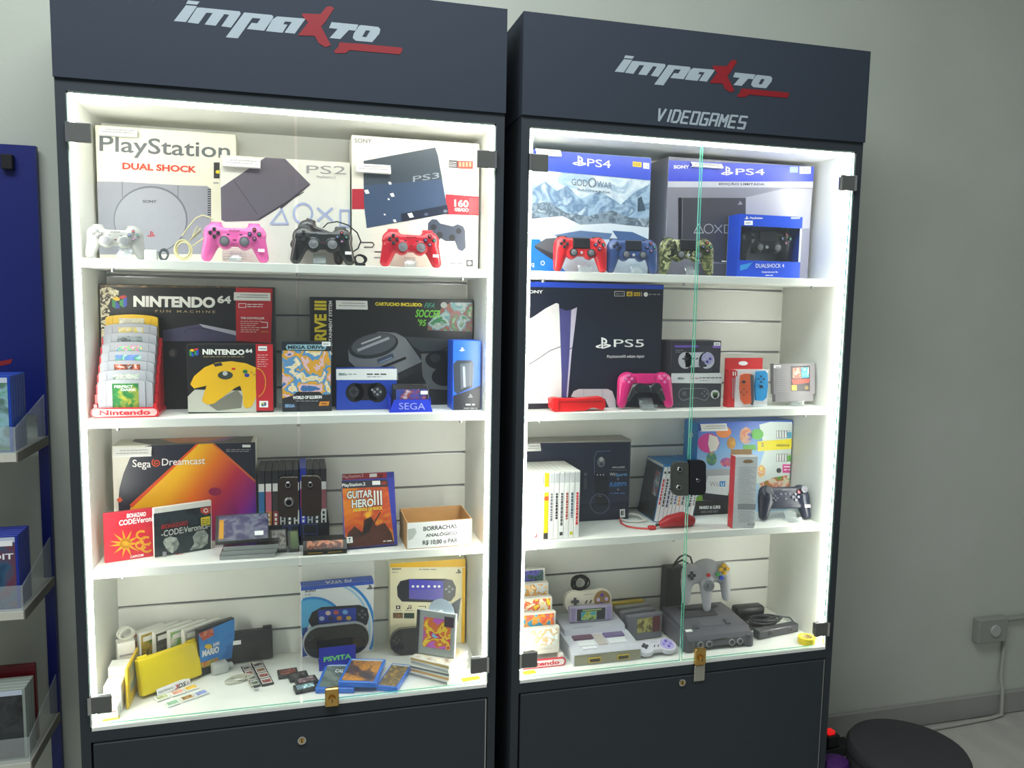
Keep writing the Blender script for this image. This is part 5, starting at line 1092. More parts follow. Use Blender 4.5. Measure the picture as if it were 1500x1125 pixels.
# ================================================================ right cabinet, second shelf
Z2L, Z2 = Z2, ZB + SHR[1]
o = carton_px('console_box', 'dark console carton with tall white console and blue top edge', (770, 411), (972.5, 418), .13, Z2, .13, mat((24, 30, 48), .3))
F = front(o, B3)
F.poly([(60, 60), (1112, 92), (1112, 122), (60, 103)], mat((34, 74, 200), .35), 1)
F.poly([(88, 350), (130, 330), (230, 262), (305, 224), (325, 232), (330, 320), (345, 760), (345, 955), (88, 970)], mat((228, 226, 228), .3), 2); F.poly([(328, 262), (380, 282), (420, 275), (458, 258), (440, 400), (415, 650), (392, 930), (348, 930), (340, 600)], mat((72, 72, 130), .3), 1); F.poly([(418, 276), (462, 256), (445, 400), (420, 600), (392, 930), (382, 930), (405, 600)], mat((196, 190, 212), .3), 2)
F.line([(92, 690), (180, 635), (260, 580), (340, 550)], 7, mat((110, 112, 120), .4), 3); F.line([(405, 570), (428, 556)], 6, mat((60, 62, 90), .4), 3)
F.text('SONY', (78, 152), (206, 152), 24, PAPER, 3, .03)
F.line([(742, 138), (815, 138), (815, 172), (742, 172)], 3, PAPER, 3, True); F.greek(752, 156, 808, GREYINK, 7, 3); F.rect(832, 138, 876, 174, mat((226, 190, 40), .4), 3); F.rect(886, 144, 934, 172, mat((226, 190, 40), .4), 3); F.text('4K', (842, 168), (866, 168), 20, INK, 4, .02); F.text('HDR', (892, 166), (928, 166), 14, INK, 4, .02); F.line([(944, 142), (944, 174)], 3, PAPER, 3); F.ell(976, 160, 16, 17, PAPER, 3); F.greek(998, 160, 1082, GREYINK, 8, 3)
ps_logo(F, 655, 524, 88, PAPER, 3); F.text('PS5', (736, 554), (962, 554), 58, PAPER, 3); F.text('PlayStation®5 edição digital', (686, 634), (962, 632), 20, PAPER, 3)
F.poly([(415, 925), (435, 885), (475, 868), (690, 868), (725, 885), (748, 950), (752, 1010), (700, 1010), (670, 940), (510, 940)], mat((206, 200, 206), .3), 3); F.line([(510, 872), (510, 920)], 3, GREYINK, 4); F.line([(648, 872), (652, 925)], 3, GREYINK, 4)
F.done()
price_card(o, B3, 92, 912, 262, 968, 'on the dark carton with a tall white console', 2)
# red grip
yR = .075; pts = [(262, 940), (290, 930), (400, 940), (500, 936), (640, 924), (664, 945), (668, 990), (650, 1020), (612, 1012), (570, 1000), (520, 1022), (400, 1032), (290, 1034), (266, 1010)]
q = [at_y(*B3(p), yR) for p in pts]; zm = min(v.z for v in q); cx = sum(v.x for v in q) / len(q)
o = empty('controller_grip', Tm(cx, yR, Z2 + .0006), 'bright red plastic grip lying before the dark carton', 'controller grip'); RG = mat((226, 20, 24), .4)
sm_part('grip_body', o, lambda m: m.prism([(v.x - cx, -.008, v.z - zm) for v in q], (0, .03, 0), RG), False); x0 = min(v.x for v in q) - cx
sm_part('end_cap', o, lambda m: m.rbox((x0 + .002, -.012, .003), (x0 + .02, -.0082, .03), RG, .002, 2), False); sm_part('rail', o, lambda m: m.box((x0 + .024, -.0095, .024), (x0 + .14, -.0081, .028), mat((180, 16, 20), .4)), False)
# magenta pad
o, s = pad_root('game_controller', 'magenta and black game controller on a clear stand', (906, 598), (986, 600), .078, Z2, .17, .25, -.08, .004)
pr = [('b', (-.045, -.012, .058), (.045, .014, .1), .009)]
for k in (-1, 1): pr += [('e', (k * .052, 0, .078), (.030, .017, .027)), ('c', (k * .058, .002, .07), .0245, (k * .071, .006, .015), .0145, .85)]
vs, fs = blob('dualsense', pr); MG = mat((214, 24, 118), .35, coat=.2)
sm_part('body', o, lambda m: m.add(vs, fs, MG)); DKC = mat((30, 34, 42), .25, coat=.3)
vs2, fs2 = blob('dualsense_c', [('b', (-.036, -.012, .044), (.036, .010, .068), .008), ('c', (-.034, -.004, .06), .013, (-.052, 0, .026), .007, .9), ('c', (.034, -.004, .06), .013, (.052, 0, .026), .007, .9), ('y', (-.025, .004, .056), (-.025, -.017, .056), .016, .0145), ('y', (.025, .004, .056), (.025, -.017, .056), .016, .0145)])
sm_part('dark_centre', o, lambda m: m.add([(a, b - .003, c) for a, b, c in vs2], fs2, DKC))
for k in (-1, 1):
    sm_part('thumbstick', o, lambda m: m.cyl((k * .025, -.018, .056), (k * .025, -.028, .056), .007, .0065, BLACK, 14).cyl((k * .025, -.0275, .056), (k * .025, -.032, .056), .012, .0113, DKC, 20))
    for i in range(4): sm_part('button', o, lambda m: m.cyl((k * .054 + .0095 * math.cos(i * math.pi / 2), -.012, .082 + .0095 * math.sin(i * math.pi / 2)), (k * .054 + .0095 * math.cos(i * math.pi / 2), -.0195, .082 + .0095 * math.sin(i * math.pi / 2)), .0046, .0042, mat((226, 120, 176), .3), 12))
sm_part('touchpad', o, lambda m: m.rbox((-.026, -.0155, .068), (.026, -.011, .0985), MG, .003, 2), False)
acrylic_stand(at_y(948, 600, .075).x, .075, Z2, 1.0, 'clear acrylic easel under the magenta controller', .04)
# two stacked controller boxes
yb8 = .105
p, q = at_y(*B4((412, 340)), yb8), at_y(*B4((740, 345)), yb8); hl = p.z - Z2
o = carton('controller_box', 'charcoal controller carton with white band and round green badge, lower of two', (p.x, yb8), (q.x, yb8), Z2, hl, .075, mat((64, 66, 72), .4))
F = front(o, B4); F.rect(380, 330, 760, 402, mat((228, 230, 230), .45), 1, 2); F.text('8BitDo', (452, 378), (496, 378), 13, mat((60, 100, 90), .4), 2, .03); F.greek(540, 372, 585, mat((200, 90, 90), .4), 5); F.greek(592, 368, 735, INK, 5); F.greek(596, 386, 650, GREYINK, 4)
PG = mat((120, 122, 130), .3); F.arc(492, 475, 32, 38, 90, 270, 6, PG, 2); F.arc(622, 475, 32, 38, -90, 90, 6, PG, 2); F.line([(492, 437), (622, 437)], 6, PG, 2); F.line([(492, 513), (540, 498), (580, 498), (622, 513)], 6, PG, 2); F.ell(495, 470, 15, 15, mat((96, 98, 106), .3), 2)
for x, y in ((610, 470), (625, 455), (640, 470), (625, 485)): F.ell(x, y, 6, 6, PG, 3)
F.ell(694, 475, 28, 29, mat((226, 228, 224), .4), 2); F.rect(678, 462, 712, 490, mat((70, 110, 60), .4), 3); F.rect(684, 478, 706, 500, INK, 3); F.done()
p2, q2 = at_y(*B4((415, 128)), yb8), at_y(*B4((736, 130)), yb8)
o = carton('controller_box', 'dark carton picturing a pale rounded pad with purple buttons, upper of two', (p2.x, yb8), (q2.x, yb8), Z2 + hl + .0008, p2.z - Z2 - hl - .001, .075, mat((46, 46, 56), .4))
F = front(o, B4); F.rect(432, 158, 590, 172, mat((110, 80, 180), .4), 1); F.greek(440, 190, 490, GREYINK, 4); F.greek(440, 202, 470, GREYINK, 4); F.rect(678, 158, 732, 176, mat((130, 100, 190), .4), 1); F.rect(686, 138, 728, 160, PAPER, 2); F.greek(692, 150, 722, GREYINK, 6, 3); F.rect(585, 160, 680, 330, mat((58, 58, 70), .4), 1)
PP = mat((196, 196, 206), .35); F.ell(502, 255, 46, 54, PP, 2); F.ell(640, 255, 50, 54, PP, 2); F.poly([(502, 205), (640, 202), (640, 296), (560, 300), (502, 300)], PP, 2); F.line([(485, 245), (520, 245)], 11, INK, 3); F.line([(502, 228), (502, 264)], 11, INK, 3); F.ell(645, 245, 40, 40, mat((170, 166, 206), .35), 3)
for x, y, c in ((640, 228, (190, 186, 220)), (662, 245, (70, 60, 150)), (643, 264, (70, 60, 150)), (622, 246, (190, 186, 220))): F.ell(x, y, 9, 9, mat(c, .3), 4)
F.ell(608, 280, 20, 22, mat((60, 62, 72), .3), 4); F.line([(545, 248), (556, 240)], 6, INK, 3); F.line([(570, 248), (582, 240)], 6, INK, 3); F.done()
# blister pack with two small controllers
yJ = .112; p, q = at_y(*B4((758, 320)), yJ), at_y(*B4((1000, 320)), yJ); w = q.x - p.x
o = empty('blister_pack', Tm(p.x, yJ, Z2 + .0004), 'red hanging pack with one orange and one blue side controller', 'game box'); hT = at_y(*B4((870, 240)), yJ).z - Z2; hL = at_y(*B4((900, 318)), yJ - .022).z - Z2; RJ = mat((206, 36, 40), .4)
x1 = at_y(*B4((826, 400)), yJ - .022).x - p.x; x2 = at_y(*B4((1038, 400)), yJ - .022).x - p.x
sm_part('hang_card', o, lambda m: m.box((0, 0, 0), (w, .002, hT), RJ), False); sm_part('red_side', o, lambda m: m.box((0, -.022, 0), (x1, -.0002, hL), RJ), False); fp = sm_part('white_front', o, lambda m: m.box((x1 + .0002, -.022, 0), (x2, -.0002, hL), mat((226, 228, 230), .4)), False)
F = Face(fp, (0, -.0222, 0), (0, -1, 0), B4, M=o.matrix_basis.copy()); F.rect(800, 322, 838, 358, RJ, 1); F.line([(812, 330), (812, 352)], 7, PAPER, 2); F.line([(826, 330), (826, 352)], 7, PAPER, 2); F.poly([(990, 322), (1035, 318), (1035, 345), (995, 342)], PAPER, 2)
for x in (808, 818): F.line([(x, 370), (x, 500)], 4, mat((170, 172, 178), .5), 1)
F.done('pack_print')
F = Face(fp, (0, -.0005, 0), (0, -1, 0), B4, M=o.matrix_basis.copy()); F.ell(876, 274, 30, 14, PAPER, 1); F.done('hanger_hole')
for pts, c, st, bt, nm in (([(856, 350), (880, 340), (925, 342), (932, 400), (928, 500), (918, 532), (880, 538), (858, 510), (850, 430)], (214, 92, 50), (878, 394), (880, 460), 'orange_controller'), ([(958, 326), (1012, 322), (1026, 340), (1028, 420), (1018, 495), (995, 516), (952, 512), (946, 420)], (40, 150, 214), (990, 424), (992, 376), 'blue_controller')):
    G = Face(fp, (0, -.0224, 0), (0, -1, 0), B4, M=o.matrix_basis.copy()); pr_ = sm_part(nm, o, lambda m: m.prism([G.at(x, 0) for x in pts], (0, -.007, 0), mat(c, .4)), False)
    G = Face(pr_, (0, -.0296, 0), (0, -1, 0), B4, M=o.matrix_basis.copy()); c0 = G.at(st, 0); MB().cyl(c0, c0 + V((0, -.005, 0)), .0042, .004, mat((50, 52, 60), .4), 14).build('thumbstick', pr_, True)
    for i in range(4): c1 = G.at((bt[0] + 18 * math.cos(i * math.pi / 2), bt[1] + 18 * math.sin(i * math.pi / 2)), 0); MB().cyl(c1, c1 + V((0, -.0015, 0)), .0021, .002, mat((60, 50, 56), .4), 10).build('button', pr_, True)
sm_part('dark_rail', o, lambda m: m.prism([G.at(x, 0) + V((0, .006, 0)) for x in ((922, 350), (944, 350), (946, 520), (940, 546), (930, 540))], (0, -.006, 0), mat((70, 72, 82), .4)), False)
# big grey cartridge
yN = .1; p, q = at_y(*B4((1076, 500)), yN), at_y(*B4((1342, 500)), yN); w = q.x - p.x; hT = at_y(*B4((1200, 286)), yN).z - Z2 - .008; NG = mat((128, 124, 128), .5)
o = empty('game_cartridge', Tm(p.x, yN, Z2 + .012, 0, .1), 'large grey cartridge with black picture label on a clear easel', 'game cartridge')
zs = hT * .2
sm_part('shell', o, lambda m: m.prism([(.005, 0, 0), (w - .006, 0, 0), (w - .006, 0, zs), (w, 0, zs), (w, 0, hT), (0, 0, hT), (0, 0, zs), (.005, 0, zs)], (0, .016, 0), NG), False)
for i in range(12): sm_part('grip_ridge', o, lambda m: m.box((.006, -.0012, zs + .006 + i * hT * .058), (w * .35, -.0001, zs + .0085 + i * hT * .058), mat((140, 136, 140), .5)), False)
G = Face(o, (0, 0, 0), (0, -1, 0), B4); G.poly([(1183, 292), (1307, 290), (1307, 455), (1185, 453)], mat((56, 50, 54), .4), 2); G.poly([(1195, 305), (1245, 300), (1250, 370), (1195, 372)], art([(214, 170, 130), (190, 60, 50), (226, 200, 170)], 90, 3), 3); G.poly([(1250, 302), (1300, 300), (1300, 366), (1252, 368)], art([(90, 180, 220), (225, 225, 220), (60, 140, 190)], 120, 4, 'voronoi'), 3); G.poly([(1187, 380), (1305, 374), (1300, 398), (1200, 412)], mat((200, 60, 44), .4), 3); G.rect(1188, 415, 1222, 450, mat((206, 170, 60), .4), 3); G.ell(1285, 432, 13, 13, mat((130, 110, 60), .4), 3)
G.done('label_print'); G = Face(o, (0, 0, 0), (0, -1, 0), B4); G.poly([(1074, 288), (1120, 288), (1120, 305), (1074, 305)], PAPER, 3); G.greek(1082, 297, 1112, GREYINK, 5, 4); G.done('price_sticker')
acrylic_stand(at_y(1165, 590, yN).x, yN + .003, Z2, .95, 'clear acrylic easel under the large grey cartridge', .034)
# ================================================================ right cabinet, third shelf
o = carton_px('console_box', 'dark navy console carton with remote and ring drawn in outline, grey lid', (770, 648), (924.5, 644.5), .21, Z3, .079, mat((40, 46, 68), .35), faces=None)
F = front(o, B5)
F.poly([(80, 150), (1000, 140), (1000, 160), (80, 172)], mat((150, 148, 140), .5), 1); F.line([(995, 145), (990, 830)], 8, mat((120, 124, 132), .5), 1)
SK = mat((96, 108, 140), .4); F.line([(820, 238), (700, 244), (680, 290), (680, 440)], 6, SK, 2); F.poly([(680, 420), (760, 440), (800, 455), (800, 700), (690, 700)], mat((26, 28, 40), .35), 1)
F.ell(738, 335, 34, 44, mat((120, 126, 134), .3), 2); F.ell(740, 310, 18, 20, mat((190, 194, 198), .3), 3); F.line([(722, 352), (758, 352)], 9, mat((54, 58, 72), .3), 3); F.line([(740, 338), (740, 368)], 9, mat((54, 58, 72), .3), 3)
for x in (705, 732, 757): F.ell(x, 444, 5, 5, PAPER, 3)
F.arc(726, 692, 82, 84, 0, 360, 6, SK, 3, 32); F.text('Wii', (712, 634), (742, 634), 13, GREYINK, 3)
F.ell(603, 440, 15, 16, mat((84, 92, 110), .4), 2); F.rect(588, 472, 615, 568, mat((70, 78, 88), .4), 2)
F.text('INCLUDES', (835, 386), (942, 384), 13, PAPER, 3, .02); F.greek(815, 402, 960, GREYINK, 4, 3); F.text('Wii', (812, 452), (858, 452), 26, PAPER, 3); F.text('Sports', (862, 456), (962, 450), 28, mat((110, 170, 225), .4), 3, .03)
F.text('Resort', (808, 550), (955, 538), 42, mat((70, 140, 220), .4), 3, .02, 8); F.greek(850, 512, 940, mat((110, 170, 225), .4), 6, 3); F.greek(818, 602, 942, mat((90, 130, 200), .4), 7, 3)
for y in (480, 570): F.line([(874, y), (892, y)], 5, GREYINK, 3); F.line([(883, y - 9), (883, y + 9)], 5, GREYINK, 3)
F.poly([(898, 742), (942, 738), (944, 808), (900, 812)], PAPER, 3); F.text('E', (908, 792), (934, 790), 38, INK, 4, .04); F.done()
w, d, h = o['dims']; m = MB().box((-.0002, -.0002, h + .0001), (w + .0002, d, h + .0008), mat((150, 148, 140), .5)); lid = m.build('grey_lid', o); T = topf(o, B5); T.text('Wii', (516, 96), (330, 106), -26, mat((196, 194, 188), .5), 4, .0); T.done('lid_lettering')
price_card(o, B5, 92, 176, 210, 232, 'on the navy carton with outlined remote', 0)
# white game spines
SPW = [('plain white', None, (200, 200, 200)), ('grey script', None, (150, 150, 155)), ('pale blue script', None, (170, 190, 205)), ('yellow', (232, 194, 30), (214, 60, 60)), ('grey lettering', None, (120, 120, 124)), ('black block lettering', None, (40, 40, 44)), ('thin lettering and badge', None, (90, 90, 96)), ('red and grey lettering', None, (170, 80, 70)), ('blue-grey lettering, yellow tag', None, (80, 100, 120)), ('bold red lettering', None, (206, 40, 40))]
gx0 = at_y(*B5((110, 600)), .066).x; gx1 = at_y(*B5((557, 600)), .066).x; n = len(SPW); gw = (gx1 - gx0) / n
hw = at_y(*B5((400, 415)), .066).z - Z3
for i, (nm, bc, tc) in enumerate(SPW):
    cw_ = gw * .96; o = MB().rbox((0, 0, 0), (cw_, .132, hw), mat((238, 238, 232), .4), .001, 1).build('game_case', M=Tm(gx0 + gw * i, .066, Z3 + .0004)); tag(o, 'white game case with %s on its spine, %s in the white row' % (nm, ORD[i]), 'game case', 'white game cases')
    s = MB(); s.box((.001, -.0005, .002), (cw_ - .001, -.0001, hw - .002), mat(bc or (236, 236, 234), .4)); s.box((.001, -.0009, hw * .83), (cw_ - .001, -.0006, hw * .97), mat((196, 200, 202) if not bc else (214, 176, 30), .4))
    if bc: s.box((.001, -.0009, .002), (cw_ - .001, -.0006, hw * .1), mat((60, 60, 60), .4)); s.box((.001, -.0009, hw * .7), (cw_ - .001, -.0006, hw * .78), mat((240, 236, 220), .4)); s.box((.001, -.0009, hw * .58), (cw_ - .001, -.0006, hw * .64), mat((206, 90, 40), .4))
    else:
        z = hw * .68
        while z > hw * (.3 if i % 3 else .22): l = random.uniform(.003, .009); s.box((cw_ * .3, -.0009, z - l), (cw_ * .72, -.0006, z), mat(tc, .4)); z -= l + .0016
        if i in (6, 8): s.box((cw_ * .2, -.0009, hw * .05), (cw_ * .8, -.0006, hw * .1), mat((60, 60, 64) if i == 6 else (206, 200, 60), .4))
        if i == 1: s.prism([(cw_ * .2, -.0006, .006), (cw_ * .9, -.0006, .02), (cw_ * .9, -.0006, .008)], (0, -.0003, 0), mat((214, 100, 110), .4))
    s.build('spine_print', o)
# leaning row of cases with blue tops
lean = math.radians(9); x0 = 1.418; tt = .0118
WUS = [('red and white', (200, 50, 50)), ('black lettering', (50, 50, 54)), ('navy lettering', (50, 60, 100)), ('grey lettering', (120, 120, 124)), ('blue lettering', (70, 90, 150)), ('orange strip', (220, 140, 60)), ('dark grey lettering', (84, 84, 90)), ('pale lettering', (170, 172, 176)), ('charcoal lettering', (60, 62, 66)), ('thin grey lettering', (140, 142, 148))]
for i, (nm, c) in enumerate(WUS):
    M = Tm(x0 + i * tt / math.cos(lean), .158, Z3 + .0026, -.06) @ Matrix.Rotation(lean, 4, 'Y'); o = MB().rbox((0, 0, 0), (tt * .96, .13, .166), mat((40, 130, 196), .35), .001, 1).build('game_case', M=M); tag(o, 'blue-topped game case with white spine and %s, %s in the leaning row' % (nm, ORD[i]), 'game case', 'leaning blue-topped game cases')
    s = MB(); s.box((.0006, -.0006, .002), (tt * .96 - .0006, -.0001, .160), mat((232, 232, 230), .4)); z = .125
    while z > .05: l = random.uniform(.004, .012); s.box((.0035, -.001, z - l), (.0085, -.0007, z), mat(c, .4)); z -= l + .002
    s.box((.003, -.001, .14), (.009, -.0007, .147), mat((80, 90, 100), .4)); s.build('spine_print', o)
    if i == 0:
        m = MB(); m.box((-.0006, .004, .003), (-.0001, .126, .155), art([(40, 46, 52), (60, 66, 72), (30, 34, 40)], 20, 4)); m.box((-.001, .012, .07), (-.0007, .05, .14), art([(170, 60, 50), (90, 120, 140), (190, 186, 180)], 50, 8)); m.box((-.001, .004, .157), (-.0007, .126, .164), mat((214, 214, 210), .4)); m.build('cover_print', o)
# colourful bundle carton
yU = .205
o = carton_px('console_box', 'colourful sky blue console carton with tablet controller pictured', (1023, 619), (1172.5, 616), yU, Z3, .085, mat((60, 120, 200), .35))
F = front(o, B6)
F.poly([(500, 90), (1270, 75), (1270, 800), (470, 800)], ramp([(0, (50, 90, 200)), (.5, (120, 170, 226)), (1, (170, 206, 235))], F.at((700, 90), 0), F.at((700, 480), 0)), 1)
F.poly([(940, 480), (1000, 300), (960, 110), (1040, 90), (1200, 90), (1270, 130), (1270, 520), (940, 540)], mat((216, 228, 226), .4), 2)
F.ell(590, 245, 80, 72, mat((196, 40, 140), .4), 2); F.poly([(595, 180), (650, 200), (668, 245), (645, 300), (600, 310), (585, 250)], mat((226, 222, 214), .4), 3); F.ell(700, 165, 55, 42, mat((226, 130, 60), .4), 2)
F.ell(862, 190, 46, 62, art([(200, 50, 40), (220, 170, 130), (50, 80, 180)], 40, 3), 3); F.ell(945, 180, 46, 40, mat((90, 180, 70), .4), 3); F.ell(755, 245, 32, 44, art([(226, 170, 50), (150, 90, 50)], 50, 5), 3); F.ell(610, 360, 38, 50, art([(60, 90, 160), (70, 140, 80), (210, 170, 140)], 50, 6), 3); F.ell(720, 385, 45, 34, art([(60, 80, 190), (220, 90, 90), (225, 225, 225)], 60, 7), 3); F.poly([(840, 260), (930, 255), (940, 295), (845, 300)], mat((90, 170, 70), .4), 2)
F.poly([(945, 232), (1245, 212), (1245, 285), (948, 305)], mat((236, 220, 40), .4), 4); F.greek(1085, 262, 1220, mat((170, 150, 40), .4), 14, 5); F.text('2', (972, 270), (992, 268), 26, mat((90, 80, 120), .4), 5)
for y0, y1, c in ((150, 208, (90, 180, 214)), (320, 378, (110, 190, 70))):
    for i in range(5): F.rect(1085 + i * 20, y0 + 4, 1100 + i * 20, y1, mat((236, 238, 236), .4), 4); F.line([(1085 + i * 20, y0 + 4), (1100 + i * 20, y0 + 4), (1100 + i * 20, y1), (1085 + i * 20, y1)], 3, mat((110, 120, 130), .4), 5, True)
    F.rect(1165, y0 + 14, 1195, y1, mat(c, .4), 5)
F.rect(1130, 400, 1205, 462, mat((220, 70, 150), .4), 4); F.greek(1140, 418, 1195, PAPER, 8, 5); F.greek(1140, 440, 1190, PAPER, 8, 5); F.ell(1103, 445, 18, 18, mat((60, 60, 60), .4), 4); F.ell(1222, 442, 18, 18, mat((60, 60, 60), .4), 4)
F.poly([(960, 540), (1060, 500), (1160, 480), (1260, 500), (1260, 570), (960, 570)], art([(80, 160, 60), (200, 90, 50), (230, 220, 200), (110, 180, 70)], 40, 9), 4); F.ell(975, 450, 30, 44, art([(240, 220, 120), (214, 150, 90), (240, 236, 220)], 60, 4), 4); F.poly([(1195, 380), (1260, 340), (1260, 420), (1200, 410)], mat((110, 180, 60), .4), 4)
F.poly([(560, 440), (700, 432), (780, 440), (780, 470), (740, 620), (700, 665), (620, 668), (540, 620), (550, 500)], mat((178, 178, 186), .3), 5); F.poly([(545, 600), (760, 612), (760, 680), (520, 660)], mat((36, 38, 48), .3), 6); F.poly([(583, 486), (755, 478), (728, 628), (552, 608)], mat((232, 234, 236), .3), 7)
F.text('Wii', (596, 560), (658, 562), 34, GREYINK, 8); F.poly([(668, 524), (710, 522), (708, 562), (666, 562)], mat((30, 140, 214), .4), 8); F.text('U', (676, 556), (700, 556), 24, PAPER, 9, .03)
F.poly([(430, 670), (780, 672), (780, 800), (430, 800)], mat((28, 28, 34), .35), 7); F.poly([(490, 640), (540, 620), (545, 668), (490, 670)], mat((120, 170, 60), .4), 7); F.text('MARIO & LUIGI', (520, 728), (672, 724), 24, PAPER, 8, .05); F.text('DELUXE SET', (532, 756), (656, 752), 16, GREYINK, 8, .02); F.text('32', (732, 736), (756, 735), 20, PAPER, 8, .02); F.done()
L = leftf(o, B6); L.rect(330, 60, 520, 690, mat((30, 130, 196), .35), 1); L.rect(330, 690, 520, 800, mat((28, 28, 34), .35), 1)
for x, y in ((405, 95), (405, 158), (402, 225)): L.rect(x - 10, y - 10, x + 10, y + 10, mat((170, 210, 235), .4), 2)
L.arc(462, 186, 12, 14, 0, 360, 5, PAPER, 2, 12); L.done('side_print')
price_card(o, B6, 526, 105, 716, 152, 'on the colourful sky blue carton', -2)
# remote with curved red handset and its lead
o = empty('handset_controller', Tm(at_z(*B6((300, 835)), Z3).x, .105, Z3 + .0004, .06), 'red curved handset controller lying on the shelf', 'game controller'); p, q = at_y(*B6((165, 780)), .105), at_y(*B6((442, 780)), .105); wn = q.x - p.x
vs, fs = blob('nunchuk', [('c', (-.042, 0, .012), .010, (-.02, 0, .018), .017, 1), ('c', (-.02, 0, .018), .017, (.02, 0, .021), .021, 1), ('c', (.02, 0, .021), .021, (.048, 0, .015), .015, 1)], .0025)
sm_part('body', o, lambda m: m.add([(a * wn / .115, b, c) for a, b, c in vs], fs, mat((176, 30, 40), .4))); sm_part('tail_collar', o, lambda m: m.cyl((-wn * .47, 0, .011), (-wn * .52, 0, .009), .005, .004, mat((50, 40, 44), .4), 12))
c = at_z(*B6((90, 845)), Z3); le = empty('handset_lead', Tm(c.x, c.y, Z3 + .0004), 'white and red lead with red plug beside the red handset', 'cable')
P = lambda x, y, z=.0025: at_z(*B6((x, y)), Z3) - V((c.x, c.y, Z3)) + V((0, 0, z))
MB().tube([P(-60, 790, .006), P(-45, 800, .009), P(20, 790, .011), P(80, 800, .010), P(128, 825, .006), P(80, 832, .005), P(0, 830, .004), P(-50, 815, .004)], .0034, mat((226, 222, 214), .5), 7).build('white_loops', le, True); MB().tube([P(-60, 800), P(-50, 840), P(-10, 862), P(60, 875), P(145, 880)], .0024, mat((206, 60, 60), .5), 7).build('red_loop', le, True); a = P(150, 880, 0); MB().rbox((a.x, a.y - .008, .0), (a.x + .02, a.y + .008, .010), mat((190, 40, 44), .4), .002, 1).build('plug', le)
# tall hanging pack
A_, B__ = (1.607, .057), (1.672, .05)
o = carton('accessory_box', 'tall grey-backed hanging pack with red edge and barcode', A_, B__, Z3, at_y(*B6((800, 345)), .057).z - Z3, .03, mat((214, 216, 218), .45), cat='game box'); w, d, h = o['dims']
m = MB(); m.box((-.0008, .0002, 0), (-.0001, d, h), mat((200, 40, 46), .4)); m.build('red_edge', o); MB().box((-.0005, d + .0002, 0), (w - .004, d + .002, h + .014), mat((176, 140, 96), .5)).build('hang_card', o)
F = front(o, B6); F.poly([(838, 385), (855, 368), (900, 366), (922, 382), (900, 392), (858, 392)], mat((150, 116, 76), .5), 1)
for i, y in enumerate(list(range(425, 690, 11)) + list(range(745, 830, 11))): F.greek(806 if i % 3 else 815, y, 940 - (i * 37 % 50), GREYINK, 3, 1)
F.rect(803, 690, 943, 732, mat((150, 152, 156), .5), 1); F.rect(868, 828, 935, 855, PAPER, 1)
for i in range(14): F.rect(872 + i * 4.4, 830, 874 + i * 4.4, 852, INK, 2)
F.done()
# black gloss pad
o, s = pad_root('game_controller', 'glossy black two-handled controller with sticks at its top corners', (1115.5, 757), (1186.5, 759), .098, Z3, .168, .3, -.1, .002)
pr = [('b', (-.058, -.011, .034), (.058, .012, .1), .009)]
for k in (-1, 1): pr += [('e', (k * .055, 0, .082), (.026, .015, .024)), ('c', (k * .058, .001, .07), .025, (k * .069, .004, .016), .0155, .85)]
vs, fs = blob('wiiupro', pr); GB = mat((34, 38, 58), .38, coat=.12); sm_part('body', o, lambda m: m.add(vs, fs, GB)); SG = mat((120, 124, 136), .35)
for k in (-1, 1): sm_part('thumbstick', o, lambda m: m.cyl((k * .057, -.010, .09), (k * .057, -.022, .09), .006, .006, BLACK, 12).cyl((k * .057, -.021, .09), (k * .057, -.026, .09), .011, .0105, mat((96, 98, 106), .4), 20))
for i in range(4):
    dx, dz = math.cos(i * math.pi / 2), math.sin(i * math.pi / 2)
    sm_part('d_pad_key', o, lambda m: m.rbox((-.034 + dx * .006 - .003, -.0155, .066 + dz * .006 - .003), (-.034 + dx * .006 + .003, -.010, .066 + dz * .006 + .003), SG, .0006, 1), False); sm_part('button', o, lambda m: m.cyl((.032 + dx * .009, -.010, .068 + dz * .009), (.032 + dx * .009, -.0158, .068 + dz * .009), .0042, .004, SG, 12))
for x in (-.014, 0, .014): sm_part('centre_key', o, lambda m: m.cyl((x, -.010, .078), (x, -.0138, .078), .003, .003, SG, 10))
sm_part('power_key', o, lambda m: m.rbox((-.003, -.0138, .06), (.003, -.010, .066), SG, .0006, 1), False); t = MB(); ltext(t, 'WiiU', -.010, .010, .088, .0925, -.0122, GREYINK, .02); t.build('maker_lettering', o); sm_part('red_badge', o, lambda m: m.cyl((.043, -.013, .083), (.043, -.0172, .083), .0052, .0052, mat((150, 40, 60), .3), 12)); sticker(o, .066, .04, -.0175, .018, .009)
acrylic_stand(at_y(1160, 760, .095).x, .095, Z3, .9, 'clear acrylic easel under the glossy black controller', .04)
# ================================================================ right cabinet, floor
# stepped stand of pale cartridges
cx5 = 1.058; cw5 = .112
cart_stand(cx5, .062, Z4, cw5, 5, .034, .026, 'white stepped stand holding pale cartridges, with red name plate', mat((232, 228, 222), .4), (mat((236, 226, 224), .4), mat((206, 40, 60), .4)), rim=mat((206, 40, 60), .4))
zf = at_y(798, 920, .066).z - Z4; zk = at_y(780, 834, .2).z - Z4
SF = [('white label with small drawings, nearest of the white stepped stand', [(236, 236, 230), (200, 214, 214), (214, 180, 130), (236, 236, 232)]), ('blue and orange label, second of the white stepped stand', [(50, 120, 214), (214, 90, 60), (230, 150, 50), (60, 150, 190)]), ('yellow and red label, third of the white stepped stand', [(236, 210, 50), (220, 100, 70), (236, 226, 200), (226, 190, 40)]), ('cream and gold label, fourth of the white stepped stand', [(236, 216, 170), (206, 150, 70), (190, 200, 210), (226, 190, 130)]), ('dark purple label, farthest of the white stepped stand', [(60, 60, 120), (90, 80, 160), (60, 100, 90), (44, 44, 84)])]
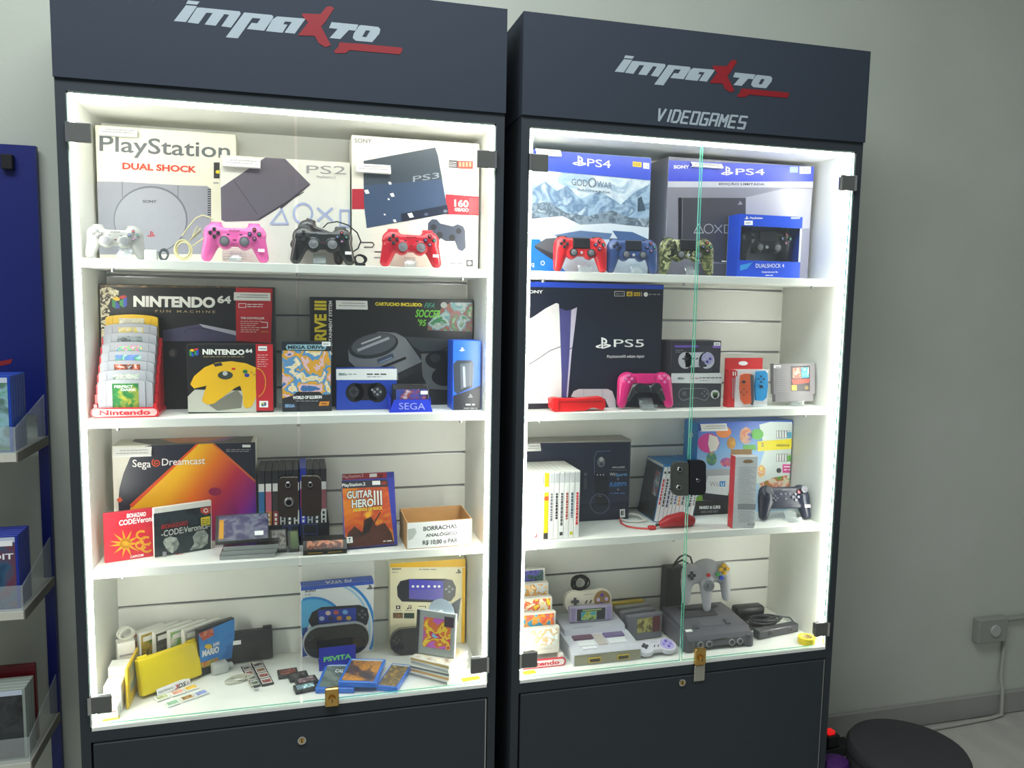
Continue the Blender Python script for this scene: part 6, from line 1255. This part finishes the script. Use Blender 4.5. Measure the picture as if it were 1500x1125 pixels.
for i, (lb, cs) in enumerate(SF):
    z = zf - .072 + (zk - zf) * i / 4; o = empty('game_cartridge', Tm(cx5, .0665 + .034 * i, Z4 + max(z, .0112)), 'pale cartridge with ' + lb, 'game cartridge', 'cartridges in the white stand')
    sm_part('shell', o, lambda m: m.rbox((-cw5 / 2, 0, 0), (cw5 / 2, .019, .072), mat((206, 204, 194), .5), .003, 2), False); sm_part('label_print', o, lambda m: m.box((-cw5 * .44, -.0007, .026), (cw5 * .44, -.0001, .068), art(cs, 42, 80 + i, hard=True)), False); sm_part('embossed_bar', o, lambda m: m.box((-cw5 * .1, -.0009, .012), (cw5 * .3, -.0001, .018), mat((192, 190, 180), .5)), False)
# grey console with purple sliders
SC = mat((200, 202, 210), .45); SC2 = mat((150, 146, 124), .5); xs0, ws = 1.146, .192; ys = .042
o = empty('game_console', Tm(xs0, ys, Z4 + .0004), 'pale grey game console with two purple sliders and a cartridge in its slot', 'game console')
sm_part('lower_shell', o, lambda m: m.prism([(0, 0, 0), (0, 0, .030), (0, .006, .036), (0, .088, .043), (0, .205, .043), (0, .205, 0)], (ws, 0, 0), SC), False)
sm_part('front_band', o, lambda m: m.box((.002, -.0012, .002), (ws - .002, -.0001, .029), SC2), False)
sm_part('raised_rear', o, lambda m: m.prism([(.006, .094, .0432), (.006, .1, .058), (.006, .198, .064), (.006, .204, .0432)], (ws - .012, 0, 0), mat((190, 192, 202), .45)), False)
for x in (.040, .122): pt = sm_part('controller_port', o, lambda m: m.rbox((x, -.004, .006), (x + .036, -.0013, .02), mat((190, 160, 50), .4), .002, 1), False); MB().box((x + .004, -.0046, .009), (x + .032, -.0041, .017), mat((60, 56, 50), .5)).build('port_slot', pt)
sl = math.atan2(.007, .082)
def deck(name, xa, ya, xb, yb, m, hgt=.002): sm_part(name, o, lambda q: q.prism([(xa, ya, .036 + (ya - .006) * math.tan(sl) + .0003), (xa, yb, .036 + (yb - .006) * math.tan(sl) + .0003), (xa, yb, .036 + (yb - .006) * math.tan(sl) + hgt), (xa, ya, .036 + (ya - .006) * math.tan(sl) + hgt)], (xb - xa, 0, 0), m), False)
deck('power_slider', .022, .062, .078, .082, mat((110, 78, 96), .4), .005); deck('reset_slider', .112, .062, .17, .082, mat((112, 96, 138), .4), .005); deck('centre_panel', .082, .028, .108, .086, mat((186, 178, 172), .45)); deck('white_panel', .026, .03, .076, .056, mat((226, 228, 232), .4)); deck('white_panel', .114, .03, .166, .056, mat((226, 228, 232), .4)); deck('eject_key', .03, .012, .07, .024, mat((228, 230, 234), .4), .003)
t = MB(); vs, fs = text_mesh('SUPER NINTENDO', .02); t.add([(.03 + .06 * a, .101 + .006 * b, .0588 + .0004 * b) for a, b in vs], fs, mat((140, 136, 180), .4)); t.build('maker_lettering', o)
CW = .128; o = empty('game_cartridge', Tm(xs0 + .096, ys + .13, Z4 + .0625, -.02), 'grey and lilac cartridge standing in the slot of the pale console', 'game cartridge')
sm_part('shell', o, lambda m: m.rbox((-CW / 2, 0, 0), (CW / 2, .018, .044), mat((172, 166, 190), .45), .002, 2), False); sm_part('label_print', o, lambda m: m.box((-.042, -.0007, .004), (.042, -.0001, .038), mat((44, 44, 50), .4)), False); sm_part('label_picture', o, lambda m: m.box((-.03, -.0012, .006), (.016, -.0008, .03), art([(40, 140, 170), (50, 160, 180), (190, 190, 60), (60, 120, 80)], 60, 12)), False); sm_part('top_text', o, lambda m: m.box((-.026, -.0012, .032), (.03, -.0008, .036), mat((150, 180, 120), .4)), False)
for k in (-1, 1): sm_part('side_rib', o, lambda m: m.box((k * .053 - .006, -.0012, .002), (k * .053 + .006, -.0001, .042), mat((150, 140, 180), .45)), False)
# two dog-bone pads
def dogbone(o, s, c, disc, btns):
    vs, fs = blob('dogbone', [('y', (-.041, -.009, .031), (-.041, .009, .031), .031, .031), ('y', (.041, -.009, .031), (.041, .009, .031), .031, .031), ('b', (-.041, -.0085, .012), (.041, .0085, .058), .003)], .002, 3)
    sm_part('body', o, lambda m: m.add(vs, fs, mat(c, .45))); sm_part('button_disc', o, lambda m: m.cyl((.041, -.0085, .031), (.041, -.0105, .031), .0245, .0245, mat(disc, .45), 28))
    sm_part('d_pad', o, lambda m: m.box((-.052, -.0135, .0275), (-.03, -.0085, .0345), mat((60, 60, 66), .4)).box((-.0445, -.0136, .02), (-.0375, -.0085, .042), mat((60, 60, 66), .4)), False)
    for i in range(4): sm_part('button', o, lambda m: m.cyl((.041 + .0125 * math.cos(i * math.pi / 2), -.0105, .031 + .0125 * math.sin(i * math.pi / 2)), (.041 + .0125 * math.cos(i * math.pi / 2), -.0135, .031 + .0125 * math.sin(i * math.pi / 2)), .0055, .005, mat(btns[i % 2], .35), 14))
    for x in (-.012, .002): sm_part('slant_key', o, lambda m: m.prism([(x, -.0088, .024), (x + .003, -.0088, .0225), (x + .009, -.0088, .031), (x + .006, -.0088, .0325)], (0, -.002, 0), mat((70, 70, 74), .4)), False)
    t = MB(); ltext(t, 'SUPER NINTENDO', -.014, .014, .046, .05, -.0093, GREYINK, .01); t.build('maker_lettering', o)
p, q = at_y(*B7((430, 440)), .2), at_y(*B7((822, 430)), .2)
o = empty('game_controller', Tm((p.x + q.x) / 2, .2, Z4 + .082, 0, .2) @ Matrix.Scale((q.x - p.x) / .144, 4), 'cream dog-bone controller with brown button disc on top of the pale console', 'game controller', 'loose game controllers'); dogbone(o, 1, (226, 220, 204), (150, 118, 70), ((200, 180, 226), (96, 66, 170)))
a, b = at_z(*B7((1055, 945)), Z4), at_z(*B7((1370, 905)), Z4)
o = empty('game_controller', Tm((a.x + b.x) / 2 + .001, a.y + .004, Z4 + .012, .02) @ Matrix.Rotation(math.radians(-72), 4, 'X') @ Matrix.Scale(.118 / .144, 4), 'pale grey dog-bone controller with lilac button disc lying on the display floor', 'game controller', 'loose game controllers'); dogbone(o, 1, (206, 204, 214), (176, 166, 214), ((150, 136, 214), (110, 90, 190)))
# row of dark cartridges behind the console
for i, (y, c, e, nm, x) in enumerate(((.152, (112, 112, 122), (96, 44, 50), 'grey cartridge with green-brown label and red end, nearest of the angled four', 1.346), (.187, (120, 120, 128), (110, 50, 54), 'grey cartridge with dark label, second of the angled four', 1.342), (.221, (150, 148, 146), (130, 60, 50), 'pale grey cartridge with brown label, third of the angled four', 1.339), (.254, (206, 176, 50), (90, 70, 120), 'yellow cartridge with purple end, farthest of the angled four', 1.336))):
    o = empty('game_cartridge', Tm(x, y, Z4 + .0006, .08), nm, 'game cartridge', 'angled cartridges behind the console'); CWd = .112
    sm_part('shell', o, lambda m: m.rbox((0, 0, 0), (CWd, .018, .074), mat(c, .45), .003, 2), False); sm_part('end_block', o, lambda m: m.box((CWd * .72, -.0008, .02), (CWd * .93, -.0001, .066), mat(e, .45)), False); sm_part('label_print', o, lambda m: m.box((CWd * .27, -.0008, .022), (CWd * .7, -.0001, .064), art([(40, 46, 44), (120, 110, 60), (190, 180, 110), (60, 80, 60)] if i == 0 else [(50, 46, 46), (90, 60, 50), (70, 66, 66)], 60, 90 + i)), False)
c = at_y(*B7((560, 295)), .275); o = empty('power_lead', Tm(c.x, .275, Z4 + .0005), 'coiled black lead standing behind the pale grey console', 'cable'); coil(.3, (0, 0, c.z - Z4 - .003), .0225, .0195, .0021, BLACK, 6, 'y', .3).build('wound_loops', o, True); MB().tube([(0, 0, c.z - Z4 - .016), (.004, .004, .06), (-.006, .002, .03), (0, 0, .003)], .0022, BLACK, 6).build('hanging_end', o, True); MB().rbox((-.02, -.012, 0), (.02, .012, .024), BLACK, .003, 1).build('adapter_block', o)
# dark console with four ports
DG = mat((86, 86, 94), .45); xn, wn = 1.473, .218
o = empty('game_console', Tm(xn, .05, Z4 + .0004), 'dark grey game console with four ringed front ports', 'game console')
prof = [(.0, .012), (.0, .03), (.008, .041), (.03, .05), (.07, .058), (.12, .064), (.172, .064), (.178, .055), (.178, .006)]
sm_part('shell', o, lambda m: m.prism([(.012, y, z) for y, z in prof], (wn - .024, 0, 0), DG), False)
for x in (0, wn - .034): sm_part('front_foot', o, lambda m: m.prism([(x + .017 + .017 * math.cos(t), .012 + .016 * math.sin(t), 0) for t in [2 * math.pi * i / 18 for i in range(18)]], (0, 0, .034), mat((74, 74, 82), .4)), False); sm_part('side_shoulder', o, lambda m: m.prism([(x if x == 0 else x + .0225, y, z) for y, z in ((.02, .006), (.02, .034), (.04, .047), (.17, .056), (.174, .006))], (.0115, 0, 0), DG), False)
for px_ in ((352, 826), (420, 821), (597, 806), (662, 799)):
    v = at_y(*B8(px_), .05) - V((xn, .05, Z4)); pr_ = sm_part('controller_port', o, lambda m: m.cyl((v.x, -.0002, max(v.z, .016)), (v.x, -.0035, max(v.z, .016)), .0092, .0092, mat((150, 150, 152), .4), 20), True); MB().cyl((v.x, -.0036, max(v.z, .016)), (v.x, -.0042, max(v.z, .016)), .0062, .0062, mat((44, 44, 50), .4), 16).build('port_hole', pr_)
sm_part('badge_slot', o, lambda m: m.prism([(.085, -.0003, .026), (.125, -.0003, .028), (.13, -.0003, .033), (.09, -.0003, .031)], (0, -.001, 0), mat((40, 44, 44), .4)), False)
def topd(name, x0, y0, x1, y1, h, m):
    za = lambda y: .041 + (y - .008) * (.064 - .041) / .112 if y < .12 else .064
    sm_part(name, o, lambda q: q.prism([(x0, y0, za(y0) + .004), (x0, y1, za(y1) + .004), (x0, y1, za(y1) + .004 + h), (x0, y0, za(y0) + .004 + h)], (x1 - x0, 0, 0), m), False)
topd('power_switch', .045, .032, .06, .048, .004, mat((66, 66, 74), .4)); topd('reset_switch', .152, .04, .163, .062, .004, mat((70, 70, 78), .4)); topd('price_sticker', .016, .024, .036, .034, .0008, PAPER); topd('vent_grille', .04, .088, .15, .11, .001, mat((60, 60, 66), .5)); topd('cartridge_slot', .05, .128, .17, .15, .002, mat((50, 50, 56), .5)); topd('memory_cover', .075, .04, .145, .075, .0012, mat((92, 92, 100), .45))
p, q = at_y(*B8((225, 330)), .135), at_y(*B8((602, 330)), .135); zz = at_y(*B8((430, 585)), .128).z
o = empty('game_controller', Tm((p.x + q.x) / 2, .132, max(zz, Z4 + .072), 0, .18) @ Matrix.Scale((q.x - p.x) / .158, 4), 'grey three-pronged controller with coloured buttons propped on the dark console', 'game controller', 'loose game controllers'); NGc = mat((168, 168, 174), .45)
pr = [('c', (-.05, 0, .118), .03, (.05, 0, .118), .03, .5), ('e', (0, 0, .125), (.05, .015, .036)), ('c', (0, 0, .10), .024, (0, .002, .016), .0125, .75)]
for k in (-1, 1): pr += [('e', (k * .052, 0, .116), (.028, .015, .034)), ('c', (k * .062, 0, .1), .0195, (k * .066, .004, .042), .0125, .8)]
vs, fs = blob('n64pad', pr, .0025); sm_part('body', o, lambda m: m.add(vs, fs, NGc))
sm_part('thumbstick', o, lambda m: m.cyl((0, -.012, .083), (0, -.02, .083), .017, .0165, mat((130, 132, 138), .4), 20).cyl((0, -.02, .083), (0, -.03, .083), .008, .0095, mat((110, 112, 120), .4), 16))
for i in range(4): dx, dz = math.cos(i * math.pi / 2), math.sin(i * math.pi / 2); sm_part('yellow_button', o, lambda m: m.cyl((.053 + dx * .0105, -.012, .128 + dz * .0105), (.053 + dx * .0105, -.0205, .128 + dz * .0105), .0065, .006, mat((226, 180, 40), .35), 14)); sm_part('d_pad_key', o, lambda m: m.rbox((-.053 + dx * .008 - .004, -.0195, .116 + dz * .008 - .004), (-.053 + dx * .008 + .004, -.012, .116 + dz * .008 + .004), mat((72, 72, 78), .4), .001, 1), False)
for x, z, c, nm in ((0, .114, (206, 40, 50), 'red_button'), (.031, .114, (40, 140, 70), 'green_button'), (.043, .103, (40, 70, 190), 'blue_button')): sm_part(nm, o, lambda m: m.cyl((x, -.012, z), (x, -.019, z), .0062, .0058, mat(c, .35), 14))
# black adapter and leads behind
o = empty('power_adapter', Tm(1.536, .256, Z4 + .0005), 'black power adapter with looped leads behind the dark console', 'power adapter'); zt = at_y(*B8((140, 215)), .256).z - Z4
sm_part('adapter_block', o, lambda m: m.rbox((-.028, -.016, 0), (.032, .03, zt), mat((28, 28, 32), .45), .006, 2), False); P2 = lambda x, y: at_y(*B8((x, y)), .252) - V((1.536, .256, Z4))
MB().tube([P2(130, 230), P2(150, 190), P2(190, 140), P2(235, 120), P2(275, 140), P2(290, 190), P2(270, 225)], .003, BLACK, 7).tube([P2(120, 240), P2(160, 190), P2(210, 165), P2(255, 190), P2(265, 235)], .003, BLACK, 7).build('lead_loops', o, True); MB().tube([P2(85, 290), P2(95, 250), P2(120, 225)], .003, BLACK, 7).build('side_lead', o, True)
# camera bar and lead
a, b = V((1.722, .078)), V((1.872, .104)); L_ = (b - a).length
o = empty('camera_bar', Tm(a.x, a.y, Z4 + .0004, math.atan2(b.y - a.y, b.x - a.x)), 'slim dark camera bar with two round lenses', 'camera'); sm_part('bar', o, lambda m: m.rbox((0, 0, 0), (L_, .026, .026), mat((58, 60, 66), .35), .004, 2), False)
for x in (.045, .118): ln = sm_part('lens', o, lambda m: m.cyl((x, -.0002, .014), (x, -.003, .014), .0085, .008, mat((80, 82, 88), .3), 18)); MB().cyl((x, -.003, .014), (x, -.0036, .014), .005, .005, BLACK, 14).build('lens_glass', ln)
c = at_z(*B8((890, 620)), Z4); o = empty('camera_lead', Tm(1.765, .182, Z4 + .0005), 'tangle of black lead with a black block on top, behind the camera bar', 'cable')
coil(.9, (0, 0, .005), .05, .032, .0036, BLACK, 7, 'z', .6).build('lower_loops', o, True); coil(2.4, (.03, -.015, .016), .042, .022, .0034, mat((52, 54, 58), .4), 5, 'z', .4).build('upper_loops', o, True)
sm_part('block', o, lambda m: m.rbox((-.045, .01, .022), (.05, .05, .05), mat((30, 30, 34), .4), .008, 2)); MB().tube([(.03, -.02, .02), (.06, -.03, .035), (.1, -.04, .03), (.116, -.06, .008)], .0024, mat((52, 54, 58), .4), 6).build('loose_end', o, True)
# roll of tape
v = at_z(*B8((1190, 815)), Z4); o = empty('tape_roll', Tm(min(v.x, 1.852), max(v.y, .034), Z4 + .0004), 'roll of yellow tape in the right corner of the right cabinet', 'tape'); n = 28
for nm, r0, r1, mm in (('tape_band', .024, .017, mat((232, 206, 30), .4)), ('cardboard_core', .0168, .0155, mat((200, 180, 120), .6))):
    m = MB(); ring = [(math.cos(2 * math.pi * i / n), math.sin(2 * math.pi * i / n)) for i in range(n)]
    m.add([(r * a, r * b, z) for r, z in ((r0, 0), (r0, .018), (r1, .018), (r1, 0)) for a, b in ring], [(j * n + i, j * n + (i + 1) % n, ((j + 1) % 4) * n + (i + 1) % n, ((j + 1) % 4) * n + i) for j in range(4) for i in range(n)], mm); m.build(nm, o)
# ================================================================ blue game rack on the left
BLU = mat((14, 30, 112), .45); BLU2 = mat((22, 34, 96), .45); SHW = mat((206, 204, 190), .5)
yR = .33; xr = -.15
rk = empty('game_rack', Tm(-.62, yR, 0), 'blue game rack with white shelves and clear lips at the left edge', 'display rack'); X = lambda x: x + .62
sm_part('back_board', rk, lambda m: m.box((0, -.012, ZB + .66), (X(xr), .006, ZB + 1.307), BLU), False)
for x in (0, X(xr) - .022): sm_part('upright', rk, lambda m: m.box((x, -.012, 0), (x + .022, .006, ZB + .6595), BLU), False)
F = Face(rk, (0, -.0122, 0), (0, -1, 0), C1); F.poly([(0, 755), (40, 747), (34, 762), (0, 770)], mat((150, 36, 40), .5), 1); F.done('red_lettering')
sm_part('hook_plate', rk, lambda m: m.rbox((X(at_y(2, 226, .31).x), -.03, at_y(2, 248, .31).z), (X(at_y(20, 226, .31).x), -.0122, at_y(2, 226, .31).z), mat((24, 24, 28), .4), .002, 1), False)
RS_ = []
for (fx, fy), (bx, by) in (((37, 672), (73, 637)), ((33, 905), (84, 843)), ((48, 1118), (96, 1041))):
    b = at_y(bx, by, yR - .013); d = ray(fx, fy); f = CAM + d * ((b.z - CAM.z) / d.z); fy_ = max(f.y, yR - .24); RS_.append((b.z, fy_))
    z = b.z
    s = sm_part('shelf', rk, lambda m: m.box((0.002, fy_ - yR, z - .022), (X(xr) - .001, -.0125, z - .004), SHW), False)
    MB().box((X(xr) - .0008, fy_ - yR, z - .024), (X(xr) + .002, -.0125, z - .002), mat((120, 116, 104), .5)).build('end_trim', s)
    MB().box((.002, fy_ - yR + .002, z - .0038), (X(xr) - .002, fy_ - yR + .005, z + .055), ACRYL).build('clear_lip', s); MB().prism([(X(xr) - .006, fy_ - yR + .006, z - .0038), (X(xr) - .006, -.014, z - .0038), (X(xr) - .006, -.014, z + .10), (X(xr) - .006, fy_ - yR + .006, z + .05)], (.003, 0, 0), ACRYL).build('clear_end', s)
def rackcase(shelf, n, col, art_m, lb, hh, px, title=None):
    z, fy = RS_[shelf]
    for i in range(n):
        y = fy + .02 + i * .0165; x1 = min(at_y(*px, fy + .02).x, xr - .012); w = .135
        o = MB().rbox((0, 0, 0), (w, .0145, hh), col, .001, 1).build('game_case', M=Tm(x1 - w, y, z - .0035, 0, .0)); tag(o, lb % ('front' if i == 0 else ORD[i]), 'game case', 'cases in the blue rack')
        if i == 0:
            m = MB(); m.box((.006, -.0006, .004), (w - .006, -.0001, hh - .016), art_m); m.box((.006, -.0006, hh - .0155), (w - .006, -.0001, hh - .004), mat((200, 210, 225), .4)); m.build('cover_print', o)
            if title: t = MB(); ltext(t, title[0], w * title[1], w * .93, hh * .68, hh * .76, -.001, PAPER, .02); t.build('title_lettering', o); MB().box((w * .72, -.0012, hh * .86), (w * .92, -.0008, hh * .93), PAPER).build('price_sticker', o)
rackcase(0, 6, mat((30, 70, 170), .35), art([(60, 150, 90), (150, 190, 200), (90, 120, 110), (60, 170, 80)], 22, 3), 'blue game case with green cover, %s of the rack\'s upper shelf', .17, (40, 600))
rackcase(1, 5, mat((28, 48, 150), .35), art([(30, 50, 80), (50, 90, 120), (110, 60, 80), (40, 60, 70)], 18, 5), 'blue game case with dark teal cover, %s of the rack\'s middle shelf', .17, (43, 820), ('DETROIT', .1))
rackcase(2, 4, mat((150, 160, 150), .4), art([(30, 32, 34), (60, 64, 66), (22, 22, 26)], 24, 7), 'grey game case with black cover, %s of the rack\'s lower shelf', .17, (53, 1030))
z, fy = RS_[2]; o = MB().rbox((0, 0, 0), (.14, .0145, .19), mat((110, 24, 34), .4), .001, 1).build('game_case', M=Tm(xr - .153, fy + .02 + 4 * .0165 + .012, z - .0035)); tag(o, 'dark red game case at the back of the rack\'s lower shelf', 'game case', 'cases in the blue rack')
# ================================================================ right of the cabinets
v = at_y(*E1((850, 360)), YW); q = at_y(*E1((985, 465)), YW); GP = mat((150, 154, 144), .6)
o = empty('outlet_box', Tm(v.x, YW - .0004, q.z), 'pale surface outlet box on the wall with round switch', 'outlet'); w, h = q.x - v.x, v.z - q.z
bx = sm_part('box', o, lambda m: m.rbox((0, -.03, 0), (w, 0, h), GP, .004, 2), False); MB().cyl((w * .55, -.0302, h * .5), (w * .55, -.036, h * .5), .022, .02, mat((176, 178, 170), .5), 20).build('round_switch', o, True)
e = at_y(1500, 900, YW); sm_part('wall_conduit', o, lambda m: m.tube([(w, -.012, h * .82), (w + .3, -.012, h * .86), (w + 1.0, -.012, h * .98)], .008, GP, 8)); 
pts = [(w + .02, -.01, h * .8)] + [(w + .025, -.01, -t) for t in (.05, .2, .4)]; zf = -o.matrix_basis.translation.z
pts = [(w * 1.05, -.008, h * .4), (w * 1.1, -.008, -.02), (w * 1.08, -.008, zf * .5), (w * 1.06, -.022, zf + .10), (w * 1.02, -.03, zf + .012), (w * .6, -.035, zf + .008), (-.1, -.045, zf + .008), (-.35, -.05, zf + .008)]
sm_part('white_lead', o, lambda m: m.tube(pts, .006, mat((170, 172, 162), .6), 8))
# round dark pouf
c = at_z(*E1((520, 1010)), .36); PF = mat((50, 48, 50), .8, n=.15, sc_=90, bump=.3)
o = empty('pouf', Tm(2.148, -.05, 0) @ Matrix.Diagonal((1, 1, .66, 1)), 'round dark grey fabric pouf by the wall', 'pouf'); n = 40
def ringm(prof, mm, nm): 
    m = MB(); k = len(prof); m.add([(r * math.cos(2 * math.pi * i / n), r * math.sin(2 * math.pi * i / n), z) for r, z in prof for i in range(n)], [(j * n + i, j * n + (i + 1) % n, (j + 1) * n + (i + 1) % n, (j + 1) * n + i) for j in range(k - 1) for i in range(n)] + [list(range(n))[::-1], list(range((k - 1) * n, k * n))], mm); m.build(nm, o, True)
RP = .162
ringm([(RP * .96, 0), (RP, .03), (RP * 1.01, .14), (RP, .26)], PF, 'side'); ringm([(RP * 1.0, .262), (RP * 1.02, .28), (RP * .97, .3), (RP * .8, .306), (.01, .308)], PF, 'seat'); ringm([(RP * 1.015, .252), (RP * 1.03, .261), (RP * 1.015, .27)], mat((40, 38, 40), .8), 'piping')
o = empty('waste_bin', Tm(1.955, .01, 0) @ Matrix.Diagonal((1, 1, .64, 1)), 'small purple bin between the right cabinet and the dark pouf', 'bin'); RP = .037
ringm([(RP * .95, 0), (RP, .02), (RP, .2)], mat((60, 24, 84), .6), 'side'); ringm([(RP, .202), (RP * 1.03, .215), (RP * .9, .235), (.01, .24)], mat((70, 26, 96), .6), 'lid')
v = at_y(*E1((150, 920)), .2); o = empty('power_strip', Tm(2.105, .25, .0005, .1), 'black power strip with a glowing red switch on the floor', 'power strip'); sm_part('strip_body', o, lambda m: m.rbox((-.06, -.025, 0), (.1, .025, .035), mat((28, 28, 30), .5), .004, 2), False)
sm_part('socket_block', o, lambda m: m.rbox((-.01, -.02, .036), (.04, .02, .075), mat((36, 36, 38), .5), .004, 2), False); sm_part('red_switch', o, lambda m: m.rbox((.0, -.012, .0752), (.026, .012, .088), mat((220, 30, 30), .4, emit=.8), .003, 2), False)
# little paper scrap left on top of the right cabinet
v = at_y(872, 29, .02); o = MB().prism([(-.008, 0, 0), (.010, 0, 0), (.008, .002, .010), (-.007, .002, .011)], (0, .003, 0), mat((176, 166, 110), .6)).build('paper_scrap', M=Tm(v.x, .02, ZB + 1.6285)); tag(o, 'yellowed paper scrap on top of the right cabinet', 'paper')
MB().box((-.005, -.0004, .002), (.004, -.0001, .006), mat((150, 140, 90), .6)).build('scrap_print', o)
